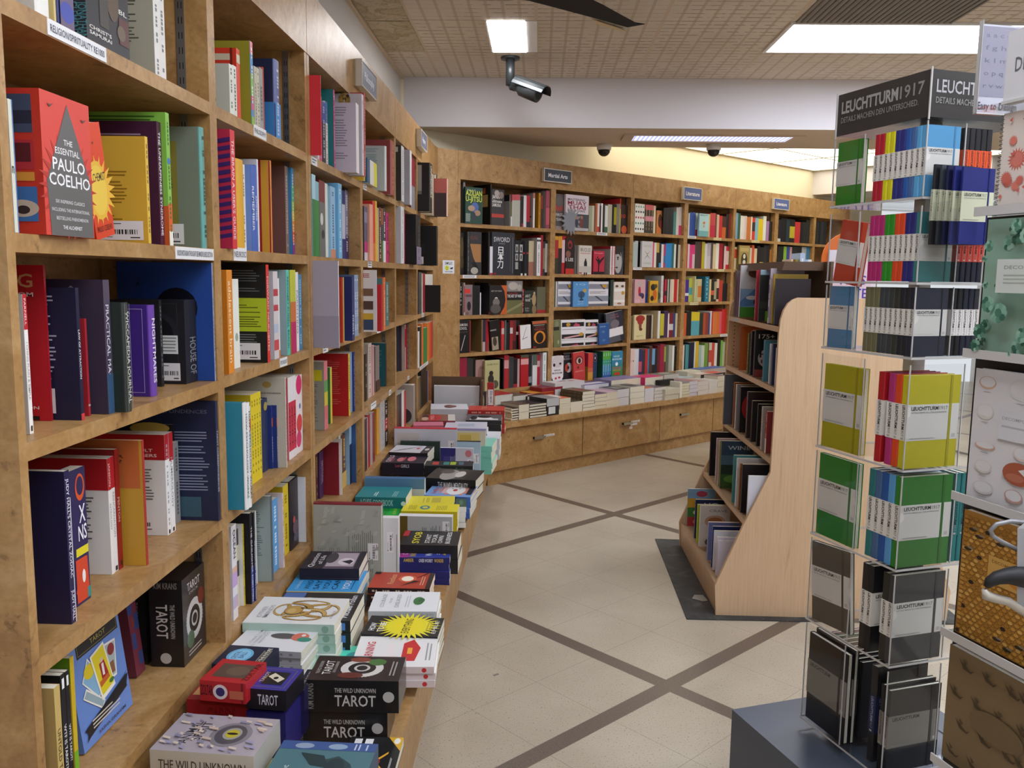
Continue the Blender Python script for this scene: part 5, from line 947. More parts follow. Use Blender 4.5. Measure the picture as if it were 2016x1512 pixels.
(0,2.6322,0.0281,0.212,0.03,0.1442,'c03044','c03044','p','Sb=.3,.5,3a2a3a',0,0,'',170),
(0,2.6609,0.0151,0.2122,0.03,0.1443,'2a3c34','2a3c34','p','',0,0,'',90),
(0,2.6766,0.0167,0.2123,0.03,0.1444,'c8c4b8','c8c4b8','p','',0,0,'',100),
(0,2.6938,0.0167,0.2124,0.03,0.1445,'2a3c34','2a3c34','p','',0,0,'',100),
(0,2.7111,0.0183,0.2126,0.03,0.1445,'c8c4b8','c8c4b8','p','',0,0,'',109),
(0,2.7301,0.0407,0.2127,0.03,0.1446,'e0d0b4','e0d0b4','p','',0,0,'',240),
(0,2.7713,0.0474,0.2129,0.03,0.1448,'c82c2c','c82c2c','p','',0,0,'',277),
(0,2.8193,0.0219,0.2133,0.03,0.145,'dccfae','dccfae','p','',0,0,'',127),
(1,2.172,0.1471,0.2094,0.0,0.02,'d8a0a8','d8a8ac','p','Fe=.45,.5,.12,.22,c02838;Fe=.4,.8,.3,.12,c8b0b0;Fr=0,.0,.5,.15,e0b0b8;Fe=.75,.3,.14,.12,3a2c3c;Fe=.6,.35,.2,.08,4a3c60',0,0,'',978),
(1,2.3805,0.119,0.1985,0.0,0.02,'c8982c','d8a830','p','Fe=.4,.7,.3,.15,2a241c;Fe=.6,.35,.25,.25,d06820;Fe=.3,.2,.2,.12,2a241c;Fe=.7,.75,.2,.1,5a4a20',0,0,'',713)]),
('fourth shelf of third back-wall bay','B',0.941,[
(0,2.1678,0.0466,0.2108,0.03,0.1434,'d8c89c','d8c89c','p','',0,0,'',310),
(0,2.3822,0.0241,0.2131,0.03,0.1449,'3c2c24','3c2c24','p','',0,0,'',154),
(0,2.407,0.0236,0.2126,0.03,0.1446,'4a2420','4a2420','p','',0,0,'',149),
(0,2.4312,0.0237,0.2121,0.03,0.1442,'241c1c','241c1c','p','',0,0,'',149),
(0,2.4555,0.0088,0.2193,0.02,0.1491,'e8dcc0','e8dcc0','p','',0,0,'',56),
(0,2.511,0.0336,0.2518,0.0,0.2,'e6e4dc','d0bd92','h','Bf=.1,.05,.9,.93,6a6250',0,0,'',246),
(0,2.5886,0.0524,0.223,0.03,0.1516,'c8c034','c8c034','p','Sb=0,.1,2a2c24',0,0,'',331),
(0,2.6415,0.0554,0.2469,0.03,0.1679,'4a2c58','4a2c58','p','',0,0,'',382),
(0,2.6982,0.0185,0.2244,0.03,0.1526,'ece8e4','ece8e4','p','',0,0,'',115),
(0,2.7173,0.0294,0.2276,0.03,0.1548,'7c2430','7c2430','p','Sb=.3,.55,d8d0d0',0,0,'',184),
(0,2.7472,0.0309,0.227,0.03,0.1544,'7c2430','7c2430','p','Sb=.3,.55,d8d0d0',0,0,'',191),
(0,2.7787,0.0312,0.2242,0.03,0.1525,'2f4a84','2f4a84','p','',0,0,'',189),
(0,2.8105,0.0325,0.2222,0.03,0.1511,'dccfa8','dccfa8','p','',0,0,'',194),
(1,2.1683,0.1648,0.2215,-0.01,0.02,'d8cc98','e0d4a0','p','Fe=.5,.85,.38,.14,a8302c;Fe=.5,.72,.24,.12,a8302c;Fe=.5,.55,.12,.14,8a4a34;Fe=.55,.42,.14,.06,6a3828;Fl=a89860,.1,.18,.2,.75',0,0,'',1140)]),
('bottom shelf of third back-wall bay','B',0.62,[
(0,2.134,0.0183,0.2428,-0.01,0.15,'e0c8bc','dcc4b8','p','Sd=.5,.55,.2,222',0,0,'',140),
(0,2.1529,0.0343,0.2428,-0.01,0.15,'e0c8bc','dcc4b8','p','Sd=.5,.55,.2,222',0,0,'',261),
(0,2.235,0.0279,0.2357,0.03,0.1603,'dce0e4','dce0e4','p','',0,0,'',202),
(0,2.2635,0.0296,0.2343,0.03,0.1594,'dce0e4','dce0e4','p','',0,0,'',211),
(0,2.2938,0.0451,0.2329,0.03,0.1584,'2f3468','2f3468','p','Sb=.1,.5,c8586c',0,0,'',316),
(0,2.3394,0.0438,0.2202,0.03,0.1497,'3a3440','3a3440','p','',0,0,'',287),
(0,2.3838,0.0364,0.2287,0.03,0.1555,'c83030','c83030','p','',0,0,'',245),
(0,2.4208,0.0216,0.2269,0.03,0.1543,'3c80a8','3c80a8','p','',0,0,'',143),
(0,2.443,0.0404,0.2507,0.03,0.1705,'5a3a34','5a3a34','p','',0,0,'',294),
(0,2.4847,0.0404,0.2238,0.03,0.1522,'78a8d0','78a8d0','p','Sb=0,.35,22201f',0,0,'',259),
(0,2.5258,0.0356,0.2219,0.03,0.1509,'22222a','22222a','p','',0,0,'',224),
(0,2.5619,0.0385,0.2525,0.03,0.1717,'701c2c','701c2c','p','',0,0,'',274),
(0,2.6011,0.0284,0.2629,0.03,0.1788,'a02040','a02040','p','',0,0,'',209),
(0,2.6301,0.0293,0.2616,0.03,0.1779,'a02040','a02040','p','',0,0,'',212),
(0,2.6607,0.0254,0.2371,0.03,0.1612,'9ab048','9ab048','p','Sb=0,.4,6a2c30',0,0,'',166),
(0,2.7167,0.0526,0.2454,0.02,0.19,'a8a89c','b0b0a0','p','Br=.2,.3,.8,.34,555',0,0,'',349),
(0,2.7824,0.0295,0.2418,0.03,0.1644,'ecebe6','ecebe6','p','',0,0,'',190),
(0,2.8124,0.0354,0.2339,0.03,0.159,'2c2a20','2c2a20','p','',0,0,'',219)]),
('top shelf of fourth back-wall bay','B',1.887,[
(0,2.9513,0.0193,0.212,0.03,0.1441,'e0e0e8','e0e0e8','p','',0,0,'',111),
(0,2.9712,0.041,0.2199,0.03,0.1495,'3c5cb0','3c5cb0','p','',0,0,'',243),
(0,3.0128,0.0516,0.2223,0.03,0.1512,'3c5cb0','3c5cb0','p','',0,0,'',306),
(0,3.065,0.0492,0.2185,0.03,0.1486,'d8e0d0','d8e0d0','p','Sb=0,.3,b83034',0,0,'',283),
(0,3.2721,0.0238,0.2205,0.03,0.1499,'e0b878','e0b878','p','',0,0,'',131),
(0,3.2965,0.0431,0.2318,0.03,0.1576,'c84850','c84850','p','Sb=0,.5,c02848',0,0,'',249),
(0,3.3401,0.0406,0.2344,0.03,0.1594,'c84850','c84850','p','Sb=0,.5,c02848',0,0,'',235),
(0,3.3815,0.0242,0.2267,0.03,0.1542,'6a4438','6a4438','p','',0,0,'',134),
(0,3.4063,0.038,0.2231,0.03,0.1517,'d8b8a0','d8b8a0','p','',0,0,'',206),
(0,3.445,0.0525,0.2151,0.03,0.1463,'c82c2c','c82c2c','p','',0,0,'',271),
(0,3.4981,0.0634,0.213,0.03,0.1448,'4a2820','4a2820','p','Sb=0,.5,c8642c',0,0,'',320),
(0,3.562,0.0477,0.2369,0.03,0.1611,'2a2426','2a2426','p','',0,0,'',264),
(0,3.6103,0.0277,0.2448,0.03,0.1665,'983434','983434','p','',0,0,'',157),
(1,3.0678,0.151,0.2139,-0.01,0.02,'a8d0dc','b4dce4','p','Ft=BEAUTY,.1,.9,.8,.06,2a4450;Fr=0,0,1,.25,78b4bc;Fe=.5,.6,.12,.06,d87848;Fe=.5,.45,.08,.06,c8a090',0,0,'',843)]),
('second shelf of fourth back-wall bay','B',1.586,[
(0,2.9368,0.0228,0.2316,0.03,0.1575,'c83030','c83030','p','',0,0,'',142),
(0,2.9602,0.0293,0.2265,0.03,0.154,'d8ccd0','d8ccd0','p','',0,0,'',177),
(0,2.9901,0.0427,0.2206,0.03,0.15,'d83c80','d83c80','p','',0,0,'',249),
(0,3.0334,0.0392,0.222,0.03,0.151,'d83c80','d83c80','p','Sb=0,.6,d8b8c0',0,0,'',228),
(0,3.0732,0.081,0.255,0.03,0.1734,'4a403c','4a403c','p','',0,0,'',534),
(0,3.1548,0.0269,0.251,0.03,0.1707,'6a2428','6a2428','p','',0,0,'',172),
(0,3.1823,0.0467,0.256,0.03,0.1741,'b8b030','b8b030','p','',0,0,'',302),
(0,3.2304,0.0377,0.2386,0.03,0.1623,'d8d4d8','d8d4d8','p','',0,0,'',225),
(0,3.2687,0.0576,0.2469,0.03,0.1679,'b8b0bc','b8b0bc','p','Sb=0,.5,c8c0c8',0,0,'',351),
(0,3.3268,0.0374,0.252,0.03,0.1714,'5a5050','5a5050','p','',0,0,'',230),
(0,3.3652,0.0455,0.2401,0.03,0.1633,'d8c8a0','d8c8a0','p','',0,0,'',264),
(0,3.4113,0.0517,0.2498,0.03,0.1699,'e8e4dc','e8e4dc','p','',0,0,'',309),
(0,3.4636,0.0636,0.2496,0.03,0.1697,'a82030','a82030','p','',0,0,'',375),
(0,3.5279,0.0211,0.2487,0.03,0.1691,'481820','481820','p','',0,0,'',122),
(0,3.5509,0.0324,0.2258,0.03,0.1535,'e8c8c8','e8c8c8','p','',0,0,'',169),
(0,3.5839,0.0503,0.2247,0.03,0.1528,'c83440','c83440','p','Sb=.2,.8,e0c8c4',0,0,'',259)]),
('third shelf of fourth back-wall bay','B',1.268,[
(0,2.9388,0.0592,0.2111,0.03,0.1435,'4a2c90','4a2c90','p','Sb=.28,.4,e8e8ec',0,0,'',329),
(0,2.9986,0.0549,0.2264,0.03,0.154,'c0c850','c0c850','p','Sb=.3,.6,58a8a8',0,0,'',323),
(0,3.0541,0.0106,0.2449,0.0,0.18,'e4d8a8','d8cc98','p','',0,0,'',67),
(0,3.1111,0.0304,0.2172,0.03,0.1477,'b8c8a0','b8c8a0','p','',0,0,'',167),
(0,3.1421,0.0606,0.2174,0.03,0.1478,'e0c898','e0c898','p','Sb=.2,.7,d88038',0,0,'',330),
(0,3.2172,0.062,0.2436,0.0,0.18,'2c7c98','1f6478','p','S~=a8d0d8',0,0,'',373),
(0,3.3271,0.0314,0.2166,0.03,0.1473,'e0c890','e0c890','p','',0,0,'',164),
(0,3.3591,0.0486,0.2168,0.03,0.1475,'2a2420','2a2420','p','Sb=.3,.5,d8583c',0,0,'',251),
(0,3.4084,0.0384,0.2172,0.03,0.1477,'241c1a','241c1a','p','Sb=.1,.9,a8a080',0,0,'',196),
(0,3.4473,0.042,0.2195,0.03,0.1493,'d8c0a8','d8c0a8','p','Sb=.1,.6,3a2c28',0,0,'',215),
(0,3.4901,0.0611,0.2094,0.03,0.1424,'b83c30','b83c30','p','',0,0,'',295),
(0,3.5538,0.0764,0.1764,0.03,0.12,'1e1c22','1e1c22','p','',0,0,'',306)]),
('fourth shelf of fourth back-wall bay','B',0.946,[
(0,2.9477,0.0334,0.2181,0.03,0.1483,'d8602c','d8602c','p','',0,0,'',189),
(0,2.9817,0.0752,0.2358,0.03,0.1604,'1c1a1c','1c1a1c','p','Sb=0,.4,181618',0,0,'',455),
(0,3.0574,0.0279,0.2256,0.03,0.1534,'e0c82c','e0c82c','p','Sb=0,.62,58a8b8',0,0,'',159),
(0,3.0859,0.025,0.225,0.03,0.153,'e0c82c','e0c82c','p','Sb=0,.62,58a8b8',0,0,'',141),
(0,3.1114,0.0251,0.2245,0.03,0.1527,'e0c82c','e0c82c','p','Sb=0,.62,58a8b8',0,0,'',141),
(0,3.1371,0.0252,0.2241,0.03,0.1524,'e0c82c','e0c82c','p','Sb=0,.62,58a8b8',0,0,'',140),
(0,3.1629,0.0265,0.2236,0.03,0.152,'e0c82c','e0c82c','p','Sb=0,.62,58a8b8',0,0,'',146),
(0,3.1901,0.0596,0.2133,0.03,0.1451,'2a3430','2a3430','p','',0,0,'',311),
(0,3.2503,0.0395,0.2122,0.03,0.1443,'b85028','b85028','p','',0,0,'',202),
(0,3.2904,0.0471,0.2152,0.03,0.1463,'8a3c34','8a3c34','p','',0,0,'',242),
(0,3.3381,0.0251,0.2104,0.03,0.1431,'34447c','34447c','p','',0,0,'',125),
(0,3.3637,0.0235,0.2289,0.03,0.1556,'ddd','ddd','p','',0,0,'',127),
(0,3.3878,0.0227,0.2246,0.03,0.1528,'c83c3c','c83c3c','p','',0,0,'',119),
(0,3.4111,0.0305,0.2204,0.03,0.1499,'d8803c','d8803c','p','',0,0,'',156),
(0,3.4422,0.0381,0.2198,0.03,0.1495,'d8783c','d8783c','p','',0,0,'',193),
(0,3.481,0.0383,0.2206,0.03,0.15,'d8702c','d8702c','p','',0,0,'',193),
(0,3.5198,0.0384,0.2222,0.03,0.1511,'d85c70','d85c70','p','',0,0,'',193),
(0,3.5589,0.0348,0.2407,0.03,0.1637,'c83028','c83028','p','',0,0,'',188),
(0,3.5942,0.0438,0.2478,0.03,0.1685,'d02c28','d02c28','p','',0,0,'',242)]),
('bottom shelf of fourth back-wall bay','B',0.62,[
(0,2.9334,0.0339,0.238,0.03,0.1618,'d8d8d0','d8d8d0','p','',0,0,'',207),
(0,2.9678,0.0188,0.2365,0.03,0.1608,'26282c','26282c','p','',0,0,'',113),
(0,2.9873,0.0186,0.2408,0.03,0.1637,'5a9c9c','5a9c9c','p','',0,0,'',113),
(0,3.0064,0.0312,0.2399,0.03,0.1632,'4a9498','4a9498','p','',0,0,'',189),
(0,3.0382,0.0846,0.2572,0.03,0.1749,'1c2038','1c2038','p','',0,0,'',542),
(0,3.1234,0.0213,0.261,0.03,0.1775,'e0e0d8','e0e0d8','p','',0,0,'',137),
(0,3.1453,0.0491,0.2661,0.03,0.181,'e0b82c','e0b82c','p','',0,0,'',319),
(0,3.1971,0.0429,0.224,0.03,0.1523,'a8c0b0','a8c0b0','p','',0,0,'',231),
(0,3.2407,0.0503,0.222,0.03,0.151,'cfd8c4','cfd8c4','p','',0,0,'',266),
(0,3.2915,0.0568,0.2426,0.03,0.165,'7aa040','7aa040','p','',0,0,'',324),
(0,3.3489,0.0172,0.2439,0.03,0.1659,'6a4c3c','6a4c3c','p','',0,0,'',97),
(0,3.3667,0.0462,0.2416,0.03,0.1643,'d8d0b8','d8d0b8','p','Sb=.2,.7,c84c40',0,0,'',258),
(0,3.4135,0.0464,0.2396,0.03,0.1629,'c84c3c','c84c3c','p','',0,0,'',255),
(0,3.4606,0.0443,0.2353,0.03,0.16,'e8e4dc','e8e4dc','p','',0,0,'',236),
(0,3.5055,0.0551,0.2682,0.03,0.1824,'1c1c18','1c1c18','p','',0,0,'',331),
(0,3.5613,0.0374,0.2581,0.03,0.1755,'7ab048','7ab048','p','',0,0,'',214),
(0,3.5998,0.0376,0.241,0.03,0.1639,'b8c8a8','b8c8a8','p','',0,0,'',199)]),
('top shelf of fifth back-wall bay','B',1.888,[
(0,3.7213,0.0437,0.2581,0.03,0.1755,'78a8d0','78a8d0','p','',0,0,'',254),
(0,3.7656,0.044,0.2523,0.03,0.1716,'3a6048','3a6048','p','',0,0,'',248),
(0,3.8113,0.0369,0.2341,0.03,0.1592,'e4e4e0','e4e4e0','p','',0,0,'',191),
(0,3.8489,0.0367,0.2341,0.03,0.1592,'e4dcd8','e4dcd8','p','',0,0,'',188),
(0,3.8862,0.0368,0.2361,0.03,0.1606,'dcc4c4','dcc4c4','p','',0,0,'',188),
(0,3.9238,0.0376,0.2277,0.03,0.1549,'c87838','c87838','p','',0,0,'',184),
(0,3.962,0.0372,0.2298,0.03,0.1563,'c87838','c87838','p','',0,0,'',182),
(0,3.9998,0.022,0.234,0.03,0.1591,'e8e4dc','e8e4dc','p','',0,0,'',109),
(0,4.0227,0.0535,0.2247,0.03,0.1528,'d8402c','d8402c','p','Sb=.4,.8,3a2c30',0,0,'',252),
(0,4.0768,0.0574,0.2254,0.03,0.1533,'88b8d0','88b8d0','p','',0,0,'',268),
(0,4.1349,0.0896,0.22,0.03,0.1496,'e0c428','e0c428','p','',0,0,'',402),
(0,4.2252,0.056,0.2516,0.03,0.1711,'e4e8e0','e4e8e0','p','',0,0,'',283),
(0,4.2859,0.0517,0.2043,0.03,0.1389,'a880b8','a880b8','p','',0,0,'',209),
(0,4.3381,0.0599,0.2037,0.03,0.1385,'2a2826','2a2826','p','',0,0,'',238)]),
('second shelf of fifth back-wall bay','B',1.587,[
(0,3.7263,0.0477,0.2231,0.03,0.1517,'d8c8a0','d8c8a0','p','Sb=.5,.9,c84c38',0,0,'',236),
(0,3.7746,0.032,0.2319,0.03,0.1577,'2a2420','2a2420','p','',0,0,'',163),
(0,4.0035,0.0344,0.2212,0.03,0.1504,'d8d0c0','d8d0c0','p','',0,0,'',159),
(0,4.0385,0.0431,0.2511,0.03,0.1708,'d85c38','d85c38','p','',0,0,'',224),
(0,4.0846,0.0504,0.2183,0.03,0.1485,'e0c8a8','e0c8a8','p','',0,0,'',225),
(0,4.1356,0.0517,0.2468,0.03,0.1678,'241c24','241c24','p','',0,0,'',258),
(0,4.1887,0.071,0.2324,0.03,0.158,'2a2420','2a2420','p','Sb=0,.35,c8b02c',0,0,'',329),
(0,4.2603,0.0571,0.2563,0.03,0.1743,'2a2c34','2a2c34','p','',0,0,'',288),
(0,4.3181,0.0556,0.2583,0.03,0.1756,'242428','242428','p','',0,0,'',279),
(0,4.3778,0.0202,0.2163,0.03,0.1471,'c88838','c88838','p','',0,0,'',84),
(1,3.7651,0.1886,0.2395,0.0,0.02,'7a6a34','a89458','p','Fe=.5,.4,.3,.3,4a3c20;Fe=.5,.55,.12,.1,d8d4c8;Fr=.1,.75,.9,.9,c0ac70;Fe=.5,.3,.14,.1,d8d4d0',0,0,'',981)]),
('top shelf of sixth back-wall bay','B',1.888,[
(0,4.5001,0.0685,0.2336,0.03,0.1588,'1c1c22','1c1c22','p','Sb=0,.15,c8c8cc',0,0,'',301),
(0,4.5692,0.1076,0.2481,0.03,0.1687,'16161a','16161a','p','',0,0,'',494),
(0,4.6779,0.0681,0.2429,0.03,0.1652,'22343f','22343f','p','',0,0,'',300),
(0,4.7466,0.1028,0.2464,0.03,0.1676,'221e1c','221e1c','p','Sb=.2,.7,b8a830',0,0,'',451),
(0,4.8522,0.1095,0.226,0.03,0.1537,'c03434','c03434','p','',0,0,'',430),
(0,4.9623,0.055,0.2293,0.03,0.1559,'1a1818','1a1818','p','',0,0,'',215),
(0,5.0179,0.0664,0.2321,0.03,0.1578,'242628','242628','p','',0,0,'',260),
(0,5.0849,0.0758,0.2583,0.03,0.1756,'26282a','26282a','p','',0,0,'',326)]),
('second shelf of sixth back-wall bay','B',1.587,[
(0,4.5273,0.1186,0.2561,0.03,0.1741,'1e241e','1e241e','p','Sb=.1,.35,a8aca4',0,0,'',560),
(0,4.6466,0.0587,0.2577,0.03,0.1752,'8ab83c','8ab83c','p','',0,0,'',273),
(0,4.7058,0.0675,0.2596,0.03,0.1765,'3c5098','3c5098','p','',0,0,'',312),
(0,4.7739,0.0386,0.2561,0.03,0.1742,'d8a0a0','d8a0a0','p','',0,0,'',174),
(0,4.8131,0.0528,0.263,0.03,0.1788,'26282a','26282a','p','',0,0,'',242),
(0,4.8665,0.0538,0.2647,0.03,0.18,'26282a','26282a','p','',0,0,'',245),
(0,4.9209,0.0984,0.2665,0.03,0.1812,'1c1c1e','1c1c1e','p','',0,0,'',445),
(0,5.0199,0.0444,0.2639,0.03,0.1795,'b8b8bc','b8b8bc','p','Sb=0,.35,c84c58',0,0,'',196),
(0,5.0649,0.0509,0.2653,0.03,0.1804,'a8b0b8','a8b0b8','p','',0,0,'',223),
(0,5.1164,0.0716,0.267,0.03,0.1815,'3c7ca8','3c7ca8','p','',0,0,'',312)]),
('top shelf of seventh back-wall bay','B',1.888,[
(0,5.3048,0.0534,0.2524,0.03,0.1716,'26282a','26282a','p','',0,0,'',214),
(0,5.3588,0.0462,0.2551,0.03,0.1735,'18181a','18181a','p','',0,0,'',185),
(0,5.4056,0.0583,0.2575,0.03,0.1751,'2c3034','2c3034','p','',0,0,'',234),
(0,5.4644,0.0707,0.2605,0.03,0.1771,'1c1e22','1c1e22','p','',0,0,'',283)]),
('top shelf of the slanted stand','S',1.3,[
(0,0.0831,0.03,0.24,0.005,0.15,'5a4a3c','8a7878','p','',0,13,'',228),
(0,0.1556,0.012,0.22,0.005,0.15,'8a5478','8a6a80','p','',0,13,'',87),
(0,0.2008,0.018,0.265,0.005,0.15,'dfe0e4','b8c8dc','p','Fr=0,0,1,.2,4a9a38;Fr=0,.2,1,.55,8ab0d8;Fr=0,.55,1,1,d8d8dc;Fp=5a88c0,0,.3,.5,.55,1,.4,1,.25,0,.2;Fe=.5,.85,.25,.09,7a5848;Fe=.6,.3,.14,.06,4a3428;Fe=.55,.65,.3,.05,e0e0e4;Fe=.4,.38,.2,.04,e8eef4',0,13,'',163),
(0,0.5273,0.016,0.24,0.005,0.15,'c03848','b83040','p','S~=e0c0c4',0,13,'',165),
(0,0.5935,0.014,0.24,0.005,0.15,'4a4c48','a8c8d8','p','Fr=0,0,1,.4,2c302c;Fp=6ab82c,.35,.35,1,.35,1,.85,.7,.8,.4,.6;Fr=0,.25,1,.38,3a403c;Fr=.2,0,.6,.2,6ab82c;Fr=0,.4,.3,.9,2a2c2c',0,13,'',151),
(0,0.7672,0.016,0.245,0.005,0.15,'d8d0dc','c8bcc8','p','Sb=.8,1,6a4a90;Sb=.55,.7,8a6aa8;Sb=.1,.3,7a5498;Sd=.5,.45,.3,5a5a3c',0,13,'',202),
(0,0.826,0.014,0.22,0.005,0.15,'b89838','a88830','p','',0,13,'',166),
(0,0.8669,0.016,0.2,0.005,0.15,'3a4a68','2c2428','p','',0,13,'',178)]),
('second shelf of the slanted stand','S',1.032,[
(0,0.2578,0.016,0.225,0.005,0.15,'7a2c1c','c0622c','p','Ft=TH,.4,.82,.5,.1,e0b8a0;Ft=&,.45,.68,.3,.09,e0b8a0;Ft=G,.4,.53,.4,.1,e0b8a0;Ft=B,.35,.39,.5,.1,e0b8a0;Fl=5a2c1c,.2,.34,.2,.8;Fl=e8c8b0,.03,.1,.2,.8',0,13,'',125),
(0,0.4281,0.018,0.2,0.005,0.15,'6a6c40','5a5c38','p','S~=c8c090',0,13,'',140),
(0,0.4837,0.02,0.215,0.005,0.15,'2a2a30','201e22','p','S~=999',0,13,'',175),
(0,0.5524,0.022,0.225,0.005,0.15,'2c2a2e','1e1c1f','p','Ft=175+,.1,.82,.5,.09,d8d4d0;Fe=.5,.4,.4,.22,b8a8a8;Ft=HO,.15,.42,.7,.14,1a1718;Ft=BAR,.2,.3,.6,.07,4a4444;Fr=0,0,1,.16,8a3c34',0,13,'',212),
(0,0.7279,0.022,0.19,0.005,0.15,'3a7c98','4a8090','p','Fl=a8c8d0,.5,.8,.2,.8',0,13,'',203),
(0,0.8313,0.012,0.18,0.005,0.15,'d8d8e0','ccc','p','',0,13,'',113),
(0,0.8728,0.018,0.185,0.005,0.15,'2a3458','242c4c','p','',0,13,'',181),
(0,0.9334,0.01,0.17,0.005,0.15,'c8d0e0','b8c0d8','p','',0,13,'',96)]),
('third shelf of the slanted stand','S',0.718,[
(0,0.0758,0.022,0.27,-0.025,0.15,'5c626c','5a606a','p','',0,13,'',173),
(0,0.1726,0.02,0.24,0.005,0.15,'a8643c','98582f','p','S~=3a2418',0,13,'',153),
(0,0.2213,0.024,0.235,0.005,0.15,'d4d2d4','9a989c','p','S~=888',0,13,'',186),
(0,0.3101,0.024,0.235,0.005,0.15,'2a2628','1c1a1c','p','Fe=.45,.55,.4,.32,a8242c;Fr=0,0,1,.25,1c1a1c',0,13,'',198),
(0,0.4625,0.024,0.23,0.005,0.15,'4c3a3c','3c2c30','p','S~=888',0,13,'',215),
(0,0.5615,0.022,0.2,0.005,0.15,'1c1a1c','2a2628','p','Sn=.1,.1,.9,.9,c8c8c8',0,13,'',184),
(0,0.6744,0.016,0.2,0.005,0.15,'1e1c1e','1a181a','p','',0,13,'',145),
(0,0.7507,0.022,0.2,0.005,0.15,'c4b8b0','a8a098','p','S~=777',0,13,'',211),
(0,0.8283,0.024,0.19,0.005,0.15,'a82c34','8a3438','p','Sb=0,.35,e4e0e0;S~=e8c8c8',0,13,'',233)]),
('fourth shelf of the slanted stand','S',0.437,[
(0,0.0907,0.0193,0.24,-0.09,0.16,'1a171a','17141a','p','Fe=.4,.5,.3,.2,3a2430;Fl=777,.3,.5,.2,.8',0,13,'',124),
(0,0.25,0.0155,0.235,-0.09,0.16,'d8d0d4','c8a8b0','p','S~=6a4a50',0,13,'',108),
(0,0.3158,0.0135,0.235,-0.09,0.16,'c8c8b8','b8a860','p','S~=5a5a3a',0,13,'',98),
(0,0.367,0.0174,0.245,-0.09,0.16,'3a4a58','34465a','p','Fr=0,0,1,.3,3a5c2c;Fr=0,.3,1,.5,24342c;Fe=.5,.2,.4,.09,5a8838;Fr=0,.5,1,.7,4a6478;Ft=WINE,.2,.82,.7,.08,b8c0c8',0,13,'',137),
(0,0.6449,0.0174,0.23,-0.09,0.16,'2a8088','4a9498','p','Fe=.4,.5,.25,.2,e8e8e8;Fe=.6,.7,.2,.1,d8a848',0,13,'',157),
(0,0.7154,0.0155,0.23,-0.09,0.16,'e4e2e4','d4d2d6','p','Fe=.5,.6,.3,.15,c89858',0,13,'',146),
(0,0.7784,0.0135,0.22,-0.09,0.16,'a8783c','8a4c2c','p','S~=3a2418',0,13,'',128),
(0,0.8192,0.0174,0.225,-0.09,0.16,'2a1a1e','1a1216','p','Ft=AR,.2,.62,.6,.1,c8403c;Fl=5a5054,.2,.5,.2,.8',0,13,'',174),
(0,0.9414,0.0116,0.2,-0.09,0.16,'dcdce4','d0d0dc','p','',0,13,'',113)]),
('bottom shelf of the slanted stand','S',0.139,[
(0,0.0427,0.014,0.21,-0.19,0.15,'7a98b8','8ab4d8','p','Fr=0,.75,1,1,8ab4d8;Fr=0,.5,1,.75,d8a838;Fr=0,.25,1,.5,4a8c40;Fr=0,0,1,.25,c04048;Fe=.5,.87,.2,.08,b84a60;Fe=.5,.62,.25,.08,3a2c20;Fe=.5,.37,.3,.09,e0e8e0;Fe=.5,.12,.3,.09,e08890',0,13,'',66),
(0,0.2675,0.016,0.21,-0.19,0.15,'2c3868','24305c','p','Ft=HO,.3,.82,.5,.1,d8d8e4;Ft=B,.3,.65,.3,.1,d8d8e4;Fl=8a90b8,.1,.55,.2,.7',0,13,'',87),
(0,0.3301,0.02,0.2,-0.19,0.15,'c0d038','b0c030','p','S~=5a6a10;Fl=7a8820,.3,.8,.2,.8',0,13,'',109),
(0,0.3985,0.022,0.215,-0.19,0.15,'e0dcd8','d8d2cc','p','Fe=.5,.62,.35,.15,c8a080;Fe=.5,.62,.25,.1,a86840;Fe=.6,.25,.3,.13,8a9a70;Fe=.4,.12,.22,.1,5a5c50;Ft=CRAVE,.3,.85,.6,.06,8a8480',0,13,'',135),
(0,0.6121,0.02,0.19,-0.19,0.15,'8a90c0','7a80b8','p','S~=d0d0e8',0,13,'',126),
(0,0.7178,0.014,0.2,-0.19,0.15,'2c4a98','1c2c60','p','S~=c0c8e8',0,13,'',100),
(0,0.7561,0.014,0.19,-0.19,0.15,'dcdce4','d4d4dc','p','Fe=.7,.2,.1,.05,d89858;Bl=aaa,.3,.6,.2,.8',0,13,'',97),
(0,0.8244,0.012,0.18,-0.19,0.15,'e0d8e0','d8ccd8','p','',0,13,'',83),
(0,0.8487,0.008,0.17,-0.19,0.15,'d4ccd8','ccc4d0','p','',0,13,'',53)])]
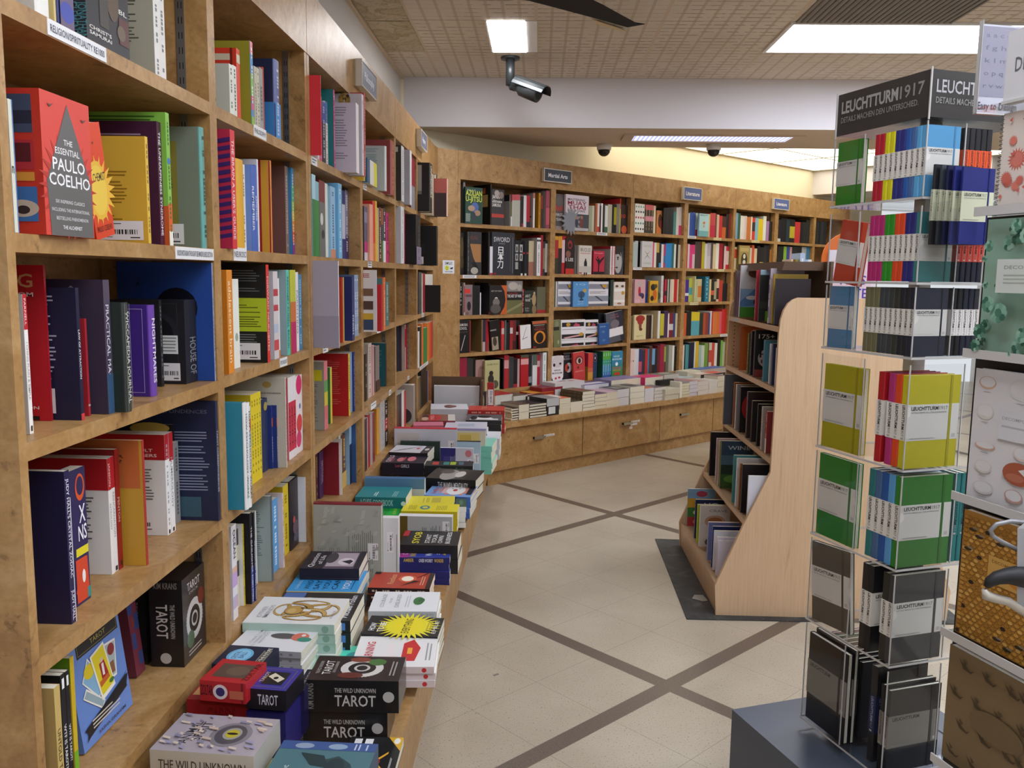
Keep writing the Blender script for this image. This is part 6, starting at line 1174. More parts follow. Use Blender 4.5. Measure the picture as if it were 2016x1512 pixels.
STACKS = [
{'x': -0.712, 'y': 1.4726, 'z': 0.615, 'L': 0.2007, 'w': 0.1332, 'a': -3.8063, 't': 0.055, 'n': 1, 's': 'cfccc2', 'c': 'b4aab2', 'pr': 'S=THE WILD UNKNOWN,4a4640,.25,.78;Ft=ANIMAL,.2,.72,.6,.09,4a464c;Ft=SPIRIT,.3,.62,.5,.09,4a464c;Fe=.5,.36,.32,.2,8a868c;Fe=.5,.36,.26,.15,56525a;Fe=.52,.35,.16,.09,a8a49c;Fe=.52,.35,.11,.065,c8b830;Fe=.52,.35,.03,.055,1c1a1c;Fk=c8b0a0,8a86a0,d0c0b0,a09ab8', 'k': 'x', 'lab': 'silvery boxed deck with a yellow printed eye', 'pg': 'e9e3d2', 'ars': [21601]},
{'x': -0.7362, 'y': 1.4697, 'z': 0.55, 'L': 0.2372, 'w': 0.1, 'a': -1.8594, 't': 0.045, 'n': 2, 's': 'cfc88a', 'c': 'd8d090', 'pr': 'Ff=.04,.04,.96,.96,8a8450;Ff=.07,.07,.93,.93,a8a060;Ft=S,.3,.55,.3,.12,4a4630;Fe=.2,.85,.1,.06,a8a060;Fe=.8,.2,.12,.07,a8a060', 'k': 'x', 'lab': 'pale yellow ornate box at the near end of the ledge', 'pg': 'e9e3d2', 'ars': [20883, 6460]},
{'x': -0.4895, 'y': 1.3998, 'z': 0.59, 'L': 0.1868, 'w': 0.1604, 'a': -1.3576, 't': 0.05, 'n': 2, 's': '33506a', 'c': '4a7078', 'pr': 'Fr=.82,0,1,1,3a548a;Fe=.9,.75,.06,.1,8a9ab0;Fe=.9,.4,.06,.1,8aa0b8;Fl=b8c4d8,.08,.24,.84,.97;Fp=2c4448,.3,.3,.6,.5,.7,.35,.55,.2,.4,.15;Fp=24383c,.5,.6,.75,.75,.7,.5,.45,.4;Fe=.45,.35,.2,.1,22363a;Ft=dragon,.1,.8,.3,.06,b8ccd0;Ft=tarot,.22,.8,.25,.06,b8ccd0', 'k': 'x', 'lab': 'shrink-wrapped teal box with a dark dragon', 'pg': 'e9e3d2', 'ars': [23996, 6323]},
{'x': -0.3948, 'y': 1.5615, 'z': 0.49, 'L': 0.1151, 'w': 0.1935, 'a': 0.3822, 't': 0.02, 'n': 1, 's': '1a1a1c', 'c': '1b1b1d', 'pr': 'Fp=d8a82c,.72,0,1,0,1,.28;Fe=.92,.1,.06,.06,e8e4dc;Fp=e0a82c,.3,.2,.34,.2,.6,.5,.56,.53;Fp=e0a82c,.7,.2,.66,.2,.38,.52,.42,.55;Fe=.5,.36,.06,.05,a83028;Fr=.84,.55,.95,.7,f0f0f0;Fr=.84,.76,.95,.9,f0f0f0;Fl=d8d8d8,.1,.14,.2,.6', 'k': 'p', 'lab': 'black paperback with crossed yellow pencils', 'pg': 'e9e3d2', 'ars': [10038]},
{'x': -0.4981, 'y': 1.7711, 'z': 0.61, 'L': 0.2028, 'w': 0.1208, 'a': 1.2495, 't': 0.075, 'n': 1, 's': '1b1a1c', 'c': '2a2022', 'pr': 'SL=THE WILD UNKNOWN,.25,.7,c8c4c0,.62,.14;SL=TAROT,.25,.7,d8d4d0,.2,.34;Sd=.5,.11,.17,c8c4c0;Sx=KIM KRANS,.93,.1,.8,9a9690;Fe=.5,.45,.36,.24,e0dcd8;Fs=.5,.45,.4,e4e0dc,36;Fe=.5,.45,.24,.155,1c1a1c;Fe=.5,.45,.14,.09,d0ccc8;Fe=.5,.45,.1,.06,1c1a1c;Fe=.2,.55,.12,.14,6a2c20;Fe=.75,.3,.14,.1,4a7a3c;Fe=.84,.5,.1,.12,8a4030;Ft=TAROT,.22,.78,.56,.09,e4e0dc;Ft=THE WILD UNKNOWN,.25,.9,.5,.04,b8b4b0;Ft=DECK & GUIDEBOOK,.3,.73,.45,.03,b8b4b0;Fl=a8a4a0,.06,.14,.2,.8', 'k': 'x', 'lab': 'upper black boxed deck with a white sunburst wheel', 'pg': 'e9e3d2', 'ars': [17318]},
{'x': -0.5232, 'y': 1.7726, 'z': 0.535, 'L': 0.2023, 'w': 0.1122, 'a': 1.2683, 't': 0.075, 'n': 1, 's': '1b1a1c', 'c': '2a2022', 'pr': 'SL=THE WILD UNKNOWN,.25,.7,c8c4c0,.62,.14;SL=TAROT,.25,.7,d8d4d0,.2,.34;Sd=.5,.11,.17,c8c4c0;Sx=KIM KRANS,.93,.1,.8,9a9690;Fe=.5,.45,.36,.24,e0dcd8;Fs=.5,.45,.4,e4e0dc,36;Fe=.5,.45,.24,.155,1c1a1c;Fe=.5,.45,.14,.09,d0ccc8;Fe=.5,.45,.1,.06,1c1a1c;Fe=.2,.55,.12,.14,6a2c20;Fe=.75,.3,.14,.1,4a7a3c;Fe=.84,.5,.1,.12,8a4030;Ft=TAROT,.22,.78,.56,.09,e4e0dc;Ft=THE WILD UNKNOWN,.25,.9,.5,.04,b8b4b0;Ft=DECK & GUIDEBOOK,.3,.73,.45,.03,b8b4b0;Fl=a8a4a0,.06,.14,.2,.8', 'k': 'x', 'lab': 'lower black boxed deck under the sunburst box', 'pg': 'e9e3d2', 'ars': [17052]},
{'x': -0.6864, 'y': 1.6487, 'z': 0.665, 'L': 0.1003, 'w': 0.1, 'a': -6.6815, 't': 0.045, 'n': 1, 's': 'b8262c', 'c': 'b4242a', 'pr': 'Fr=.2,.12,.8,.85,5a463c;Fe=.5,.4,.2,.25,6a5648;Sb=.05,.1,7a1820;SL=ZOLTAR,.72,.98,3a1418,.3;Sd=.5,.55,.36,e8d8d8;Sd=.5,.55,.22,3a2c6a;Sr=.2,.05,.6,.35,c86a50;Ft=ZOLTAR,.1,.02,.8,.13,5a1418', 'k': 'x', 'lab': 'red fortune teller kit with a window', 'pg': 'e9e3d2', 'ars': [6515]},
{'x': -0.7327, 'y': 1.69, 'z': 0.6, 'L': 0.2118, 'w': 0.1, 'a': -1.3609, 't': 0.075, 'n': 1, 's': 'a81f26', 'c': '982028', 'pr': 'Sr=.05,0,.3,.0,a81f26;Sr=.0,.0,1,.06,c8642c;Sb=.0,.1,c05a28;SL=CARDS,.5,.8,8a181e,.3;Sr=.02,.08,.5,.3,e4e2e0;Fl=d8b8a0,.3,.6,.1,.9;Fr=.2,.86,.8,.98,c89a60', 'k': 'x', 'lab': 'large red and orange boxed set under the small kits', 'pg': 'e9e3d2', 'ars': [18603]},
{'x': -0.5948, 'y': 1.659, 'z': 0.645, 'L': 0.0873, 'w': 0.1, 'a': -5.7826, 't': 0.045, 'n': 1, 's': '1c1820', 'c': '3a3490', 'pr': 'SL=TAROT,.2,.7,d8d4e0,.25;Ff=.1,.1,.9,.9,8a7c50;Fr=.22,.22,.78,.75,1c1a1e;Fp=d8d0b8,.32,.35,.55,.7,.72,.6,.5,.26;Ft=TAROT,.3,.72,.45,.1,c8b880;Fe=.5,.48,.06,.06,1c1a1e', 'k': 'x', 'lab': 'violet tarot kit with a gold corner frame', 'pg': 'e9e3d2', 'ars': [5683]},
{'x': -0.5969, 'y': 1.6657, 'z': 0.59, 'L': 0.0854, 'w': 0.1, 'a': -5.6373, 't': 0.05, 'n': 2, 's': '2c2870', 'c': '2c2870', 'pr': '', 'k': 'x', 'lab': 'violet kit box under the tarot kit', 'pg': 'e9e3d2', 'ars': [5942, 2050]},
{'x': -0.7267, 'y': 1.8152, 'z': 0.62, 'L': 0.1192, 'w': 0.1, 'a': -4.2958, 't': 0.045, 'n': 1, 's': '1c2038', 'c': '20243c', 'pr': 'Fe=.5,.62,.36,.25,6ab0d8;Fe=.5,.62,.3,.2,8ac4e4;Ft=CRYSTAL,.3,.65,.4,.1,3a5a90;Ft=BALL,.36,.52,.3,.1,3a5a90;Fl=8a8468,.05,.25,.15,.85;Ft=SEE THE FUTURE,.08,.1,.84,.08,d8d8d0', 'k': 'x', 'lab': 'navy kit with a pale blue crystal ball', 'pg': 'e9e3d2', 'ars': [6410]},
{'x': -0.7516, 'y': 1.8711, 'z': 0.575, 'L': 0.1248, 'w': 0.1, 'a': -4.0774, 't': 0.05, 'n': 2, 's': 'b8c4d8', 'c': 'b8c4d8', 'pr': '', 'k': 'x', 'lab': 'pale boxed kit under the crystal ball kit', 'pg': 'e9e3d2', 'ars': [6760, 2432]},
{'x': -0.5167, 'y': 1.7417, 'z': 0.6, 'L': 0.0212, 'w': 0.1, 'a': -0.5787, 't': 0.05, 'n': 2, 's': '241f4c', 'c': '1c2038', 'pr': 'Ft=SEE THE FUTURE,.1,.4,.8,.2,d8d8d0', 'k': 'x', 'lab': 'navy kit box beside the tarot kits', 'pg': 'e9e3d2', 'ars': [1361, 487]},
{'x': -0.7354, 'y': 1.9434, 'z': 0.6, 'L': 0.1816, 'w': 0.1657, 'a': -4.9414, 't': 0.017, 'n': 6, 's': 'b8b8bc', 'c': 'dedfe2', 'pr': 'Fe=.5,.4,.1,.2,5a5254;Fe=.5,.18,.14,.12,d8705c;Fe=.42,.1,.08,.1,3a8a78;Fe=.56,.15,.04,.03,f0e8e4;Ft=I THINK I AM,.15,.76,.5,.04,c4c4c8;Ft=IN FRIEND LOVE,.1,.7,.6,.04,c4c4c8;Ft=WITH YOU,.2,.64,.4,.04,c4c4c8;S~=888;Sp=222', 'k': 'p', 'lab': 'white hardcover with a coral and green fish', 'pg': 'e9e3d2', 'ars': [7430, 1134, 850, 638, 478, 359]},
{'x': -0.7371, 'y': 2.0456, 'z': 0.62, 'L': 0.2341, 'w': 0.1767, 'a': -0.0486, 't': 0.026, 'n': 5, 's': 'b4d0c4', 'c': 'e0e0de', 'pr': 'Fo=.5,.42,.4,b8944c;Ft=OTHER,.2,.85,.4,.05,b8b8bc;Ft=MINDS,.2,.78,.45,.05,b8b8bc;Ft=PETER,.2,.06,.3,.03,aab;Sd=.5,.1,.36,8ab0a0', 'k': 'p', 'lab': 'white paperback with a golden octopus', 'pg': 'e9e3d2', 'ars': [9892, 2099, 1574, 1181, 885]},
{'x': -0.7027, 'y': 2.1163, 'z': 0.6, 'L': 0.2239, 'w': 0.1949, 'a': 0.9762, 't': 0.033, 'n': 4, 's': '1b1b1d', 'c': '222224', 'pr': 'Fr=.55,.72,.98,.98,4a6aa8;Ft=Michael Pollan,.1,.06,.8,.08,d8d8dc;Ft=Change,.3,.62,.5,.09,c8c8cc;Ft=Mind,.3,.5,.4,.09,3a3a40;Sr=.2,.06,.8,.14,4a80c8', 'k': 'p', 'lab': 'black hardcover with a blue sky photo patch', 'pg': 'e9e3d2', 'ars': [10183, 2396, 1797, 1348]},
{'x': -0.565, 'y': 1.9962, 'z': 0.52, 'L': 0.2192, 'w': 0.1442, 'a': 3.4227, 't': 0.012, 'n': 3, 's': '58d4b8', 'c': '5cdcc0', 'pr': 'Ft=HOROSCOPES,.3,.8,.6,.1,3a8a9a;Fe=.6,.5,.14,.1,3aa8b0;Ft=stars,.3,.2,.5,.1,3a8a9a', 'k': 'p', 'lab': 'mint green thin book beneath the black boxes', 'pg': 'e9e3d2', 'ars': [7397, 945, 708]},
{'x': -0.4469, 'y': 1.973, 'z': 0.545, 'L': 0.2046, 'w': 0.1788, 'a': 3.4399, 't': 0.018, 'n': 3, 's': 'd8c8c8', 'c': 'e6e4e4', 'pr': 'Fp=c8282c,.18,.42,.75,.42,.88,.3,.6,.2,.18,.25;Ft=LEAN,.2,.52,.5,.1,f0e0e0;Ft=LEARNING,.1,.78,.7,.1,c83a40;Fl=999,.05,.14,.2,.8;Fr=.4,.3,.6,.36,e8a838;Sd=.5,.12,.34,c83034', 'k': 'p', 'lab': 'white paperback with a red barn shape', 'pg': 'e9e3d2', 'ars': [8955, 1359, 1019]},
{'x': -0.7207, 'y': 2.5065, 'z': 0.6, 'L': 0.1819, 'w': 0.1643, 'a': 2.5744, 't': 0.03, 'n': 4, 's': '26202c', 'c': '5a4a5c', 'pr': 'Fr=0,.62,1,1,241f2a;Ft=Question,.08,.8,.8,.09,d8d4dc;Ft=of Life,.25,.68,.5,.08,d8d4dc;Fr=.12,.12,.9,.6,b8a8b4;Fe=.4,.28,.2,.14,e0d0d8;Fp=2a242c,.25,.2,.4,.36,.5,.22,.42,.16;Fe=.6,.55,.3,.1,4a444c;Fr=0,0,1,.1,2c2632', 'k': 'p', 'lab': 'purple paperback with a lone figure under a pale sky', 'pg': 'e9e3d2', 'ars': [4872, 1301, 976, 732]},
{'x': -0.7341, 'y': 2.4076, 'z': 0.565, 'L': 0.2102, 'w': 0.183, 'a': 1.6287, 't': 0.02, 'n': 5, 's': 'd8c890', 'c': '3a98d8', 'pr': "Ft=WHO,.1,.7,.4,.08,1c3a5a;Ft=SAYS,.1,.57,.5,.08,1c3a5a;Ft=YOU,.1,.44,.4,.08,1c3a5a;Ft=CAN'T?,.1,.31,.75,.08,1c3a5a;Ft=YOU DO,.1,.15,.75,.09,e4ecf4;Fr=.1,.1,.85,.11,1c3a5a;Ft=DANIEL,.1,.86,.4,.04,a8d4f0;Fp=c8982c,.62,.44,.98,.4,.98,.37,.62,.41;Fl=1c4a70,.62,.76,.5,.95", 'k': 'p', 'lab': 'bright blue paperback with dark stencil title', 'pg': 'e9e3d2', 'ars': [5769, 1072, 804, 603, 452]},
{'x': -0.511, 'y': 2.5047, 'z': 0.545, 'L': 0.1906, 'w': 0.1396, 'a': 0.0324, 't': 0.02, 'n': 3, 's': '2a1a1a', 'c': 'b23c28', 'pr': 'Fe=.6,.42,.16,.1,f4dcb8;Fe=.6,.42,.22,.15,d8603c;Fe=.6,.42,.16,.1,f8ecd8;Ft=Restless,.25,.62,.6,.1,e0a070;Fp=241414,.1,.5,.5,.3,.45,.2,.3,.35;Fp=241414,.6,.3,1,.12,.95,.1;Fr=.0,.0,1,.08,2a1818;Fl=d8a080,.12,.2,.2,.8;S~=c8b0a0;Fr=.85,.9,1,1,241414', 'k': 'p', 'lab': 'red sunset paperback with black branches', 'pg': 'e9e3d2', 'ars': [4110, 904, 678]},
{'x': -0.4701, 'y': 2.3086, 'z': 0.55, 'L': 0.194, 'w': 0.1523, 'a': 2.6361, 't': 0.022, 'n': 4, 's': 'b8bcc0', 'c': 'e6e8ec', 'pr': 'Ft=COURAGE,.2,.8,.65,.06,a4a8ac;Ft=TO BE,.4,.7,.25,.035,b0b4b8;Ft=DISLIKED,.2,.58,.65,.06,a4a8ac;Fe=.52,.3,.2,.08,3a7a40;Fe=.55,.26,.12,.05,2c6434;Fr=.45,.24,.5,.36,4a6a50;Fl=c8ccd0,.42,.5,.2,.8;SL=THE COURAGE TO,.05,.4,8a9298,.2;SL=Ichiro,.5,.75,a8acb0,.25', 'k': 'p', 'lab': 'white paperback with a green potted bonsai', 'pg': 'e9e3d2', 'ars': [5539, 1182, 886, 665]},
{'x': -0.4581, 'y': 2.1546, 'z': 0.55, 'L': 0.2049, 'w': 0.1255, 'a': -1.7755, 't': 0.02, 'n': 4, 's': '1c1c1e', 'c': '1b1b1d', 'pr': 'Fs=.5,.44,.72,e8dc28,30;Fe=.5,.44,.42,.2,ecdc20;Ft=EVERYTHING,.12,.4,.76,.1,2a2818;Ft=HOW,.2,.86,.4,.08,f0f0f0;Ft=TO BE,.15,.74,.5,.08,f0f0f0;Ft=EMILIE,.15,.05,.65,.05,d8d8d0;Fl=b8ac28,.12,.24,.25,.85', 'k': 'p', 'lab': 'black paperback with a bright yellow burst', 'pg': 'e9e3d2', 'ars': [5991, 1281, 961, 721]},
{'x': -0.4589, 'y': 2.7624, 'z': 0.555, 'L': 0.1726, 'w': 0.1415, 'a': 2.3767, 't': 0.024, 'n': 4, 's': '24266a', 'c': '3a48a8', 'pr': 'Fr=0,.8,.7,1,a83a90;Ft=CHOOSE,.2,.84,.6,.1,e8e8f0;Ft=WONDER,.05,.66,.85,.13,e0b83c;Ft=OVER,.35,.52,.4,.07,e0e0f0;Ft=WORRY,.1,.36,.8,.13,e4ecf8;Ft=AMBER,.15,.08,.7,.07,e0c048;Fl=c8c8e8,.2,.28,.2,.8;SL=WONDER,.12,.3,e0b83c,.3;SL=OVER WORRY,.33,.6,e8e8f0,.3;SL=AMBER,.7,.9,d8b84c,.35;Fr=.85,0,1,.3,7a3090', 'k': 'p', 'lab': 'blue and magenta paperback with brushed lettering', 'pg': 'e9e3d2', 'ars': [3168, 823, 617, 463]},
{'x': -0.464, 'y': 2.8046, 'z': 0.585, 'L': 0.2009, 'w': 0.1622, 'a': 1.0775, 't': 0.05, 'n': 2, 's': '1b1a1c', 'c': '1b1a1c', 'pr': 'Ft=SYOB,.12,.68,.8,.12,e8dc28;Ft=START,.15,.5,.6,.08,e8e8e8;Ft=YOUR,.15,.39,.6,.08,e8e8e8;Ft=OWN,.15,.28,.5,.08,e8e8e8;Ft=BUSINESS,.12,.15,.8,.08,e8e8e8;Fr=.6,.9,1,1,b82838', 'k': 'p', 'lab': 'thick black business manual with white capitals', 'pg': 'e9e3d2', 'ars': [5455, 1943]},
{'x': -0.5302, 'y': 3.2556, 'z': 0.575, 'L': 0.2222, 'w': 0.1138, 'a': 0.8233, 't': 0.03, 'n': 3, 's': 'c8b820', 'c': 'ece02c', 'pr': 'Fe=.5,.6,.25,.09,3a88a0;Fe=.5,.6,.12,.05,ece02c;Fl=a89c20,.2,.4,.2,.8;Fl=a89c20,.75,.9,.2,.8', 'k': 'p', 'lab': 'bright yellow paperback with a blue figure three', 'pg': 'e9e3d2', 'ars': [2786, 973, 730]},
{'x': -0.521, 'y': 3.3764, 'z': 0.57, 'L': 0.1865, 'w': 0.1314, 'a': 3.2125, 't': 0.022, 'n': 5, 's': 'd8cc28', 'c': 'e8dc38', 'pr': 'Fr=.2,.3,.8,.5,c8bc48;Fl=a8a030,.55,.7,.2,.8', 'k': 'p', 'lab': 'pale yellow paperback behind the figure three book', 'pg': 'e9e3d2', 'ars': [1945, 560, 420, 315, 236]},
{'x': -0.3284, 'y': 3.3854, 'z': 0.56, 'L': 0.0451, 'w': 0.1349, 'a': 4.6023, 't': 0.022, 'n': 4, 's': 'e0e0dc', 'c': '3a5a4c', 'pr': 'Fe=.5,.5,.3,.2,5a8468;Fe=.3,.7,.2,.1,24403a', 'k': 'p', 'lab': 'dark green jungle paperback stacked beside the yellow books', 'pg': 'e9e3d2', 'ars': [478, 135, 101, 76]},
{'x': -0.6197, 'y': 3.2018, 'z': 0.56, 'L': 0.1088, 'w': 0.2027, 'a': 4.4724, 't': 0.02, 'n': 4, 's': '1f9a30', 'c': '28b83c', 'pr': 'Ft=CODES,.2,.6,.6,.1,1c7a2c;Ft=GREEN,.25,.35,.6,.1,b8d83c;Fl=1c7a2c,.7,.9,.1,.9', 'k': 'p', 'lab': 'vivid green paperback with yellow lettering', 'pg': 'e9e3d2', 'ars': [1581, 328, 246, 184]},
{'x': -0.7298, 'y': 3.3413, 'z': 0.605, 'L': 0.206, 'w': 0.1746, 'a': 0.3424, 't': 0.05, 'n': 2, 's': '1f747c', 'c': '2a8c94', 'pr': 'SL=COOKBOOK,.25,.65,a8d8d8,.3;SL=A GUIDE,.68,.9,a8d8d8,.35;Sd=.5,.05,.2,d8ecec;Fl=a8d8d8,.2,.3,.1,.6;Fr=.1,.6,.5,.62,d8ecec;Fr=.15,.64,.45,.66,d8ecec', 'k': 'p', 'lab': 'thick teal paperback facing the aisle', 'pg': 'e9e3d2', 'ars': [3829, 1427]},
{'x': -0.477, 'y': 3.5393, 'z': 0.565, 'L': 0.2, 'w': 0.1948, 'a': -4.8526, 't': 0.024, 'n': 4, 's': '3c66b0', 'c': '7aa4e0', 'pr': 'Fs=.55,.4,.5,d89080,14;Fe=.55,.4,.4,.2,f0f0f0;Fe=.55,.42,.1,.05,c83c30;Fe=.68,.5,.03,.015,222;Fe=.68,.34,.03,.015,222;Ft=hello,.2,.8,.5,.1,b85a60;Fl=e8f0f8,.55,.68,.25,.9;Fr=.2,.02,.8,.14,1c2030;Sr=.2,.3,.9,.62,1c2030', 'k': 'p', 'lab': 'pale blue paperback with a round white cartoon face', 'pg': 'e9e3d2', 'ars': [2386, 593, 445, 333]},
{'x': -0.4936, 'y': 3.7124, 'z': 0.6, 'L': 0.2285, 'w': 0.1968, 'a': -8, 't': 0.05, 'n': 2, 's': '17171a', 'c': '3a3836', 'pr': 'SL=THE MAMBA MENTALITY,.15,.75,d0d0d0,.2;Fe=.4,.6,.5,.18,a8a4a0;Fe=.5,.4,.3,.1,d0ccc8;Fr=.0,.0,1,.25,201e1e;Fe=.7,.7,.2,.14,5a5652', 'k': 'h', 'lab': 'large black and grey photography book', 'pg': 'e9e3d2', 'ars': [3508, 1283]},
{'x': -0.5305, 'y': 3.9536, 'z': 0.6, 'L': 0.2291, 'w': 0.1063, 'a': 2.5179, 't': 0.04, 'n': 2, 's': '1f2428', 'c': '24282c', 'pr': 'SL=Favourite Recipes,.1,.7,4a8a58,.3;Fr=.2,.72,.8,.85,c8403c;Fr=.2,.5,.8,.62,3a8a80;Fr=.2,.36,.8,.48,a8c03c;Fr=.2,.2,.8,.3,4a6a80', 'k': 'p', 'lab': 'black book with a row of coloured tabs', 'pg': 'e9e3d2', 'ars': [2176, 928]},
{'x': -0.7348, 'y': 3.9556, 'z': 0.61, 'L': 0.2015, 'w': 0.1836, 'a': 0.2793, 't': 0.03, 'n': 2, 's': '201e2c', 'c': '2a2636', 'pr': 'Ft=GIRLS,.1,.82,.8,.11,d8d4dc;Fe=.4,.6,.25,.09,c87880;Fe=.5,.35,.28,.1,d87888;Fr=.3,.5,.7,.54,b83c58;Fl=a8586c,.75,.9,.1,.9;SL=GIRLS,.35,.55,d0ccd8,.25;SL=Lost,.57,.68,c85a70,.3', 'k': 'p', 'lab': 'dark paperback with pink lettering and two faces', 'pg': 'e9e3d2', 'ars': [1933, 609]},
{'x': -0.7317, 'y': 4.1293, 'z': 0.625, 'L': 0.1947, 'w': 0.1774, 'a': -3.7921, 't': 0.03, 'n': 2, 's': '2a2628', 'c': 'd0d0d8', 'pr': 'Fe=.6,.35,.1,.05,c84860;Fp=8a8a90,.1,.9,.6,.5,.62,.52,.14,.92;Fp=8a8a90,.3,.8,.9,.3,.92,.33,.32,.83;Fr=0,0,1,.2,3a3638;Fe=.5,.1,.15,.06,c8c4c0', 'k': 'p', 'lab': 'grey-white paperback with fine line art', 'pg': 'e9e3d2', 'ars': [1647, 537]},
{'x': -0.7162, 'y': 4.8566, 'z': 0.63, 'L': 0.1745, 'w': 0.1235, 'a': 8, 't': 0.03, 'n': 4, 's': 'c86c84', 'c': 'd07890', 'pr': '', 'k': 'p', 'lab': 'rose pink hardcover behind the white cover', 'pg': 'e9e3d2', 'ars': [891, 358, 268, 201]},
{'x': -0.5327, 'y': 4.8117, 'z': 0.625, 'L': 0.2425, 'w': 0.23, 'a': 2.2263, 't': 0.03, 'n': 4, 's': '8a86a8', 'c': 'c8c8d8', 'pr': 'Fr=.3,.3,.7,.7,a8b4c8', 'k': 'p', 'lab': 'lilac-edged white paperback stack near the corner', 'pg': 'e9e3d2', 'ars': [1614, 507, 380, 285]},
{'x': -0.7, 'y': 4.9919, 'z': 0.635, 'L': 0.2122, 'w': 0.23, 'a': 6.2839, 't': 0.025, 'n': 5, 's': '8a3038', 'c': '8a5a4c', 'pr': 'Fe=.5,.6,.5,.22,b82c34;Ft=FIRES,.2,.6,.6,.1,e0a0a0;Fr=0,0,1,.2,d0ccc8;Fe=.7,.85,.2,.1,4a3a30;Fe=.3,.85,.25,.1,c8a890', 'k': 'p', 'lab': 'photo paperback with a red oval title', 'pg': 'e9e3d2', 'ars': [1169, 344, 258, 193, 145]},
{'x': -0.4354, 'y': 5.1272, 'z': 0.62, 'L': 0.218, 'w': 0.23, 'a': 1.5141, 't': 0.025, 'n': 5, 's': '2a2a2e', 'c': '5a5a60', 'pr': 'Fp=e0e0e4,.2,.2,.6,.35,.5,.8,.3,.7;Fe=.6,.5,.2,.2,222;Fr=.1,.1,.3,.9,d8d8dc;Fe=.4,.8,.3,.1,1c1c20', 'k': 'p', 'lab': 'black and white comic paperback on the ledge corner', 'pg': 'e9e3d2', 'ars': [1141, 336, 252, 189, 141]},
{'x': -0.4481, 'y': 5.4242, 'z': 0.635, 'L': 0.2367, 'w': 0.1926, 'a': 1.6368, 't': 0.03, 'n': 5, 's': 'b02c28', 'c': 'c04038', 'pr': 'Ft=TAXI,.3,.5,.5,.14,d8a888;S~=d8b0a0', 'k': 'p', 'lab': 'red paperback with cream lettering at the ledge corner', 'pg': 'e9e3d2', 'ars': [1102, 393, 295, 221, 166]},
{'x': -0.6866, 'y': 5.4063, 'z': 0.64, 'L': 0.2425, 'w': 0.23, 'a': 6.6742, 't': 0.04, 'n': 4, 's': 'c8c8d0', 'c': 'd8d8e0', 'pr': 'Fe=.5,.5,.3,.14,6a3a34;Fe=.5,.4,.2,.1,8a5048', 'k': 'p', 'lab': 'glossy white hardcover lying before the white standing books', 'pg': 'e9e3d2', 'ars': [1436, 539, 404, 303]},
{'x': -0.3968, 'y': 4.4016, 'z': 0.61, 'L': 0.1626, 'w': 0.23, 'a': -3.8036, 't': 0.03, 'n': 5, 's': '7ac4b0', 'c': '8ad0bc', 'pr': '', 'k': 'p', 'lab': 'mint paperback in the stack at the ledge edge', 'pg': 'e9e3d2', 'ars': [1350, 401, 301, 225, 169]},
{'x': -0.3698, 'y': 4.7309, 'z': 0.585, 'L': 0.1591, 'w': 0.23, 'a': 0.4044, 't': 0.03, 'n': 4, 's': 'c8ccd4', 'c': 'd4d8e0', 'pr': '', 'k': 'p', 'lab': 'white paperback in the stack at the ledge edge', 'pg': 'e9e3d2', 'ars': [1127, 343, 257, 193]},
{'st': 1, 'x': -0.7302, 'y': 2.71, 'z': 0.46, 'h': 0.2875, 'w': 0.2244, 't': 0.03, 'c': 'a8a89e', 's': '7a2830', 'pr': 'Bu=7a7a70,.12,.5,.1,.7;Bu=8a8a80,.5,.95,.1,.5;Bk=a0a096,b4b4aa;Bq=.8,.35,.95,.55', 'lab': 'large grey hardcover standing with its maroon spine up', 'k': 'h', 'pg': 'e4e0d6', 'ars': [22103]},
{'st': 1, 'x': -0.509, 'y': 2.74, 'z': 0.46, 'h': 0.2362, 'w': 0.0544, 't': 0.03, 'c': 'd6d6d8', 's': 'e8e8ea', 'pr': 'Bu=8a8a90,.05,.3,.2,.8;Bq=.3,.5,.7,.8', 'lab': 'white book standing behind the grey hardcover', 'k': 'p', 'pg': 'e4e0d6', 'ars': [4316]},
{'st': 1, 'x': -0.4978, 'y': 3.0, 'z': 0.46, 'h': 0.1688, 'w': 0.196, 't': 0.035, 'c': 'b4b4b4', 's': 'ececee', 'pr': 'Br=0,0,.17,1,6a5420;Bu=6a6a6a,.22,.6,.1,.8;Bq=.82,.5,.95,.9;', 'lab': 'grey back cover standing with its white spine up beside yellow books', 'k': 'p', 'pg': 'e4e0d6', 'ars': [9370]},
{'st': 1, 'x': -0.7314, 'y': 3.54, 'z': 0.46, 'h': 0.1741, 'w': 0.2564, 't': 0.04, 'c': '7a98a0', 's': '4a78a8', 'pr': 'Br=0,.45,1,1,5a84a8;Br=0,0,.8,.4,3c6470;Br=.72,.0,1,.75,c8ccc0;Bq=.8,.1,.95,.4;Bl=a8c0c8,.1,.35,.05,.7', 'lab': 'blue and cream book standing behind the teal one', 'k': 'p', 'pg': 'e4e0d6', 'ars': [9215]},
{'st': 1, 'x': -0.705, 'y': 4.32, 'z': 0.46, 'h': 0.1825, 'w': 0.2061, 't': 0.02, 'c': '2a3c32', 's': '26352c', 'pr': '', 'lab': 'dark green hardcover standing behind the line art book', 'k': 'p', 'pg': 'e4e0d6', 'ars': [5326]},
{'st': 1, 'x': -0.7412, 'y': 4.35, 'z': 0.46, 'h': 0.2451, 'w': 0.325, 't': 0.03, 'c': 'c8c8d0', 's': 'c83848', 'pr': 'Br=.05,.3,.4,.9,c8beb8;Bu=b0b0b8,.45,.9,.1,.8;Bq=.86,.3,.96,.75', 'lab': 'large white back cover standing with a red and black spine up', 'k': 'h', 'pg': 'e4e0d6', 'ars': [11164]},
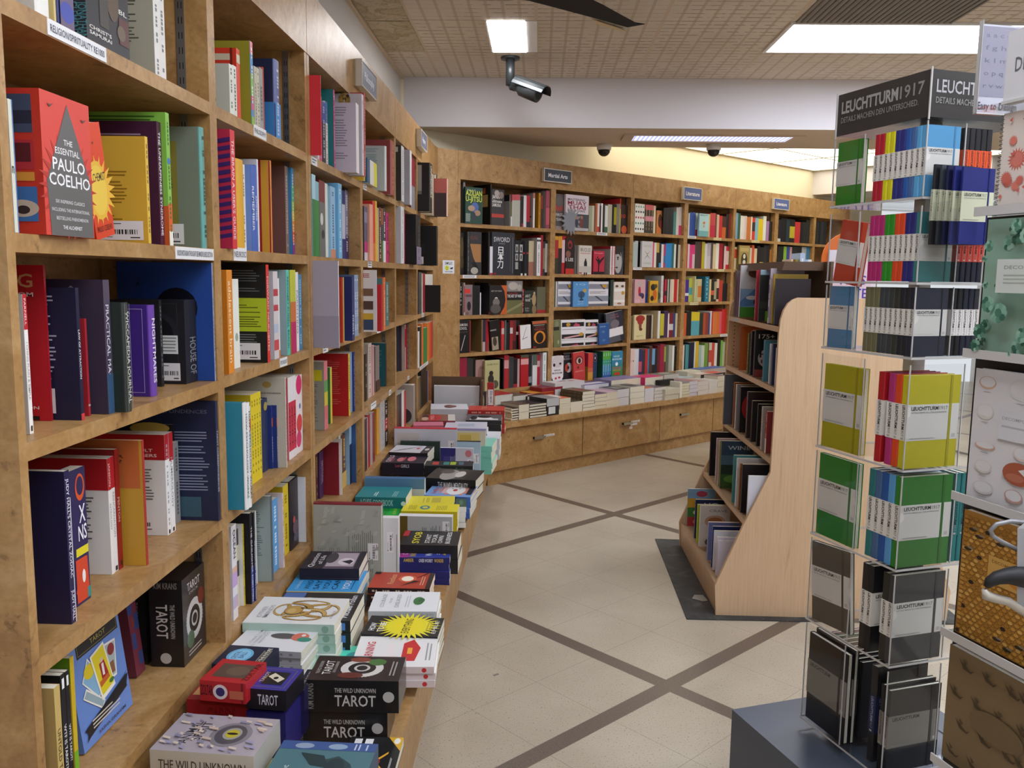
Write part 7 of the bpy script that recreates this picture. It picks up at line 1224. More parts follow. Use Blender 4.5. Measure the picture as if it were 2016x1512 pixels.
{'st': 1, 'x': -0.4199, 'y': 4.4, 'z': 0.46, 'h': 0.2294, 'w': 0.1496, 't': 0.04, 'c': 'cfc8b0', 's': '7a76a0', 'pr': 'Br=.02,.55,.8,.95,d8c078;Br=.1,.75,.5,.9,c8a850', 'lab': 'cream and yellow cover standing with a lilac spine up', 'k': 'p', 'pg': 'e4e0d6', 'ars': [4724]},
{'st': 1, 'x': -0.4053, 'y': 4.24, 'z': 0.46, 'h': 0.2019, 'w': 0.1199, 't': 0.03, 'c': 'a8c0d0', 's': '1c1a1e', 'pr': 'Bq=.7,.45,.95,.7;Bl=7a98a8,.2,.5,.1,.6', 'lab': 'light blue back cover standing with a black spine up', 'k': 'p', 'pg': 'e4e0d6', 'ars': [3574]},
{'st': 1, 'x': -0.4816, 'y': 4.18, 'z': 0.46, 'h': 0.1799, 'w': 0.1653, 't': 0.02, 'c': 'c4c4d0', 's': 'd0d0dc', 'pr': 'Br=0,0,.46,1,2c2870;Bl=5a58a0,.4,.8,.1,.4;Be=.85,.85,.1,.1,c87880;Bu=8a8a98,.55,.75,.2,.8;Bq=.82,.2,.95,.7', 'lab': 'navy and white back cover standing beside the tabbed book', 'k': 'p', 'pg': 'e4e0d6', 'ars': [4503]},
{'st': 1, 'x': -0.7051, 'y': 5.74, 'z': 0.46, 'h': 0.2867, 'w': 0.3086, 't': 0.03, 'c': 'cfcfd4', 's': 'd4d4d8', 'pr': 'Br=.07,.02,.36,.3,6a5a4c;Bl=b0b0b4,.05,.4,.42,.75;Bq=.8,.3,.9,.6', 'lab': 'glossy white cover with a small picture standing in the wooden crate', 'k': 'h', 'pg': 'e4e0d6', 'ars': [7292]},
{'st': 1, 'x': -0.3948, 'y': 5.72, 'z': 0.46, 'h': 0.2535, 'w': 0.0478, 't': 0.04, 'c': '3a3838', 's': '2a2828', 'pr': 'Bq=.2,.1,.8,.4;Be=.4,.75,.3,.2,b8a880', 'lab': 'dark patterned book standing in the wooden crate', 'k': 'p', 'pg': 'e4e0d6', 'ars': [1006]},
{'st': 1, 'x': -0.3469, 'y': 5.8, 'z': 0.46, 'h': 0.3061, 'w': 0.0463, 't': 0.03, 'c': 'b02c30', 's': 'a82a2e', 'pr': 'Bq=.1,.5,.9,.85', 'lab': 'red book standing outside the wooden crate', 'k': 'p', 'pg': 'e4e0d6', 'ars': [1149]},
{'x': -0.1832, 'y': 6.0597, 'z': 0.5499, 'L': 0.0675, 'w': 0.2, 'a': 43.7, 't': 0.018, 'n': 5, 's': '2a2628', 'c': '3a2a28', 'o': 2, 'pr': '', 'k': 'h', 'lab': 'black-edged hardcover in the stack nearest the corner', 'pg': 'e6dfca', 'side': 'ded6c0', 'ars': [171, 39, 29, 22, 16]},
{'x': -0.1339, 'y': 6.1069, 'z': 0.5698, 'L': 0.1005, 'w': 0.2, 'a': 43.7, 't': 0.0549, 'n': 2, 's': 'ddd4be', 'c': '5a4638', 'o': 1, 'pr': '', 'k': 'p', 'lab': 'cream-edged paperback beside the black-edged stack', 'pg': 'ddd4be', 'ars': [443, 176]},
{'x': -0.0589, 'y': 6.1785, 'z': 0.5642, 'L': 0.1771, 'w': 0.2, 'a': 43.7, 't': 0.0208, 'n': 5, 's': '1f1a1c', 'c': '241f22', 'o': 2, 'pr': 'S~=b04a50;Fl=8a3038,.4,.6,.2,.8', 'k': 'h', 'lab': 'black hardcover with dark red lettering on its spine', 'pg': 'e6dfca', 'side': '241c1e', 'ars': [441, 112, 84, 63, 47]},
{'x': 0.0684, 'y': 6.3002, 'z': 0.5909, 'L': 0.129, 'w': 0.19, 'a': 43.7, 't': 0.1309, 'n': 1, 's': '2a282a', 'c': '8a8888', 'o': 0, 'pr': 'Sr=.1,.3,.5,.85,d0d0d0;Sr=.55,0,1,1,b8b8b8', 'k': 'x', 'lab': 'black book standing upright on the drawers', 'pg': 'e6dfca', 'ars': [981]},
{'x': 0.1657, 'y': 6.3931, 'z': 0.5792, 'L': 0.1191, 'w': 0.22, 'a': 43.7, 't': 0.0199, 'n': 6, 's': 'e0d9c0', 'c': 'd8c8c0', 'o': 1, 'pr': 'Fr=.5,0,1,1,d86a44;Fe=.5,.5,.3,.2,ecebe8;Ff=.3,.3,.7,.7,222', 'k': 'p', 'lab': 'white and orange paperback with a drawn face', 'pg': 'e0d9c0', 'ars': [279, 66, 49, 37, 27, 20]},
{'x': 0.2533, 'y': 6.4769, 'z': 0.5434, 'L': 0.131, 'w': 0.2, 'a': 43.7, 't': 0.0834, 'n': 1, 's': 'e4ddc8', 'c': '5a5040', 'o': 1, 'pr': '', 'k': 'p', 'lab': 'cream block of paperbacks under the olive ones', 'pg': 'e4ddc8', 'ars': [657]},
{'x': 0.3482, 'y': 6.5676, 'z': 0.6111, 'L': 0.139, 'w': 0.24, 'a': 43.7, 't': 0.0252, 'n': 6, 's': 'dcdad4', 'c': '6a5c4a', 'o': 2, 'pr': 'S~=8a7c60;Fe=.5,.5,.4,.2,8a4a40', 'k': 'p', 'lab': 'olive paperback at the front of the drawers', 'pg': 'e6dfca', 'side': '5a4f3c', 'ars': [342, 90, 68, 51, 38, 28]},
{'x': 0.4493, 'y': 6.6642, 'z': 0.5789, 'L': 0.1368, 'w': 0.2, 'a': 43.7, 't': 0.0297, 'n': 4, 's': 'e2dac0', 'c': '6a4a6c', 'o': 1, 'pr': '', 'k': 'p', 'lab': 'cream-edged paperback with a plum cover', 'pg': 'e2dac0', 'ars': [325, 100, 75, 56]},
{'x': 0.5488, 'y': 6.7593, 'z': 0.5832, 'L': 0.1502, 'w': 0.22, 'a': 43.7, 't': 0.0616, 'n': 2, 's': 'e0d8c0', 'c': 'c8a8b8', 'o': 1, 'pr': '', 'k': 'p', 'lab': 'cream-edged paperback with a pink cover', 'pg': 'e0d8c0', 'ars': [547, 220]},
{'x': 0.5721, 'y': 6.7815, 'z': 0.5773, 'L': 0.095, 'w': 0.2, 'a': 43.7, 't': 0.0586, 'n': 2, 's': 'dfd5c0', 'c': 'c89888', 'o': 1, 'pr': '', 'k': 'p', 'lab': 'paperback with a salmon cover on the drawers', 'pg': 'dfd5c0', 'ars': [324, 132]},
{'x': 0.6409, 'y': 6.8473, 'z': 0.5965, 'L': 0.1442, 'w': 0.2, 'a': 43.7, 't': 0.0682, 'n': 2, 's': 'd8d6d8', 'c': '3a383c', 'o': 1, 'pr': 'Fr=.2,.2,.8,.8,8a8688', 'k': 'p', 'lab': 'white-edged paperback with a dark photo cover', 'pg': 'd8d6d8', 'ars': [527, 226]},
{'x': 0.7555, 'y': 6.9568, 'z': 0.6038, 'L': 0.1817, 'w': 0.2, 'a': 43.7, 't': 0.0479, 'n': 3, 's': 'e4dfcc', 'c': '8a8884', 'o': 1, 'pr': 'Fe=.5,.5,.4,.3,3a3a3c', 'k': 'p', 'lab': 'ivory-edged paperback with a grey photo cover', 'pg': 'e4dfcc', 'ars': [495, 190, 142]},
{'x': 0.8918, 'y': 7.087, 'z': 0.579, 'L': 0.1171, 'w': 0.2, 'a': 43.7, 't': 0.119, 'n': 1, 's': 'd8d6da', 'c': 'c8643c', 'o': 1, 'pr': '', 'k': 'p', 'lab': 'white block of paperbacks with an orange cover', 'pg': 'd8d6da', 'ars': [597]},
{'x': 0.982, 'y': 7.1733, 'z': 0.5743, 'L': 0.1529, 'w': 0.2, 'a': 43.7, 't': 0.0286, 'n': 4, 's': 'd8d4cc', 'c': '6a5a68', 'o': 1, 'pr': '', 'k': 'p', 'lab': 'white-edged paperback with a red spine corner', 'pg': 'd8d4cc', 'side': 'b02c30', 'ars': [289, 87, 65, 49]},
{'x': 1.0818, 'y': 7.2272, 'z': 0.5535, 'L': 0.1971, 'w': 0.15, 'a': 43.7, 't': 0.0467, 'n': 2, 's': 'cfc8b4', 'c': 'c8c2b0', 'o': 1, 'pr': '', 'k': 'p', 'lab': 'beige paperback jutting over the drawer edge', 'pg': 'cfc8b4', 'ars': [436, 178]},
{'x': 1.2365, 'y': 7.4164, 'z': 0.5813, 'L': 0.1323, 'w': 0.2, 'a': 43.7, 't': 0.0243, 'n': 5, 's': 'ded8bc', 'c': '8a8478', 'o': 1, 'pr': '', 'k': 'p', 'lab': 'ivory paperback beside the upright black box', 'pg': 'ded8bc', 'ars': [209, 58, 44, 33, 24]},
{'x': 1.3323, 'y': 7.508, 'z': 0.5928, 'L': 0.1228, 'w': 0.2, 'a': 43.7, 't': 0.0332, 'n': 4, 's': 'd4d0d8', 'c': 'a87a80', 'o': 1, 'pr': '', 'k': 'p', 'lab': 'lilac-white paperback with a rose cover', 'pg': 'd4d0d8', 'ars': [219, 72, 54, 40]},
{'x': 1.4224, 'y': 7.5941, 'z': 0.5837, 'L': 0.1653, 'w': 0.2, 'a': 43.7, 't': 0.0412, 'n': 3, 's': 'd8d0c8', 'c': 'b8a8a4', 'o': 1, 'pr': 'Fr=0,0,1,.3,c83c3c', 'k': 'p', 'lab': 'white paperback with a red spine', 'pg': 'd8d0c8', 'side': 'b02c2c', 'ars': [323, 116, 87]},
{'x': 1.5435, 'y': 7.7098, 'z': 0.5797, 'L': 0.1312, 'w': 0.2, 'a': 43.7, 't': 0.0599, 'n': 2, 's': 'd8d4cc', 'c': 'd0ccd0', 'o': 1, 'pr': '', 'k': 'p', 'lab': 'white paperback past the red-spined one', 'pg': 'd8d4cc', 'ars': [314, 128]},
{'x': 1.6376, 'y': 7.7998, 'z': 0.6092, 'L': 0.1341, 'w': 0.2, 'a': 43.7, 't': 0.0497, 'n': 3, 's': 'd8d0bc', 'c': '8a7074', 'o': 1, 'pr': '', 'k': 'p', 'lab': 'black-spined paperback by the display stand', 'pg': 'd8d0bc', 'side': '221f20', 'ars': [272, 105, 79]},
{'x': -0.3149, 'y': 6.252, 'z': 0.6179, 'L': 0.1793, 'w': 0.16, 'a': 43.7, 't': 0.079, 'n': 2, 's': 'e0dcd0', 'c': 'b02c30', 'o': 1, 'pr': '', 'k': 'h', 'lab': 'red hardcover with white page edges', 'pg': 'e0dcd0', 'ars': [918, 438]},
{'x': -0.1796, 'y': 6.3537, 'z': 0.5986, 'L': 0.1412, 'w': 0.16, 'a': 43.7, 't': 0.0693, 'n': 2, 's': 'dcd8cc', 'c': '6a5c4c', 'o': 1, 'pr': '', 'k': 'p', 'lab': 'brown photo paperback behind the black hardcovers', 'pg': 'dcd8cc', 'ars': [628, 289]},
{'x': -0.0771, 'y': 6.4239, 'z': 0.588, 'L': 0.1941, 'w': 0.16, 'a': 43.7, 't': 0.064, 'n': 2, 's': 'd8d8dc', 'c': '1f1a1c', 'o': 2, 'pr': 'Fe=.5,.5,.2,.15,d8a8a8', 'k': 'p', 'lab': 'black paperback with a pink disc', 'pg': 'e6dfca', 'side': '1f1a1c', 'ars': [781, 352]},
{'x': -0.0385, 'y': 6.5576, 'z': 0.5928, 'L': 0.2283, 'w': 0.15, 'a': 43.7, 't': 0.0443, 'n': 3, 's': 'b8442c', 'c': 'd89a3c', 'o': 1, 'pr': '', 'k': 'p', 'lab': 'orange and yellow paperback in the second row', 'pg': 'b8442c', 'ars': [655, 272, 204]},
{'x': 0.0331, 'y': 6.6399, 'z': 0.6241, 'L': 0.2281, 'w': 0.14, 'a': 43.7, 't': 0.0547, 'n': 3, 's': '8c2430', 'c': '7c2838', 'o': 0, 'pr': '', 'k': 'x', 'lab': 'dark red boxed set behind the olive paperbacks', 'pg': 'e6dfca', 'ars': [718, 326, 244]},
{'x': 0.1357, 'y': 6.738, 'z': 0.6523, 'L': 0.3406, 'w': 0.14, 'a': 43.7, 't': 0.0481, 'n': 4, 's': 'd8d4d4', 'c': 'd4d0d2', 'o': 1, 'pr': 'Fe=.4,.5,.12,.1,3a3838;Fe=.6,.7,.1,.1,b84a44;Fe=.6,.3,.1,.08,b84a44', 'k': 'p', 'lab': 'white paperback with scattered red and black drawings', 'pg': 'd8d4d4', 'ars': [914, 405, 303, 227]},
{'x': 0.3792, 'y': 6.9154, 'z': 0.618, 'L': 0.2954, 'w': 0.16, 'a': 43.7, 't': 0.0395, 'n': 4, 's': 'd8d8e0', 'c': '5a62a8', 'o': 1, 'pr': 'Fr=.3,0,.8,1,d8d8e4', 'k': 'p', 'lab': 'white and blue paperback in the second row', 'pg': 'd8d8e0', 'ars': [675, 267, 200, 150]},
{'x': 0.612, 'y': 7.1101, 'z': 0.6373, 'L': 0.4015, 'w': 0.2, 'a': 43.7, 't': 0.0591, 'n': 3, 's': 'cfcdd4', 'c': '8a7ca8', 'o': 2, 'pr': '', 'k': 'p', 'lab': 'lilac and white paperback with striped edges', 'pg': 'e6dfca', 'side': '8a84a0', 'ars': [1170, 494, 370]},
{'x': 0.7937, 'y': 7.3529, 'z': 0.6264, 'L': 0.2963, 'w': 0.15, 'a': 43.7, 't': 0.0832, 'n': 2, 's': 'd8d0d4', 'c': 'c8c0c8', 'o': 1, 'pr': '', 'k': 'p', 'lab': 'pale paperback behind the pink one', 'pg': 'd8d0d4', 'ars': [976, 477]},
{'x': 0.9212, 'y': 7.3364, 'z': 0.6384, 'L': 0.2455, 'w': 0.16, 'a': 43.7, 't': 0.0892, 'n': 2, 's': 'd8cfd2', 'c': 'd83c78', 'o': 2, 'pr': '', 'k': 'p', 'lab': 'hot pink hardcover with white edges', 'pg': 'e6dfca', 'side': 'd02c68', 'ars': [862, 421]},
{'x': 1.1289, 'y': 7.6456, 'z': 0.6323, 'L': 0.2121, 'w': 0.15, 'a': 43.7, 't': 0.0431, 'n': 4, 's': 'cfcdc4', 'c': '7a7c74', 'o': 1, 'pr': 'Fe=.4,.5,.3,.3,b8b8b0', 'k': 'p', 'lab': 'grey photo paperback in the second row', 'pg': 'cfcdc4', 'ars': [382, 159, 119, 89]},
{'x': 1.2809, 'y': 7.777, 'z': 0.5891, 'L': 0.3186, 'w': 0.16, 'a': 43.7, 't': 0.043, 'n': 3, 's': 'd8d4c8', 'c': 'b8c8d0', 'o': 1, 'pr': '', 'k': 'p', 'lab': 'pale blue and ivory paperback in the second row', 'pg': 'd8d4c8', 'ars': [557, 224, 168]},
{'x': 1.385, 'y': 7.9319, 'z': 0.6317, 'L': 0.2072, 'w': 0.14, 'a': 43.7, 't': 0.0286, 'n': 6, 's': 'd0ccb8', 'c': 'd8d4c4', 'o': 1, 'pr': '', 'k': 'p', 'lab': 'pale grey-edged paperback in the back row', 'pg': 'd0ccb8', 'ars': [252, 93, 70, 52, 39, 29]},
{'x': 1.4977, 'y': 7.8735, 'z': 0.6121, 'L': 0.4114, 'w': 0.18, 'a': 43.7, 't': 0.038, 'n': 4, 's': '2a2628', 'c': 'c8a8a0', 'o': 0, 'pr': 'Fr=.1,.1,.9,.5,c84a40;Fr=.3,.6,.8,.9,e0dcdc;S~=ccc', 'k': 'p', 'lab': 'black-spined magazine with red and white covers', 'pg': 'e6dfca', 'ars': [649, 240, 180, 135]},
{'x': 1.5338, 'y': 8.0741, 'z': 0.6383, 'L': 0.4214, 'w': 0.14, 'a': 43.7, 't': 0.0357, 'n': 5, 's': 'b8b4a8', 'c': '4a6ab0', 'o': 1, 'pr': '', 'k': 'p', 'lab': 'blue paperback in the back row', 'pg': 'b8b4a8', 'ars': [546, 220, 165, 124, 93]},
{'x': 1.0583, 'y': 7.3845, 'z': 0.6113, 'L': 0.1911, 'w': 0.05, 'a': 43.7, 't': 0.0463, 'n': 1, 's': '161518', 'c': '1a1a1c', 'o': 0, 'pr': 'Sn=.1,.1,.9,.9,333', 'k': 'x', 'lab': 'black box set standing over the beige books', 'pg': 'e6dfca', 'ars': [317]},
{'x': 1.1975, 'y': 7.5106, 'z': 0.5875, 'L': 0.0844, 'w': 0.05, 'a': 43.7, 't': 0.0225, 'n': 1, 's': 'd0d0d4', 'c': '1a1a1c', 'o': 0, 'pr': 'Sr=.2,.1,.6,.6,2a2a2c', 'k': 'x', 'lab': 'white and black book standing over the beige books', 'pg': 'e6dfca', 'ars': [74]},
{'x': 1.2318, 'y': 7.3981, 'z': 0.5994, 'L': 0.0292, 'w': 0.15, 'a': 43.7, 't': 0.1394, 'n': 1, 's': 'e4e0d0', 'c': 'e4e0d0', 'o': 0, 'pr': '', 'k': 'x', 'lab': 'slim ivory book standing at the drawer edge', 'pg': 'e6dfca', 'ars': [145]}]
THR = 1005
FRM = {'L': (V((-.742, 0, 0)), V((0, 1, 0)), V((-1, 0, 0))), 'B': (V((-.73, 6.132, 0)), V((.72297, .69088, 0)), V((-.69088, .72297, 0)))}
def build_rows():
    for lab, fr, z, bs in ROWS:
        o, e, n = FRM[fr]; n_s = n_f = 0
        for q in bs:
            f, u, w, h, sb, d, s, c, k, pr, tl, lb, bl, ar = q
            big = ar > THR; name = 'book'; cat = 'book'
            if not f:
                n_s += 1; mw = frame(o+e*u+n*sb+V((0, 0, z+.0005)), e, n)
                if tl: mw = mw @ Matrix.Rotation(math.radians(tl), 4, 'Y')
                kind = 'hardcover' if k == 'h' else 'boxed set' if k == 'x' else 'paperback'
                col = cname(s)+(' spined '+cname(c) if cname(c) != cname(s) else '')
                book(mw, w, d, h, s, c, k, pr, bl or '%s %s, %s spine along the %s' % (col, kind, ORD[min(n_s-1, 29)], lab), 'books on the '+lab, big)
            else:
                n_f += 1; t = d
                mw = frame(o+e*u+n*(sb+t)+V((0, 0, z+.0005)), -n, e)   # front cover towards the aisle
                if lb: mw = frame(o+e*u+n*(sb+t)+V((0, 0, z+.0005)), -n, e) @ Matrix.Rotation(math.radians(-lb), 4, 'Y')
                if tl: mw = mw @ Matrix.Translation((0, h*math.sin(math.radians(tl)), 0)) @ Matrix.Rotation(math.radians(tl), 4, 'X')
                nm = 'boxed_deck' if (k == 'x' and 'deck' in bl) else 'boxed_set' if k == 'x' else 'book'
                book(mw, t, w, h, s, c, k, pr, bl or '%s book facing out, %s cover on show on the %s' % (cname(c), ORD[n_f-1], lab), None if nm != 'book' else 'books on the '+lab, big or nm != 'book', nm, {'boxed_deck': 'boxed deck', 'boxed_set': 'boxed set'}.get(nm, 'book'))
def flat_matrix(x, y, z, a, L_, w, o):
    """lying book, front cover up; x,y = front-left corner at the top; o says which side the spine is on"""
    ca, sa = math.cos(math.radians(a)), math.sin(math.radians(a)); ex, ey = V((ca, sa, 0)), V((-sa, ca, 0)); A = V((x, y, z))
    if o == 0: return A+ex*L_, V((0, 0, 1)), ey, -ex, w, L_       # spine at the front
    if o == 1: return A+ey*w, V((0, 0, 1)), -ey, ex, w, L_        # fore edge at the front
    return A, V((0, 0, 1)), ex, ey, L_, w                         # spine at the left-hand end
def build_stacks():
    rnd = random.Random(3)
    for q in STACKS:
        lab, k, ars = q['lab'], q['k'], q['ars']
        if q.get('st'):
            x, y, z, t = q['x'], q['y'], q['z'], q['t']
            # standing on the fore edge: spine up, back cover towards -Y
            org = V((x, y, z+q['h'])); mw = frame(org, (0, 1, 0), (0, 0, -1), (-1, 0, 0)); mw = Matrix.Translation((q['w'], 0, 0)) @ mw
            book(mw, t, q['h'], q['w'], q['s'], q['c'], k, q['pr'], lab, None, ars[0] > THR, pg=q['pg'], scr=True); continue
        n, t = q['n'], q['t']; o = q.get('o', 0)
        for i in range(n):
            jx, jy, ja = ((rnd.random()-.5)*.008, (rnd.random()-.5)*.008, (rnd.random()-.5)*2.4) if i else (0, 0, 0)
            if k == 'x': jx = jy = ja = 0
            A, xd, yd, zd, dep, hh = flat_matrix(q['x']+jx, q['y']+jy, q['z']-i*t-t, q['a']+ja, q['L'], q['w'], o)
            mw = frame(A, xd, yd, zd)
            nm, cat = ('boxed_deck', 'boxed deck') if 'deck' in lab else ('kit_box', 'box') if k == 'x' and ('kit' in lab or 'box' in lab) else ('boxed_set', 'boxed set') if k == 'x' else ('book', 'book')
            s = q['s']; side = q.get('side')
            if o == 2: s = side or s
            l = lab if i == 0 else 'copy %s from the top under the %s' % (ORD[i], lab)
            if len(l.split()) > 16: l = ' '.join(l.split()[:16])
            pr = q['pr'] if i == 0 else ';'.join(e for e in q['pr'].split(';') if e[:1] == 'S')
            book(mw, t-.0006, dep, hh, s if o != 1 else q['c'], q['c'], k, pr, l, ('stack of the '+' '.join(lab.split()[:6])) if n > 1 else None, ars[min(i, len(ars)-1)] > THR or nm != 'book', nm, cat, q['pg'])

# ------------------------------------------------------------------ room shell
def quad(name, pts, m, thick=None):
    mb = MB(); pts = [V(p) for p in pts]
    if thick: mb.prism(pts, thick)
    else: mb.face(pts, (.5, .5, .5))
    return struct(mb.build(name, m))
XW, YB, XR, CZ = -1.02, -3.5, 6.5, 2.9
BO, BE, BN = FRM['B']
def bw(u, v, z): return BO+BE*u+BN*v+V((0, 0, z))
def room():
    quad('floor', [(XW-.1, YB, 0), (XR, YB, 0), (XR, 13, 0), (XW-.1, 13, 0)], 'floor', (0, 0, -.05))
    quad('ceiling', [(XW-.02, YB, CZ), (XW-.02, 6.33, CZ), (XR, 6.33, CZ), (XR, YB, CZ)], 'ceil', (0, 0, .05))
    quad('wall_left', [(XW, YB, 0), (XW, 7.4, 0), (XW, 7.4, 3), (XW, YB, 3)], 'wall', (-.08, 0, 0))
    quad('wall_back', [bw(-1.2, .33, 0), bw(7.5, .33, 0), bw(7.5, .33, 2.9), bw(-1.2, .33, 2.9)], 'cream', BN*.08)
    quad('wall_right', [(XR, YB, 0), (XR, 13, 0), (XR, 13, 3), (XR, YB, 3)], 'wall', (.08, 0, 0))
    quad('wall_rear', [(XW, YB, 0), (XR, YB, 0), (XR, YB, 3), (XW, YB, 3)], 'wall', (0, -.08, 0))
    mb = MB(); mb.box((XW, 6.33, 2.555), (XR, 7.235, 2.95)); o = mb.build('ceiling_soffit', ['soffit', 'under'])
    o.data.polygons.foreach_set('material_index', [1 if abs(p.normal.z) > .5 or p.normal.y > .5 else 0 for p in o.data.polygons]); struct(o)
    # backlit ceiling past the soffit, in a dark grid
    cz = 2.75; quad('ceiling_past_soffit', [(-1.1, 7.2, cz+.04), (-1.1, 13, cz+.04), (XR, 13, cz+.04), (XR, 7.2, cz+.04)], 'under', (0, 0, .05))
    root = tag(empty('luminous_ceiling', (2.6, 9, cz)), 'backlit panelled ceiling glowing beyond the soffit over the back bookcases', 'ceiling light')
    for u in range(0, 6):
        for v in range(-4, 1):
            a = .1+u*.93; b = .30+v*.62
            P = [bw(a+.012, b-.61, cz), bw(a+.918, b-.61, cz), bw(a+.918, b, cz), bw(a+.012, b, cz)]
            if min(p.y for p in P) < 7.24: continue
            mb = MB(); mb.prism([p-V(root.location) for p in P], (0, 0, .012)); mb.build('diffuser_panel', 'cove', root)
    mb = MB()
    for u in range(0, 7):
        for k in range(10):
            q = bw(.1+u*.93-.012, -2.2+k*.25, cz-.004)
            if q.y > 7.26: mb.obox(q-V(root.location), BE*.024, BN*.25, V((0, 0, .03)))
    for v in range(-4, 2):
        for k in range(23):
            q = bw(.1+k*.25, .30+v*.62-.62, cz-.004)
            if q.y > 7.26: mb.obox(q-V(root.location), BE*.25, BN*.012, V((0, 0, .03)))
    mb.build('grid_bar', mat('grid_bar_paint', 'a89c80', .7), root)
    quad('wall_end_soffit', [bw(5.72, .33, 2.48), bw(5.72, -1.6, 2.48), bw(6.4, -1.6, 2.48), bw(6.4, .33, 2.48)], 'soffit', (0, 0, .4))
    # trim where the ceiling meets the left-hand wall
    mb = MB(); mb.box((XW, YB, CZ-.018), (XW+.02, 6.33, CZ)); struct(mb.build('trim_1', 'under'))
def fixtures():
    # luminous ceiling panels: two in view, the others unseen and added to light the shop
    def panel(x0, y0, x1, y1, lab, group=None):
        t = tag(empty('ceiling_light', ((x0+x1)/2, (y0+y1)/2, CZ)), lab, 'ceiling light', group); o = V(t.location)
        mb = MB(); a = .02
        for lo, hi in (((x0-a, y0-a, CZ-.012), (x1+a, y0, CZ)), ((x0-a, y1, CZ-.012), (x1+a, y1+a, CZ)), ((x0-a, y0, CZ-.012), (x0, y1, CZ)), ((x1, y0, CZ-.012), (x1+a, y1, CZ))):
            mb.box(tuple(V(lo)-o), tuple(V(hi)-o))
        mb.build('frame', 'white', t); mb = MB(); mb.box(tuple(V((x0, y0, CZ-.006))-o), tuple(V((x1, y1, CZ-.001))-o)); mb.build('diffuser', 'panel', t)
    panel(1.375, 4.97, 2.68, 5.55, 'long bright ceiling panel over the display racks'); panel(2.74, 4.97, 4.05, 5.55, 'second bright ceiling panel past the metal seam')
    for x, y in ((-.1, .6), (1.4, .6), (3.4, .9), (.2, -1.9), (2.6, -1.9), (4.4, 2.9), (1.3, 2.6)):
        panel(x, y, x+1.2, y+.58, 'unseen ceiling panel added to light the shop', 'added ceiling panels out of view')
    t = tag(empty('recessed_lamp', (-.2, 5.28, CZ)), 'small square ceiling lamp above the bullet camera', 'ceiling light')
    mb = MB(); mb.box((-.118, -.32, -.007), (.092, .325, -.001)); mb.build('diffuser', 'spot', t)
    mb = MB(); mb.box((.094, -.33, -.004), (.16, .33, 0)); mb.box((-.13, -.33, -.006), (-.119, .33, 0)); mb.build('housing_rim', 'white', t)
    t = tag(empty('soffit_lamp', (1.27, 6.72, 2.555)), 'long louvred lamp recessed in the underside of the soffit', 'ceiling light')
    mb = MB(); mb.box((-.58, -.13, -.006), (.6, .13, -.001)); mb.build('louvre', 'strip', t)
    mb = MB()
    for lo, hi in (((-.66, -.155, -.012), (-.58, .155, 0)), ((.6, -.155, -.012), (.68, .155, 0)), ((-.58, -.155, -.012), (.6, -.13, 0)), ((-.58, .13, -.012), (.6, .155, 0))): mb.box(lo, hi)
    mb.build('frame', 'under', t)
    t = tag(empty('air_grille', (1.8, 4.62, CZ)), 'grey perforated return air grille in the ceiling', 'vent')
    mb = MB(); mb.box((-.42, -.33, -.008), (.42, .33, 0)); mb.build('plate', 'vent', t)
    mb = MB()
    for i in range(26): mb.box((-.4+i*.032, -.31, -.012), (-.39+i*.032, .31, -.008))
    mb.build('slat', mat('vent_slat', '6e6a64', .7), t)
    # stained tiles and the torn gap
    for y0, y1 in ((4.3, 4.935), (4.96, 5.60)):
        mb = MB(); mb.box((-.995, y0, CZ-.006), (-.752, y1, CZ-.0005)); struct(mb.build('ceiling_tile', 'stain'))
    mb = MB(); g = [(-.16, 4.2), (.12, 4.42), (.30, 4.66), (.50, 4.97), (.56, 5.0), (.47, 5.06), (.24, 4.86), (.0, 4.66), (-.2, 4.50)]
    mb.prism([(x, y, CZ-.004) for x, y in g], (0, 0, .003)); tag(mb.build('ceiling_gap', 'slot'), 'dark torn gap between the sagging ceiling tiles', 'gap')
    mb = MB(); mb.prism([(.26, 4.90, CZ-.009), (.46, 5.07, CZ-.02), (.455, 5.12, CZ-.012), (.30, 5.0, CZ-.005)], (0, 0, .004)); tag(mb.build('insulation_scrap', mat('insulation', 'd8c49c', .9)), 'pale torn strip hanging at the ceiling gap', 'debris')
    # bullet camera
    t = tag(empty('bullet_camera', (-.215, 5.76, CZ)), 'dark grey bullet security camera hanging from the ceiling tiles', 'security camera')
    mb = MB(); mb.tube([(0, 0, 0), (0, 0, -.012)], .062, 24); smooth(mb.build('mount_plate', 'dark_metal', t))
    mb = MB(); mb.tube([(0, 0, -.01), (0, 0, -.175)], .029, 20); mb.tube([(0, 0, -.165), (.01, -.006, -.192), (.035, -.02, -.2)], .018, 12); smooth(mb.build('stem', 'dark_metal', t))
    d = V((.80, -.42, -.36)).normalized(); a = V((.02, -.015, -.175)); mb = MB()
    mb.tube([a, a+d*.05, a+d*.07, a+d*.20, a+d*.205], [.030, .034, .052, .056, .045], 24); smooth(mb.build('body', 'dark_metal', t))
    mb = MB(); sd = d.cross(V((0, 0, 1))).normalized(); u = sd.cross(d); R = []
    for k in range(9):
        an = math.pi*(.06+.88*k/8); R.append((sd*math.cos(an)+u*math.sin(an))*.062)
    for k in range(8):
        p = [a+d*.02+R[k], a+d*.255+R[k], a+d*.255+R[k+1], a+d*.02+R[k+1]]; mb.face(p, (0, 0, 0)); mb.face([x+(R[k]+R[k+1]).normalized()*.005 for x in p][::-1], (0, 0, 0))
    mb.build('sun_shield', 'dark_metal', t)
    mb = MB(); mb.tube([a+d*.2, a+d*.207], .036, 20); mb.build('lens', 'slot', t)
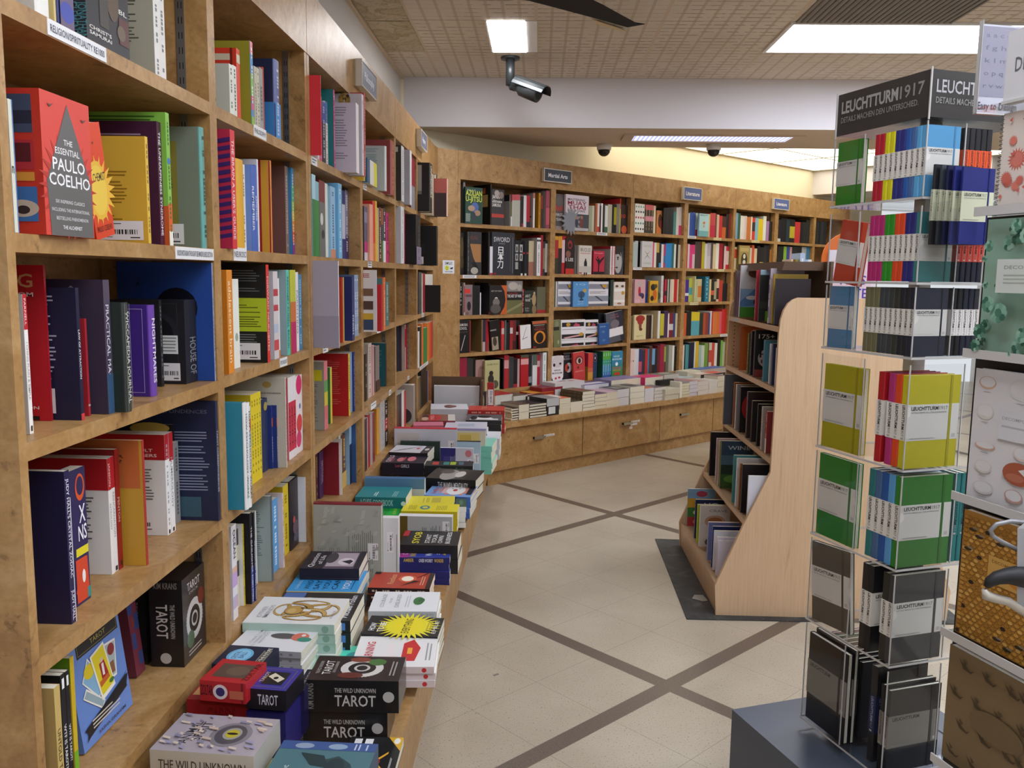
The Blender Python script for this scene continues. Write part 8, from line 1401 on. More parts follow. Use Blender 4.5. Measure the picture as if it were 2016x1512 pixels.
    # dome cameras
    for x, y, lab in ((.5, 7.1, 'dome camera under the soffit between lamp and long wall'), (1.37, 7.06, 'dome camera under the soffit beside the backlit panels')):
        t = tag(empty('dome_camera', (x, y, 2.555)), lab, 'security camera')
        mb = MB(); mb.tube([(0, 0, 0), (0, 0, -.045)], [.062, .056], 28); smooth(mb.build('collar', 'white', t))
        mb = MB(); mb.tube([(0, 0, -.042)]+[(0, 0, -.045-.05*math.sin(i*.1745*1.5)) for i in range(1, 7)], [.05]+[.05*math.cos(i*.1745*1.5)+.0005 for i in range(1, 7)], 24); smooth(mb.build('smoked_dome', mat('smoked_dome', '1e1c1c', .12), t))
# ------------------------------------------------------------------ bookcases
def local(o, e, n):
    def q(u, v, z): return o+e*u+n*v+V((0, 0, z))
    return q
def bookcase(fr, name, lab, ua, ub, bays, zmin=.461, ztop=2.38, zval=2.18, D=.262):
    o, e, n = FRM[fr]; root = tag(empty(name, tuple(o+e*ua+V((0, 0, zmin)))), lab, 'bookcase'); B = V(root.location)
    def bx(nm, u0, u1, v0, v1, z0, z1, m='wood'):
        mb = MB(); mb.obox(o+e*u0+n*v0+V((0, 0, z0))-B, e*(u1-u0), n*(v1-v0), V((0, 0, z1-z0))); return mb.build(nm, m, root)
    cuts = [ua]+[x for b in bays for x in (b[0], b[1])]+[ub]
    for i in range(0, len(cuts), 2):
        bx('side_panel' if i in (0, len(cuts)-2) else 'divider', cuts[i], cuts[i+1], 0, D, zmin, ztop if i in (0, len(cuts)-2) else zval+.02)
    bx('back_panel', ua, ub, D, D+.012, zmin, ztop, 'wood_shaded'); bx('valance', ua+.0006, ub-.0006, -.002, .02, zval, ztop); bx('top_board', ua, ub, .02, D, ztop-.02, ztop)
    bx('soffit_board', ua, ub, .02, D, zval, zval+.02)
    bx('plinth', ua+.001, ub-.001, .004, .03, zmin, bays[0][2][-1]-.027)
    for a, b, zs in bays:
        for z in zs: bx('shelf', a, b, 0.0, D, z-.027, z)
        for u in (a+.0005, b-.0035):           # slotted steel standards on both inner faces
            for vv in (.05, .205):
                mb = MB(); q = V((0, 0, 0)); mb.obox(o+e*u+n*vv+V((0, 0, zs[-1]))-B, e*.003, n*.018, V((0, 0, zval-zs[-1])), (.3, .3, .3), 0)
                fx = u+.0031 if u < (a+b)/2 else u-.0001
                k = zs[-1]+.02
                while k < zval-.03:
                    for w in (.004, .011): mb.face([o+e*fx+n*(vv+w)+V((0, 0, k))-B, o+e*fx+n*(vv+w+.002)+V((0, 0, k))-B, o+e*fx+n*(vv+w+.002)+V((0, 0, k+.014))-B, o+e*fx+n*(vv+w)+V((0, 0, k+.014))-B], (0, 0, 0), 1)
                    k += .032
                mb.build('shelf_standard', ['metal', 'slot'], root)
    return root
def shelf_label(root, fr, u0, u1, z0, z1, text=None, col='e8e8ea', sub='555a66'):
    o, e, n = FRM[fr]; mb = MB(); P = o+e*u0-n*.0012+V((0, 0, z0)); B = V(root.location)
    mb.obox(P-B, e*(u1-u0), n*.0012, V((0, 0, z1-z0)), lin(col)); f = Face(mb, P-B, e*(u1-u0), V((0, 0, z1-z0)), -n)
    if text: f.text(text, .04, .28, .92, .44, sub)
    else: f.k = 1; f.lines(sub, .2, .85, .08, .92, pitch=.009)
    mb.build('shelf_label', 'card', root)
def sign(fr, u0, u1, z0, z1, text, lab, col):
    """engraved plate in a clear holder screwed to the valance"""
    o, e, n = FRM[fr]; t = tag(empty('section_sign', tuple(o+e*((u0+u1)/2)+V((0, 0, z0)))), lab, 'sign'); B = V(t.location); w = u1-u0; h = z1-z0
    mb = MB(); mb.obox(o+e*(u0-.004)-n*.012+V((0, 0, z0-.006))-B, e*(w+.008), n*.010, V((0, 0, h+.012))); mb.build('backing_block', mat('sign_block', 'b8a888', .5), t)
    mb = MB(); P = o+e*u0-n*.034+V((0, 0, z0)); mb.obox(P-B, e*w, n*.022, V((0, 0, h)), lin(col)); f = Face(mb, P-B, e*w, V((0, 0, h)), -n)
    f.k = 2; tw = min(.82, glyphs(text)[2]*.34*h/w*1.05); f.text(text, .5-tw/2, .34, tw, .34, 'eceaf0', bold=.02); mb.build('plate', 'card', t)
    mb = MB(); q = .007
    for a, b, c, d in ((u0-q, u0, z0-q, z1+q), (u1, u1+q, z0-q, z1+q), (u0, u1, z0-q, z0), (u0, u1, z1, z1+q)):
        mb.obox(o+e*a-n*.036+V((0, 0, c))-B, e*(b-a), n*.026, V((0, 0, d-c)))
    mb.build('clear_frame', mat('sign_rim', 'cdc6ba', .25), t)
def furniture():
    Z1, Z2 = [1.872, 1.55, 1.248, .918, .61], [1.872, 1.55, 1.248, .918, .61]
    r1 = bookcase('L', 'bookcase', 'burl maple bookcase nearest the aisle end holding tarot and psychology', 1.18, 2.758, [(1.20, 1.944, [1.873, 1.55, 1.248, .918, .611]), (1.985, 2.735, [1.873, 1.553, 1.253, .922, .611])])
    r2 = bookcase('L', 'bookcase', 'burl maple bookcase under the Philosophy sign on the long wall', 2.762, 4.41, [(2.79, 3.555, [1.873, 1.553, 1.253, .921, .611]), (3.60, 4.39, [1.873, 1.553, 1.253, .921, .611])])
    r3 = bookcase('L', 'bookcase', 'burl maple bookcase on the long wall beside the corner panel', 4.412, 6.005, [(4.43, 5.17, [1.873, 1.553, 1.253, .921, .611]), (5.21, 5.98, [1.873, 1.553, 1.253, .921, .611])])
    b1 = bookcase('B', 'bookcase', 'burl maple bookcase under the Martial Arts sign on the back wall', .182, 2.11, [(.205, 1.118, [1.870, 1.497, 1.20, .921, .62]), (1.173, 2.088, [1.867, 1.515, 1.247, .92, .62])])
    b2 = bookcase('B', 'bookcase', 'burl maple bookcase under the first Literature sign on the back wall', 2.112, 3.662, [(2.132, 2.85, [1.887, 1.586, 1.268, .941, .62]), (2.905, 3.64, [1.887, 1.586, 1.268, .946, .62])])
    b3 = bookcase('B', 'bookcase', 'burl maple bookcase under the second Literature sign on the back wall', 3.664, 5.21, [(3.685, 4.40, [1.888, 1.587, 1.268, .946, .62]), (4.465, 5.19, [1.888, 1.587, 1.268, .946, .62])])
    b4 = bookcase('B', 'bookcase', 'burl maple bookcase at the far end of the back wall', 5.212, 6.0, [(5.24, 5.97, [1.888, 1.587, 1.268, .946, .62])])
    # corner filler panel with its sticker
    t = tag(empty('corner_panel', tuple(bw(0, 0, .461))), 'tall plain burl maple panel filling the corner between the bookcases', 'panel'); B = V(t.location)
    mb = MB(); mb.prism([V((-.742, 6.006, .461))-B, bw(0, 0, .461)-B, bw(.181, 0, .461)-B, bw(.181, .05, .461)-B, bw(-.04, .05, .461)-B, V((-.79, 6.006, .461))-B], (0, 0, 1.919)); mb.build('filler_board', 'wood', t)
    mb = MB(); P = bw(.045, -.002, 1.505); mb.obox(P-B, BE*.105, BN*.002, V((0, 0, .095)), lin('e6e8ee')); f = Face(mb, P-B, BE*.105, V((0, 0, .095)), -BN)
    f.text('SMILE!', .18, .68, .64, .2, '333a50'); f.ell(.36, .42, .17, .19, 'd8dc3c'); f.ell(.3, .47, .025, .03, '333'); f.ell(.43, .47, .025, .03, '333'); f.poly([(.26, .36), (.36, .29), (.46, .36), (.36, .325)], '333'); f.poly([(.6, .42), (.88, .5), (.86, .36), (.7, .32)], '2a3050'); f.text("YOU'RE ON CAMERA", .16, .1, .7, .09, '333a50')
    mb.build('notice_sticker', 'card', t)
    for r, fr, rows in ((r1, 'L', [(1.31, 1.485, 1.848, 1.872, 'RELIGION/SPIRITUALITY RE1000'), (1.735, 1.94, 1.524, 1.549, 'BUDDHIST/ASIAN THOUGHT SEE MINDFULNESS SECTION'), (2.24, 2.34, 1.848, 1.876, 'PHILOSOPHY'), (2.07, 2.16, 1.526, 1.558, 'NEUROSCI'), (2.42, 2.49, 1.228, 1.253, 'PSYCHOLOGY')]),
                        (r2, 'L', [(2.80, 2.87, 1.846, 1.872, None), (2.91, 2.98, 1.224, 1.250, None), (3.62, 3.68, 1.846, 1.872, None), (3.70, 3.78, 1.524, 1.553, None), (3.9, 3.98, 1.226, 1.252, None), (3.74, 3.86, .894, .921, None), (4.2, 4.26, .894, .92, None)]),
                        (r3, 'L', [(4.8, 4.86, .9, .92, None), (5.4, 5.5, 1.228, 1.253, None), (5.3, 5.7, .9, .921, None)]),
                        (b1, 'B', [(.23, .36, 1.474, 1.497, None), (1.66, 1.79, 1.842, 1.866, None)]),
                        (b2, 'B', [(2.14, 2.26, 1.56, 1.584, None), (2.91, 3.04, 1.864, 1.888, None), (3.32, 3.45, 1.862, 1.886, 'FICTION'), (3.4, 3.52, 1.562, 1.584, 'FICTION'), (2.98, 3.12, 1.24, 1.266, 'FICTION'), (3.5, 3.63, .92, .944, None)]),
                        (b3, 'B', [(3.98, 4.12, 1.862, 1.886, 'FICTION')])):
        for a in rows: shelf_label(r, fr, *a, **({'col': 'e6d9a8'} if a[4] == 'FICTION' else {}))
    sign('L', 3.445, 3.74, 2.233, 2.322, 'Philosophy', 'grey section sign reading Philosophy on the long-wall valance', '6d6e80')
    sign('L', 5.12, 5.38, 2.247, 2.335, 'History', 'small grey section sign near the corner on the long-wall valance', '6a6a7e')
    sign('B', 1.01, 1.305, 2.236, 2.324, 'Martial Arts', 'dark section sign reading Martial Arts on the back valance', '474b54')
    sign('B', 2.787, 3.05, 2.216, 2.319, 'Literature', 'blue section sign reading Literature over the third back-wall bay', '56659c')
    sign('B', 4.312, 4.596, 2.222, 2.321, 'Literature', 'blue section sign reading Literature over the fifth back-wall bay', '56659c')
    # ledges
    JX, JY = -.292, 5.921
    mb = MB(); mb.prism([(-.742, .2, .418), (JX, .2, .418), (JX, JY, .418), (-.73, 6.13, .418), (-.742, 6.13, .418)], (0, 0, .042)); tag(mb.build('ledge_top', 'wood'), 'continuous burl maple ledge under the long-wall bookcases loaded with stacks', 'ledge')
    mb = MB(); mb.prism([(JX+.0004, JY+.0004, .418), bw(6, -.455, .418), bw(6, -.001, .418), bw(.003, -.001, .418)], (0, 0, .042)); tag(mb.build('ledge_top', 'wood'), 'continuous burl maple ledge along the back wall loaded with paperback stacks', 'ledge')
    for i, (a, b) in enumerate(((.2, 1.18), (1.18, 2.76), (2.76, 4.41), (4.41, 5.84))):
        t = tag(empty('base_cabinet', (-.36, a, 0)), ('base cabinet under the long-wall ledge, %s from the corner' % ORD[3-i]), 'cabinet', 'base cabinets under the long-wall ledge')
        mb = MB(); mb.box((-.36, .001, .1), (0, b-a-.001, .4175)); mb.build('carcass', 'wood_shaded', t)
        mb = MB(); mb.box((.001, .003, .105), (.022, b-a-.003, .417)); mb.build('front_panel', 'wood', t)
        mb = MB(); mb.box((-.36, .001, 0), (-.012, b-a-.001, .1)); mb.build('kickboard', 'wood', t)
    labs = ['first drawer unit from the corner under the back ledge', 'second drawer unit from the corner with two label strips by its pull', 'third drawer unit from the corner under the back ledge', 'fourth drawer unit from the corner partly behind the slanted stand', 'drawer unit behind the slanted stand under the back ledge', 'last drawer unit at the far end of the back ledge']
    for i, (a, b) in enumerate(((.165, 1.112), (1.112, 2.069), (2.069, 2.845), (2.845, 3.62), (3.62, 4.4), (4.4, 5.9))):
        P = bw(a, -.41, 0); t = tag(empty('drawer_unit', tuple(P)), labs[i], 'drawer unit')
        def bx(nm, u0, u1, v0, v1, z0, z1, m, par=t):
            mb = MB(); mb.obox(BE*u0+BN*v0+V((0, 0, z0)), BE*(u1-u0), BN*(v1-v0), V((0, 0, z1-z0))); return mb.build(nm, m, par)
        w = b-a; bx('carcass', .001, w-.001, .022, .4, .1, .4175, 'wood_shaded'); dr = bx('drawer', .004, w-.004, 0, .022, .106, .417, 'wood'); bx('kickboard', .0005, w-.0005, .03, .4, 0, .1, 'wood')
        hu = w*(.49, .54, .42, .5, .5, .5)[i]
        mb = MB()
        for q in (hu-.045, hu+.045): mb.tube([BE*q+BN*(-.0)+V((0, 0, .305)), BE*q-BN*.02+V((0, 0, .305))], .009, 12)
        mb.build('handle_post', 'slot', dr); mb = MB(); mb.obox(BE*(hu-.055)-BN*.026+V((0, 0, .295)), BE*.11, BN*.006, V((0, 0, .02))); mb.build('handle', 'steel', dr)
        if i < 2:
            mb = MB(); f = Face(mb, BE*(hu+.06)-BN*.0015+V((0, 0, .3)), BE*.11, V((0, 0, .016)), -BN); mb.obox(BE*(hu+.06)-BN*.0012+V((0, 0, .3)), BE*.11, BN*.0012, V((0, 0, .016)), lin('e8e6e2')); f.lines('888888', .2, .8, .05, .95)
            if i == 1: mb.obox(BE*(hu+.055)-BN*.0012+V((0, 0, .278)), BE*.085, BN*.0012, V((0, 0, .016)), lin('dcd8dc')); mb.obox(BE*(hu+.04)-BN*.0012+V((0, 0, .25)), BE*.04, BN*.0012, V((0, 0, .022)), lin('dcd0cc'))
            mb.build('drawer_label', 'card', dr)
    # crate at the end of the long ledge
    t = tag(empty('wooden_crate', (-.73, 5.70, .46)), 'dark wooden crate of white books where the two ledges meet', 'crate')
    mb = MB(); mb.box((0.0, .10, 0), (.36, .112, .345)); mb.build('back_board', 'kraft', t); mb = MB(); mb.box((.345, -.02, 0), (.36, .10, .33)); mb.build('side_board', 'kraft', t)
    mb = MB(); mb.box((0.0, -.02, 0), (.345, .1, .008)); mb.build('base_board', 'kraft', t)
FRM['S'] = (V((1.025, 4.668, 0)), V((0, -1, 0)), V((1, 0, 0)))
def maple_stand():
    t = tag(empty('display_stand', (1.32, 4.19, 0)), 'pale maple slanted book stand in the middle of the floor', 'display stand'); B = V(t.location)
    half = [(.812, .0), (.803, .14), (.92, .43), (1.022, .66), (1.025, .86), (1.027, 1.27), (1.031, 1.325), (1.041, 1.365), (1.058, 1.395), (1.078, 1.412), (1.1, 1.421)]
    prof = half+[(2.64-x, z) for x, z in reversed(half)]
    for y0 in (3.69, 4.67):
        mb = MB(); mb.prism([V((x, y0, z))-B for x, z in prof], (0, .02, 0)); mb.build('end_panel', 'laminate', t)
    def plank(nm, pts, m='laminate'):
        mb = MB(); mb.prism([V((x, 3.711, z))-B for x, z in pts], (0, .958, 0)); mb.build(nm, m, t)
    for X, z in ((1.025, 1.297), (1.025, 1.03), (1.025, .715), (.925, .434), (.812, .136)):
        w = .24 if X > 1 else .30
        plank('shelf', [(X, z), (X, z-.024), (X+w, z-.024-w*.23), (X+w, z-w*.23)])
    plank('kick_panel', [(.818, 0), (.812, .112), (.832, .112), (.838, 0)], 'laminate')
    plank('back_panel', [(1.27, .1), (1.285, .1), (1.285, 1.29), (1.27, 1.29)])
    plank('top_backboard', [(1.236, 1.22), (1.248, 1.22), (1.248, 1.575), (1.236, 1.575)], 'kraft_cap')
    mb = MB(); mb.prism([V((x, 3.80, z))-B for x, z in ((1.056, 1.537), (1.236, 1.537), (1.236, 1.575), (1.066, 1.575))], (0, .87, 0)); mb.build('top_rail', 'kraft_cap', t)
    plank('top_deck', [(1.25, 1.26), (1.61, 1.26), (1.61, 1.28), (1.25, 1.28)])
    mb = MB()          # shelf-pin holes in the far end panel
    for X in (1.06, 1.2):
        for k in range(24): 
            z = .78+k*.021
            mb.tube([V((X, 4.6695, z))-B, V((X, 4.668, z))-B], .003, 6)
    mb.build('pin_hole', 'slot', t)
    for X, z in ((1.025, 1.276),): 
        mb = MB(); mb.box(tuple(V((X-.002, 4.44, z))-B), tuple(V((X, 4.56, z+.018))-B)); mb.build('shelf_label', 'acrylic_edge', t)
    # books on the deck behind the brown backboard
    K = [(1.27, 4.62, .02, .155, 'e6dcc8', 'cdbfa8', 'cream hardcover leaning on the deck behind the brown backboard', 12), (1.27, 4.5, .03, .16, 'dcd2c0', 'c8baa6', 'thick cream-paged book on the stand deck', 14),
         (1.262, 4.33, .012, .2, '8a78b0', 'b8bcd8', 'lilac folder leaning on the stand deck', 16), (1.28, 4.1, .012, .16, 'd86a2c', 'e0702c', 'bright orange cover leaning on the stand deck', 16)]
    for x, y, th, h, s, c, lb, a in K:
        mw = frame(V((x, y, 1.281)), (0, -1, 0), (1, 0, 0)) @ Matrix.Rotation(math.radians(-4), 4, 'X') @ Matrix.Rotation(math.radians(a*.0), 4, 'Y')
        book(mw, th, .21, h, s, c, 'p', 'Ff=.1,.1,.9,.9,b8541c' if 'orange' in lb else ('Fl=8890b0,.7,.8,.3,.8' if 'lilac' in lb else ''), lb)
def far_stand():
    t = tag(empty('low_display_cabinet', (1.86, 5.9, 0)), 'low maple cabinet seen through the acrylic behind the slanted stand', 'cabinet'); B = V(t.location)
    mb = MB(); mb.box((-.42, -.5, 0), (.5, .5, 1.24)); mb.build('carcass', 'laminate', t)
    mb = MB(); mb.prism([V((-.43, -.52, 1.24)), V((-.43, .52, 1.24)), V((.52, .52, 1.24)), V((.52, -.52, 1.24))], (0, 0, .02)); mb.build('top', 'laminate', t)
    mb = MB(); mb.prism([(-.18+.20*math.cos(a), -.1, .20*math.sin(a)+1.26) for a in [math.pi*i/12 for i in range(13)]], (0, .02, 0)); mb.build('rounded_divider', mat('coral_board', 'c8705c', .5), t)
    K = [(1.50, .018, .34, '3a8ad0', 'blue'), (1.54, .02, .33, 'd8782c', 'orange'), (1.565, .012, .36, 'e0c0a0', 'tan'), (1.59, .02, .36, '8a7a30', 'olive'), (1.62, .03, .40, 'b0c4e0', 'pale blue'), (1.67, .022, .36, 'e0e0ea', 'white'), (1.70, .02, .34, 'dcc8a0', 'cream')]
    for x, w, h, c, nm in K:
        mw = frame(V((x, 5.44, 1.261)), (1, 0, 0), (0, 1, 0)); book(mw, w, .2, h, c, c, 'p', 'S~=ffffff', '%s book standing on the low cabinet beyond the slanted stand' % nm, 'books on the low cabinet')
    t = tag(empty('poster_card', (1.92, 5.40, 1.261)), 'white card with purple capitals seen through the acrylic tower', 'sign')
    mb = MB(); mb.box((-.14, 0, 0), (.16, .006, .42), lin('e8e2ee')); f = Face(mb, (-.14, 0, 0), (.3, 0, 0), (0, 0, .42), (0, -1, 0))
    f.rect(.06, .1, .9, .85, 'e4d0dc'); f.text('THIS', .2, .5, .6, .13, '5a48a8'); f.text('NOTE', .1, .3, .75, .14, '5a48a8'); mb.build('card', 'card', t)
    mb = MB(); mb.tube([(.0, .03, .36), (.0, .045, .36)], .17, 28, lin('d8702c')); mb.build('orange_disc', 'card', t)
# ------------------------------------------------------------------ acrylic notebook tower
TA, TB_ = V((.7195, 2.176, 0)), V((.82, 1.90, 0)); TS = .2937
TE = (TB_-TA).normalized(); TN = V((-TE.y, TE.x, 0)); RE = TN; RN = -TE
TIERS = [1.68, 1.497, 1.333, 1.08, .85, .62, .345]; TTOP = [1.838, 1.66, 1.486, 1.315, 1.066, .836, .605]
def notebook(mw, t, d, h, col, lab, group, face=True, band='e4e0d8', txt='2a2a2c', name='notebook'):
    c = lin(col); mb = MB(); q = .0018
    mb.box((0, q, 0), (q, d, h), c); mb.box((t-q, q, 0), (t, d, h), c)
    r = min(.003, t*.2); mb.prism([(0, q, 0), (r*.3, r*.3, 0), (r, 0, 0), (t-r, 0, 0), (t-r*.3, r*.3, 0), (t, q, 0)], (0, 0, h), c)
    o = mb.build(name, 'print', None, mw); tag(o, lab, 'notebook', group)
    mb = MB(); mb.box((q, q, .002), (t-q, d-.002, h-.002), lin('e8e2d2')); mb.build('page_block', 'page', o)
    if band:
        mb = MB(); e = .0004; z0, z1 = h*.30, h*.69; bc = lin(band)
        mb.box((-e, -e, z0), (t+e, 0, z1), bc); mb.box((t, 0, z0), (t+e, d, z1), bc); mb.box((-e, 0, z0), (0, d, z1), bc)
        f = Face(mb, (-e, -e, z0), (t+2*e, 0, 0), (0, 0, z1-z0), (0, -1, 0)); vs = glyphs('LEUCHTTURM')[2]
        cap = .36; ln = .66; f.text('LEUCHTTURM', .32, .97, cap, ln, txt, 1, bold=.025); f.text('1917', .32, .3, cap, .18, '8a8a8a', 1); f.rect(.3, .03, .66, .08, 'b0b0ac')
        if face:
            f = Face(mb, (t+e, 0, z0), (0, d, 0), (0, 0, z1-z0), (1, 0, 0))
            f.text('LEUCHTTURM', .07, .84, .52, .10, txt, bold=.025); f.text('1917', .61, .84, .16, .10, '8a8a8a'); f.text('DETAILS MAKE ALL THE DIFFERENCE', .07, .76, .68, .035, '8a8a88'); f.lines('9a9a98', .04, .08, .07, .6); f.rect(.88, .06, .95, .16, 'c4c2be')
        mb.build('paper_band', 'card', o)
        mb = MB(); mb.box((t+e, d*.80, 0), (t+e+.0008, d*.845, h), shade(c, .72)); mb.build('elastic_strap', 'print', o)
    return o
def tower():
    root = tag(empty('notebook_tower', tuple((TA+TB_)/2+TN*TS/2+V((0, 0, 0)))), 'clear acrylic spinner tower with a dark header full of banded notebooks', 'display rack'); B = V(root.location)
    P = lambda u, v, z: TA+TE*u+TN*v+V((0, 0, z))-B
    def plate(nm, u0, u1, v0, v1, z0, z1, m='acrylic'):
        mb = MB(); mb.obox(P(u0, v0, z0), TE*(u1-u0), TN*(v1-v0), V((0, 0, z1-z0))); return mb.build(nm, m, root)
    S = TS
    for z, zt in zip(TIERS, TTOP):
        tr = plate('tray', -.004, S+.004, -.004, S+.004, z-.006, z)
        mb = MB()
        for a, b, c, d in ((-.0045, S+.0045, -.0048, -.004), (-.0045, S+.0045, S+.004, S+.0048), (-.0048, -.004, -.004, S+.004), (S+.004, S+.0048, -.004, S+.004)):
            mb.obox(P(a, c, z-.006), TE*(b-a), TN*(d-c), V((0, 0, .005)))
        mb.build('tray_edge', 'acrylic_edge', tr)
        hh = zt-z; cu = .104 if z > 1.2 else .152
        if z < .4: cu = .15
        # front panes of the pinwheel pockets, each with a thumb notch
        def pane(o, e, n, w, flip):
            r = .012; mid = hh*.55; pts = [(0, 0), (w, 0)]
            pts += [(w, mid-r)]+[(w-r*math.sin(math.pi*i/8), mid-r*math.cos(math.pi*i/8)) for i in range(9)]+[(w, mid+r)]+[(w, hh), (0, hh)]
            pts = [(w-x if flip else x, y) for x, y in pts]
            mb = MB(); mb.prism([o+e*x+V((0, 0, y)) for x, y in pts], n*.003); mb.build('pocket_pane', 'acrylic', root)
        pane(P(0, -.003, z), TE, TN, cu, False); pane(P(S+.003, 0, z), TN, -TE, (.10 if z > 1.2 else .15), True)
        for u, v in ((0, -.003), (cu, -.003), (S+.0015, -.0035), (S+.0015, .10 if z > 1.2 else .15)):
            mb = MB(); mb.obox(P(u-.0012, v, z), TE*.0024, TN*.0024, V((0, 0, hh))); mb.build('pane_edge', 'acrylic_edge', root)
    # core the pockets are glued to
    plate('core', .13, S-.13, .13, S-.13, .33, 1.84, 'acrylic_edge')
    hd = plate('header_box', 0, S, 0, S, 1.846, 1.944, M_header)
    mb = MB(); f = Face(mb, P(0, -.0004, 1.846), TE*S, V((0, 0, .098)), -TN)
    f.text('LEUCHTTURM', .05, .53, .63, .27, 'a4a2a0', bold=.03); f.text('1917', .70, .53, .24, .27, '8e8c8a'); f.text('DETAILS MACHEN DEN UNTERSCHIED.', .05, .30, .84, .13, '8a8886'); mb.build('header_lettering', 'card', hd)
    mb = MB(); f = Face(mb, P(S+.0004, 0, 1.846), TN*S, V((0, 0, .098)), TE)
    f.text('LEUCHTTURM', .05, .53, .63, .27, 'b0aeb0'); f.text('1917', .70, .53, .24, .27, '8e8c8a'); f.text('DETAILS MACHEN DEN UNTERSCHIED.', .05, .30, .84, .13, '8a8886'); mb.build('header_lettering', 'card', hd)
    mb = MB()
    for u, v in ((-.003, -.003), (S, -.003), (S, S), (-.003, S)): mb.obox(P(u, v, 1.84), TE*.003, TN*.003, V((0, 0, .108)))
    mb.build('header_edge', 'acrylic_edge', hd)
    plate('post', .135, S-.135, .135, S-.135, .30, .34, 'metal')
    bs = plate('base_box', -.13, S+.13, -.13, S+.13, 0, .315, mat('slate_base', '4a5362', .35))
    # notebooks
    def spine_run(tier, cols, t, d, h, u_end, nm, size, frame_o=TA, e=TE, n=TN, v=.002, front=True, band='e4e0d8', txt='2a2a2c', gaps={}):
        z = TIERS[tier]+.0006; u = u_end-sum(t for c in cols)-sum(gaps.values())
        for i, c in enumerate(cols):
            mw = frame(frame_o+e*u+n*v+V((0, 0, z)), e, n)
            last = i == len(cols)-1
            l = '%s %s notebook, %s spine in the row on the %s tier of %s' % (cname(c), size, ORD[i], ORD[tier], nm)
            if last and front: l = '%s %s notebook with its banded cover to the aisle, %s tier of tower' % (cname(c), size, ORD[tier])
            notebook(mw, t-.0005, d, h, c, l, 'notebooks on the %s tier of the tower' % ORD[tier], last or i in gaps, band, txt); u += t+gaps.get(i, 0)
    def face_out(tier, col, w, h, lab, u=.004, v=.004, t=.014, lean=0, sway=0):
        z = TIERS[tier]+.0006; mw = frame(TA+TE*u+TN*(v+t)+V((0, 0, z)), -TN, TE) @ Matrix.Rotation(math.radians(sway), 4, 'X')
        return notebook(mw, t, w, h, col, lab, None)
    spine_run(0, ['b02030', 'b02030', 'd4cc20', 'd4cc20', '2c3078', '2c3078', '2a5aa4', '46689a', '5ca4d4', '5ca4d4'], .0158, .09, .15, TS-.002, 'the tower', 'pocket')
    spine_run(1, ['b02a6c', 'b02a6c', 'b02a6c', '2f8c24', '2f8c24', 'd84a24', 'd84a24', '2a2a70', '2a2a70', '3a7c7c'], .0158, .09, .15, TS-.002, 'the tower', 'pocket')
    spine_run(2, ['6e6a4c', '6e6a4c', '6e6a4c', '3c4246', '3c4246', '3a3e3c', '34362e', '23242c', '23242c', '23283a'], .0158, .09, .15, TS-.002, 'the tower', 'pocket')
    spine_run(3, ['b01c24', 'b03070', 'd84a20', 'c8bc20'], .021, .145, .21, TS-.002, 'the tower', 'medium', gaps={0: .012})
    spine_run(4, ['2a7474', '46648c', '225298', '5a9cd0', '2c7c28'], .021, .145, .21, TS-.002, 'the tower', 'medium')
    spine_run(5, ['26201f', '16161a', '2a2a24', '3a3a3e'], .019, .145, .21, TS-.002, 'the tower', 'medium', gaps={1: .03})
    face_out(0, '3a8a28', .09, .15, 'green pocket notebook facing out on the top tier of the acrylic tower')
    face_out(1, 'c84a30', .09, .15, 'orange-red pocket notebook tilting in the second tier of the acrylic tower', u=.012, sway=-9)
    face_out(2, '5a8ab2', .09, .15, 'steel blue pocket notebook facing out on the third tier of the acrylic tower')
    face_out(3, 'b8ac20', .145, .21, 'mustard yellow medium notebook facing out on the fourth tier of the tower')
    face_out(4, '2c8430', .145, .21, 'leaf green medium notebook facing out on the fifth tier of the tower')
    face_out(5, '5c5850', .145, .205, 'taupe medium notebook slumped in the sixth tier of the tower', u=.01, sway=5)
    # spines on the second visible side
    def side_run(tier, cols, band, d=.09, h=.15, u0=.106, t=.0158):
        z = TIERS[tier]+.0006
        for i, c in enumerate(cols):
            mw = frame(TB_+RE*(u0+i*t)+RN*.004+V((0, 0, z)), RE, RN)
            notebook(mw, t-.002, d, h, c, '%s pocket notebook, %s spine on the far side of the %s tier, %s band' % (cname(c), ORD[i], ORD[tier], cname(band)), 'notebooks on the second side of the tower', False, band)
    side_run(0, ['1c1c20']*5, 'd8542c'); side_run(1, ['1c2030']*5, 'c84a3c'); side_run(2, ['16161a', '16161a', '1c2030', '1c2030', '2a2c34'], 'e0dcd8')
    side_run(4, ['2a7474']*2, '2a7474', .1, .21, .155, .02)
    # bottom bin
    z = TIERS[6]+.0006
    def big(mw, t, d, h, c, lab): return notebook(mw, t, d, h, c, lab, None, True, '8a847c', '3a3a3c')
    big(frame(TA+TE*.004+TN*.02+V((0, 0, z)), -TN, TE), .014, .15, .235, '1c1c1c', 'black large notebook with grey band facing out in the bottom bin')
    big(frame(TA+TE*.006+TN*.036+V((0, 0, z)), -TN, TE), .012, .15, .245, '1e1e1e', 'second black large notebook just behind in the bottom bin')
    for i, c in enumerate(['8a6a78', '4a7a68', '5a6a60', '3a3836', '4a3a3c', '5a4448', '3c3432', '34302e', '2c2a2c']):
        mw = frame(TA+TE*(.02+i*.014)+TN*.06+V((0, 0, z)), TE, TN); notebook(mw, .011, .12, .235-.004*i, c, '%s striped notebook, %s along the bottom bin behind the black ones' % (cname(c), ORD[i]), 'striped notebooks in the bottom bin', False, None)
    big(frame(TB_+RE*.016+RN*.018+V((0, 0, z)), TE, RE), .012, .15, .205, '141416', 'black large notebook on the second side of the bottom bin') 
    big(frame(TB_+RE*.014+RN*.034+V((0, 0, z)), TE, RE), .012, .15, .212, '17171a', 'black large notebook behind its twin on the second side of the bin')
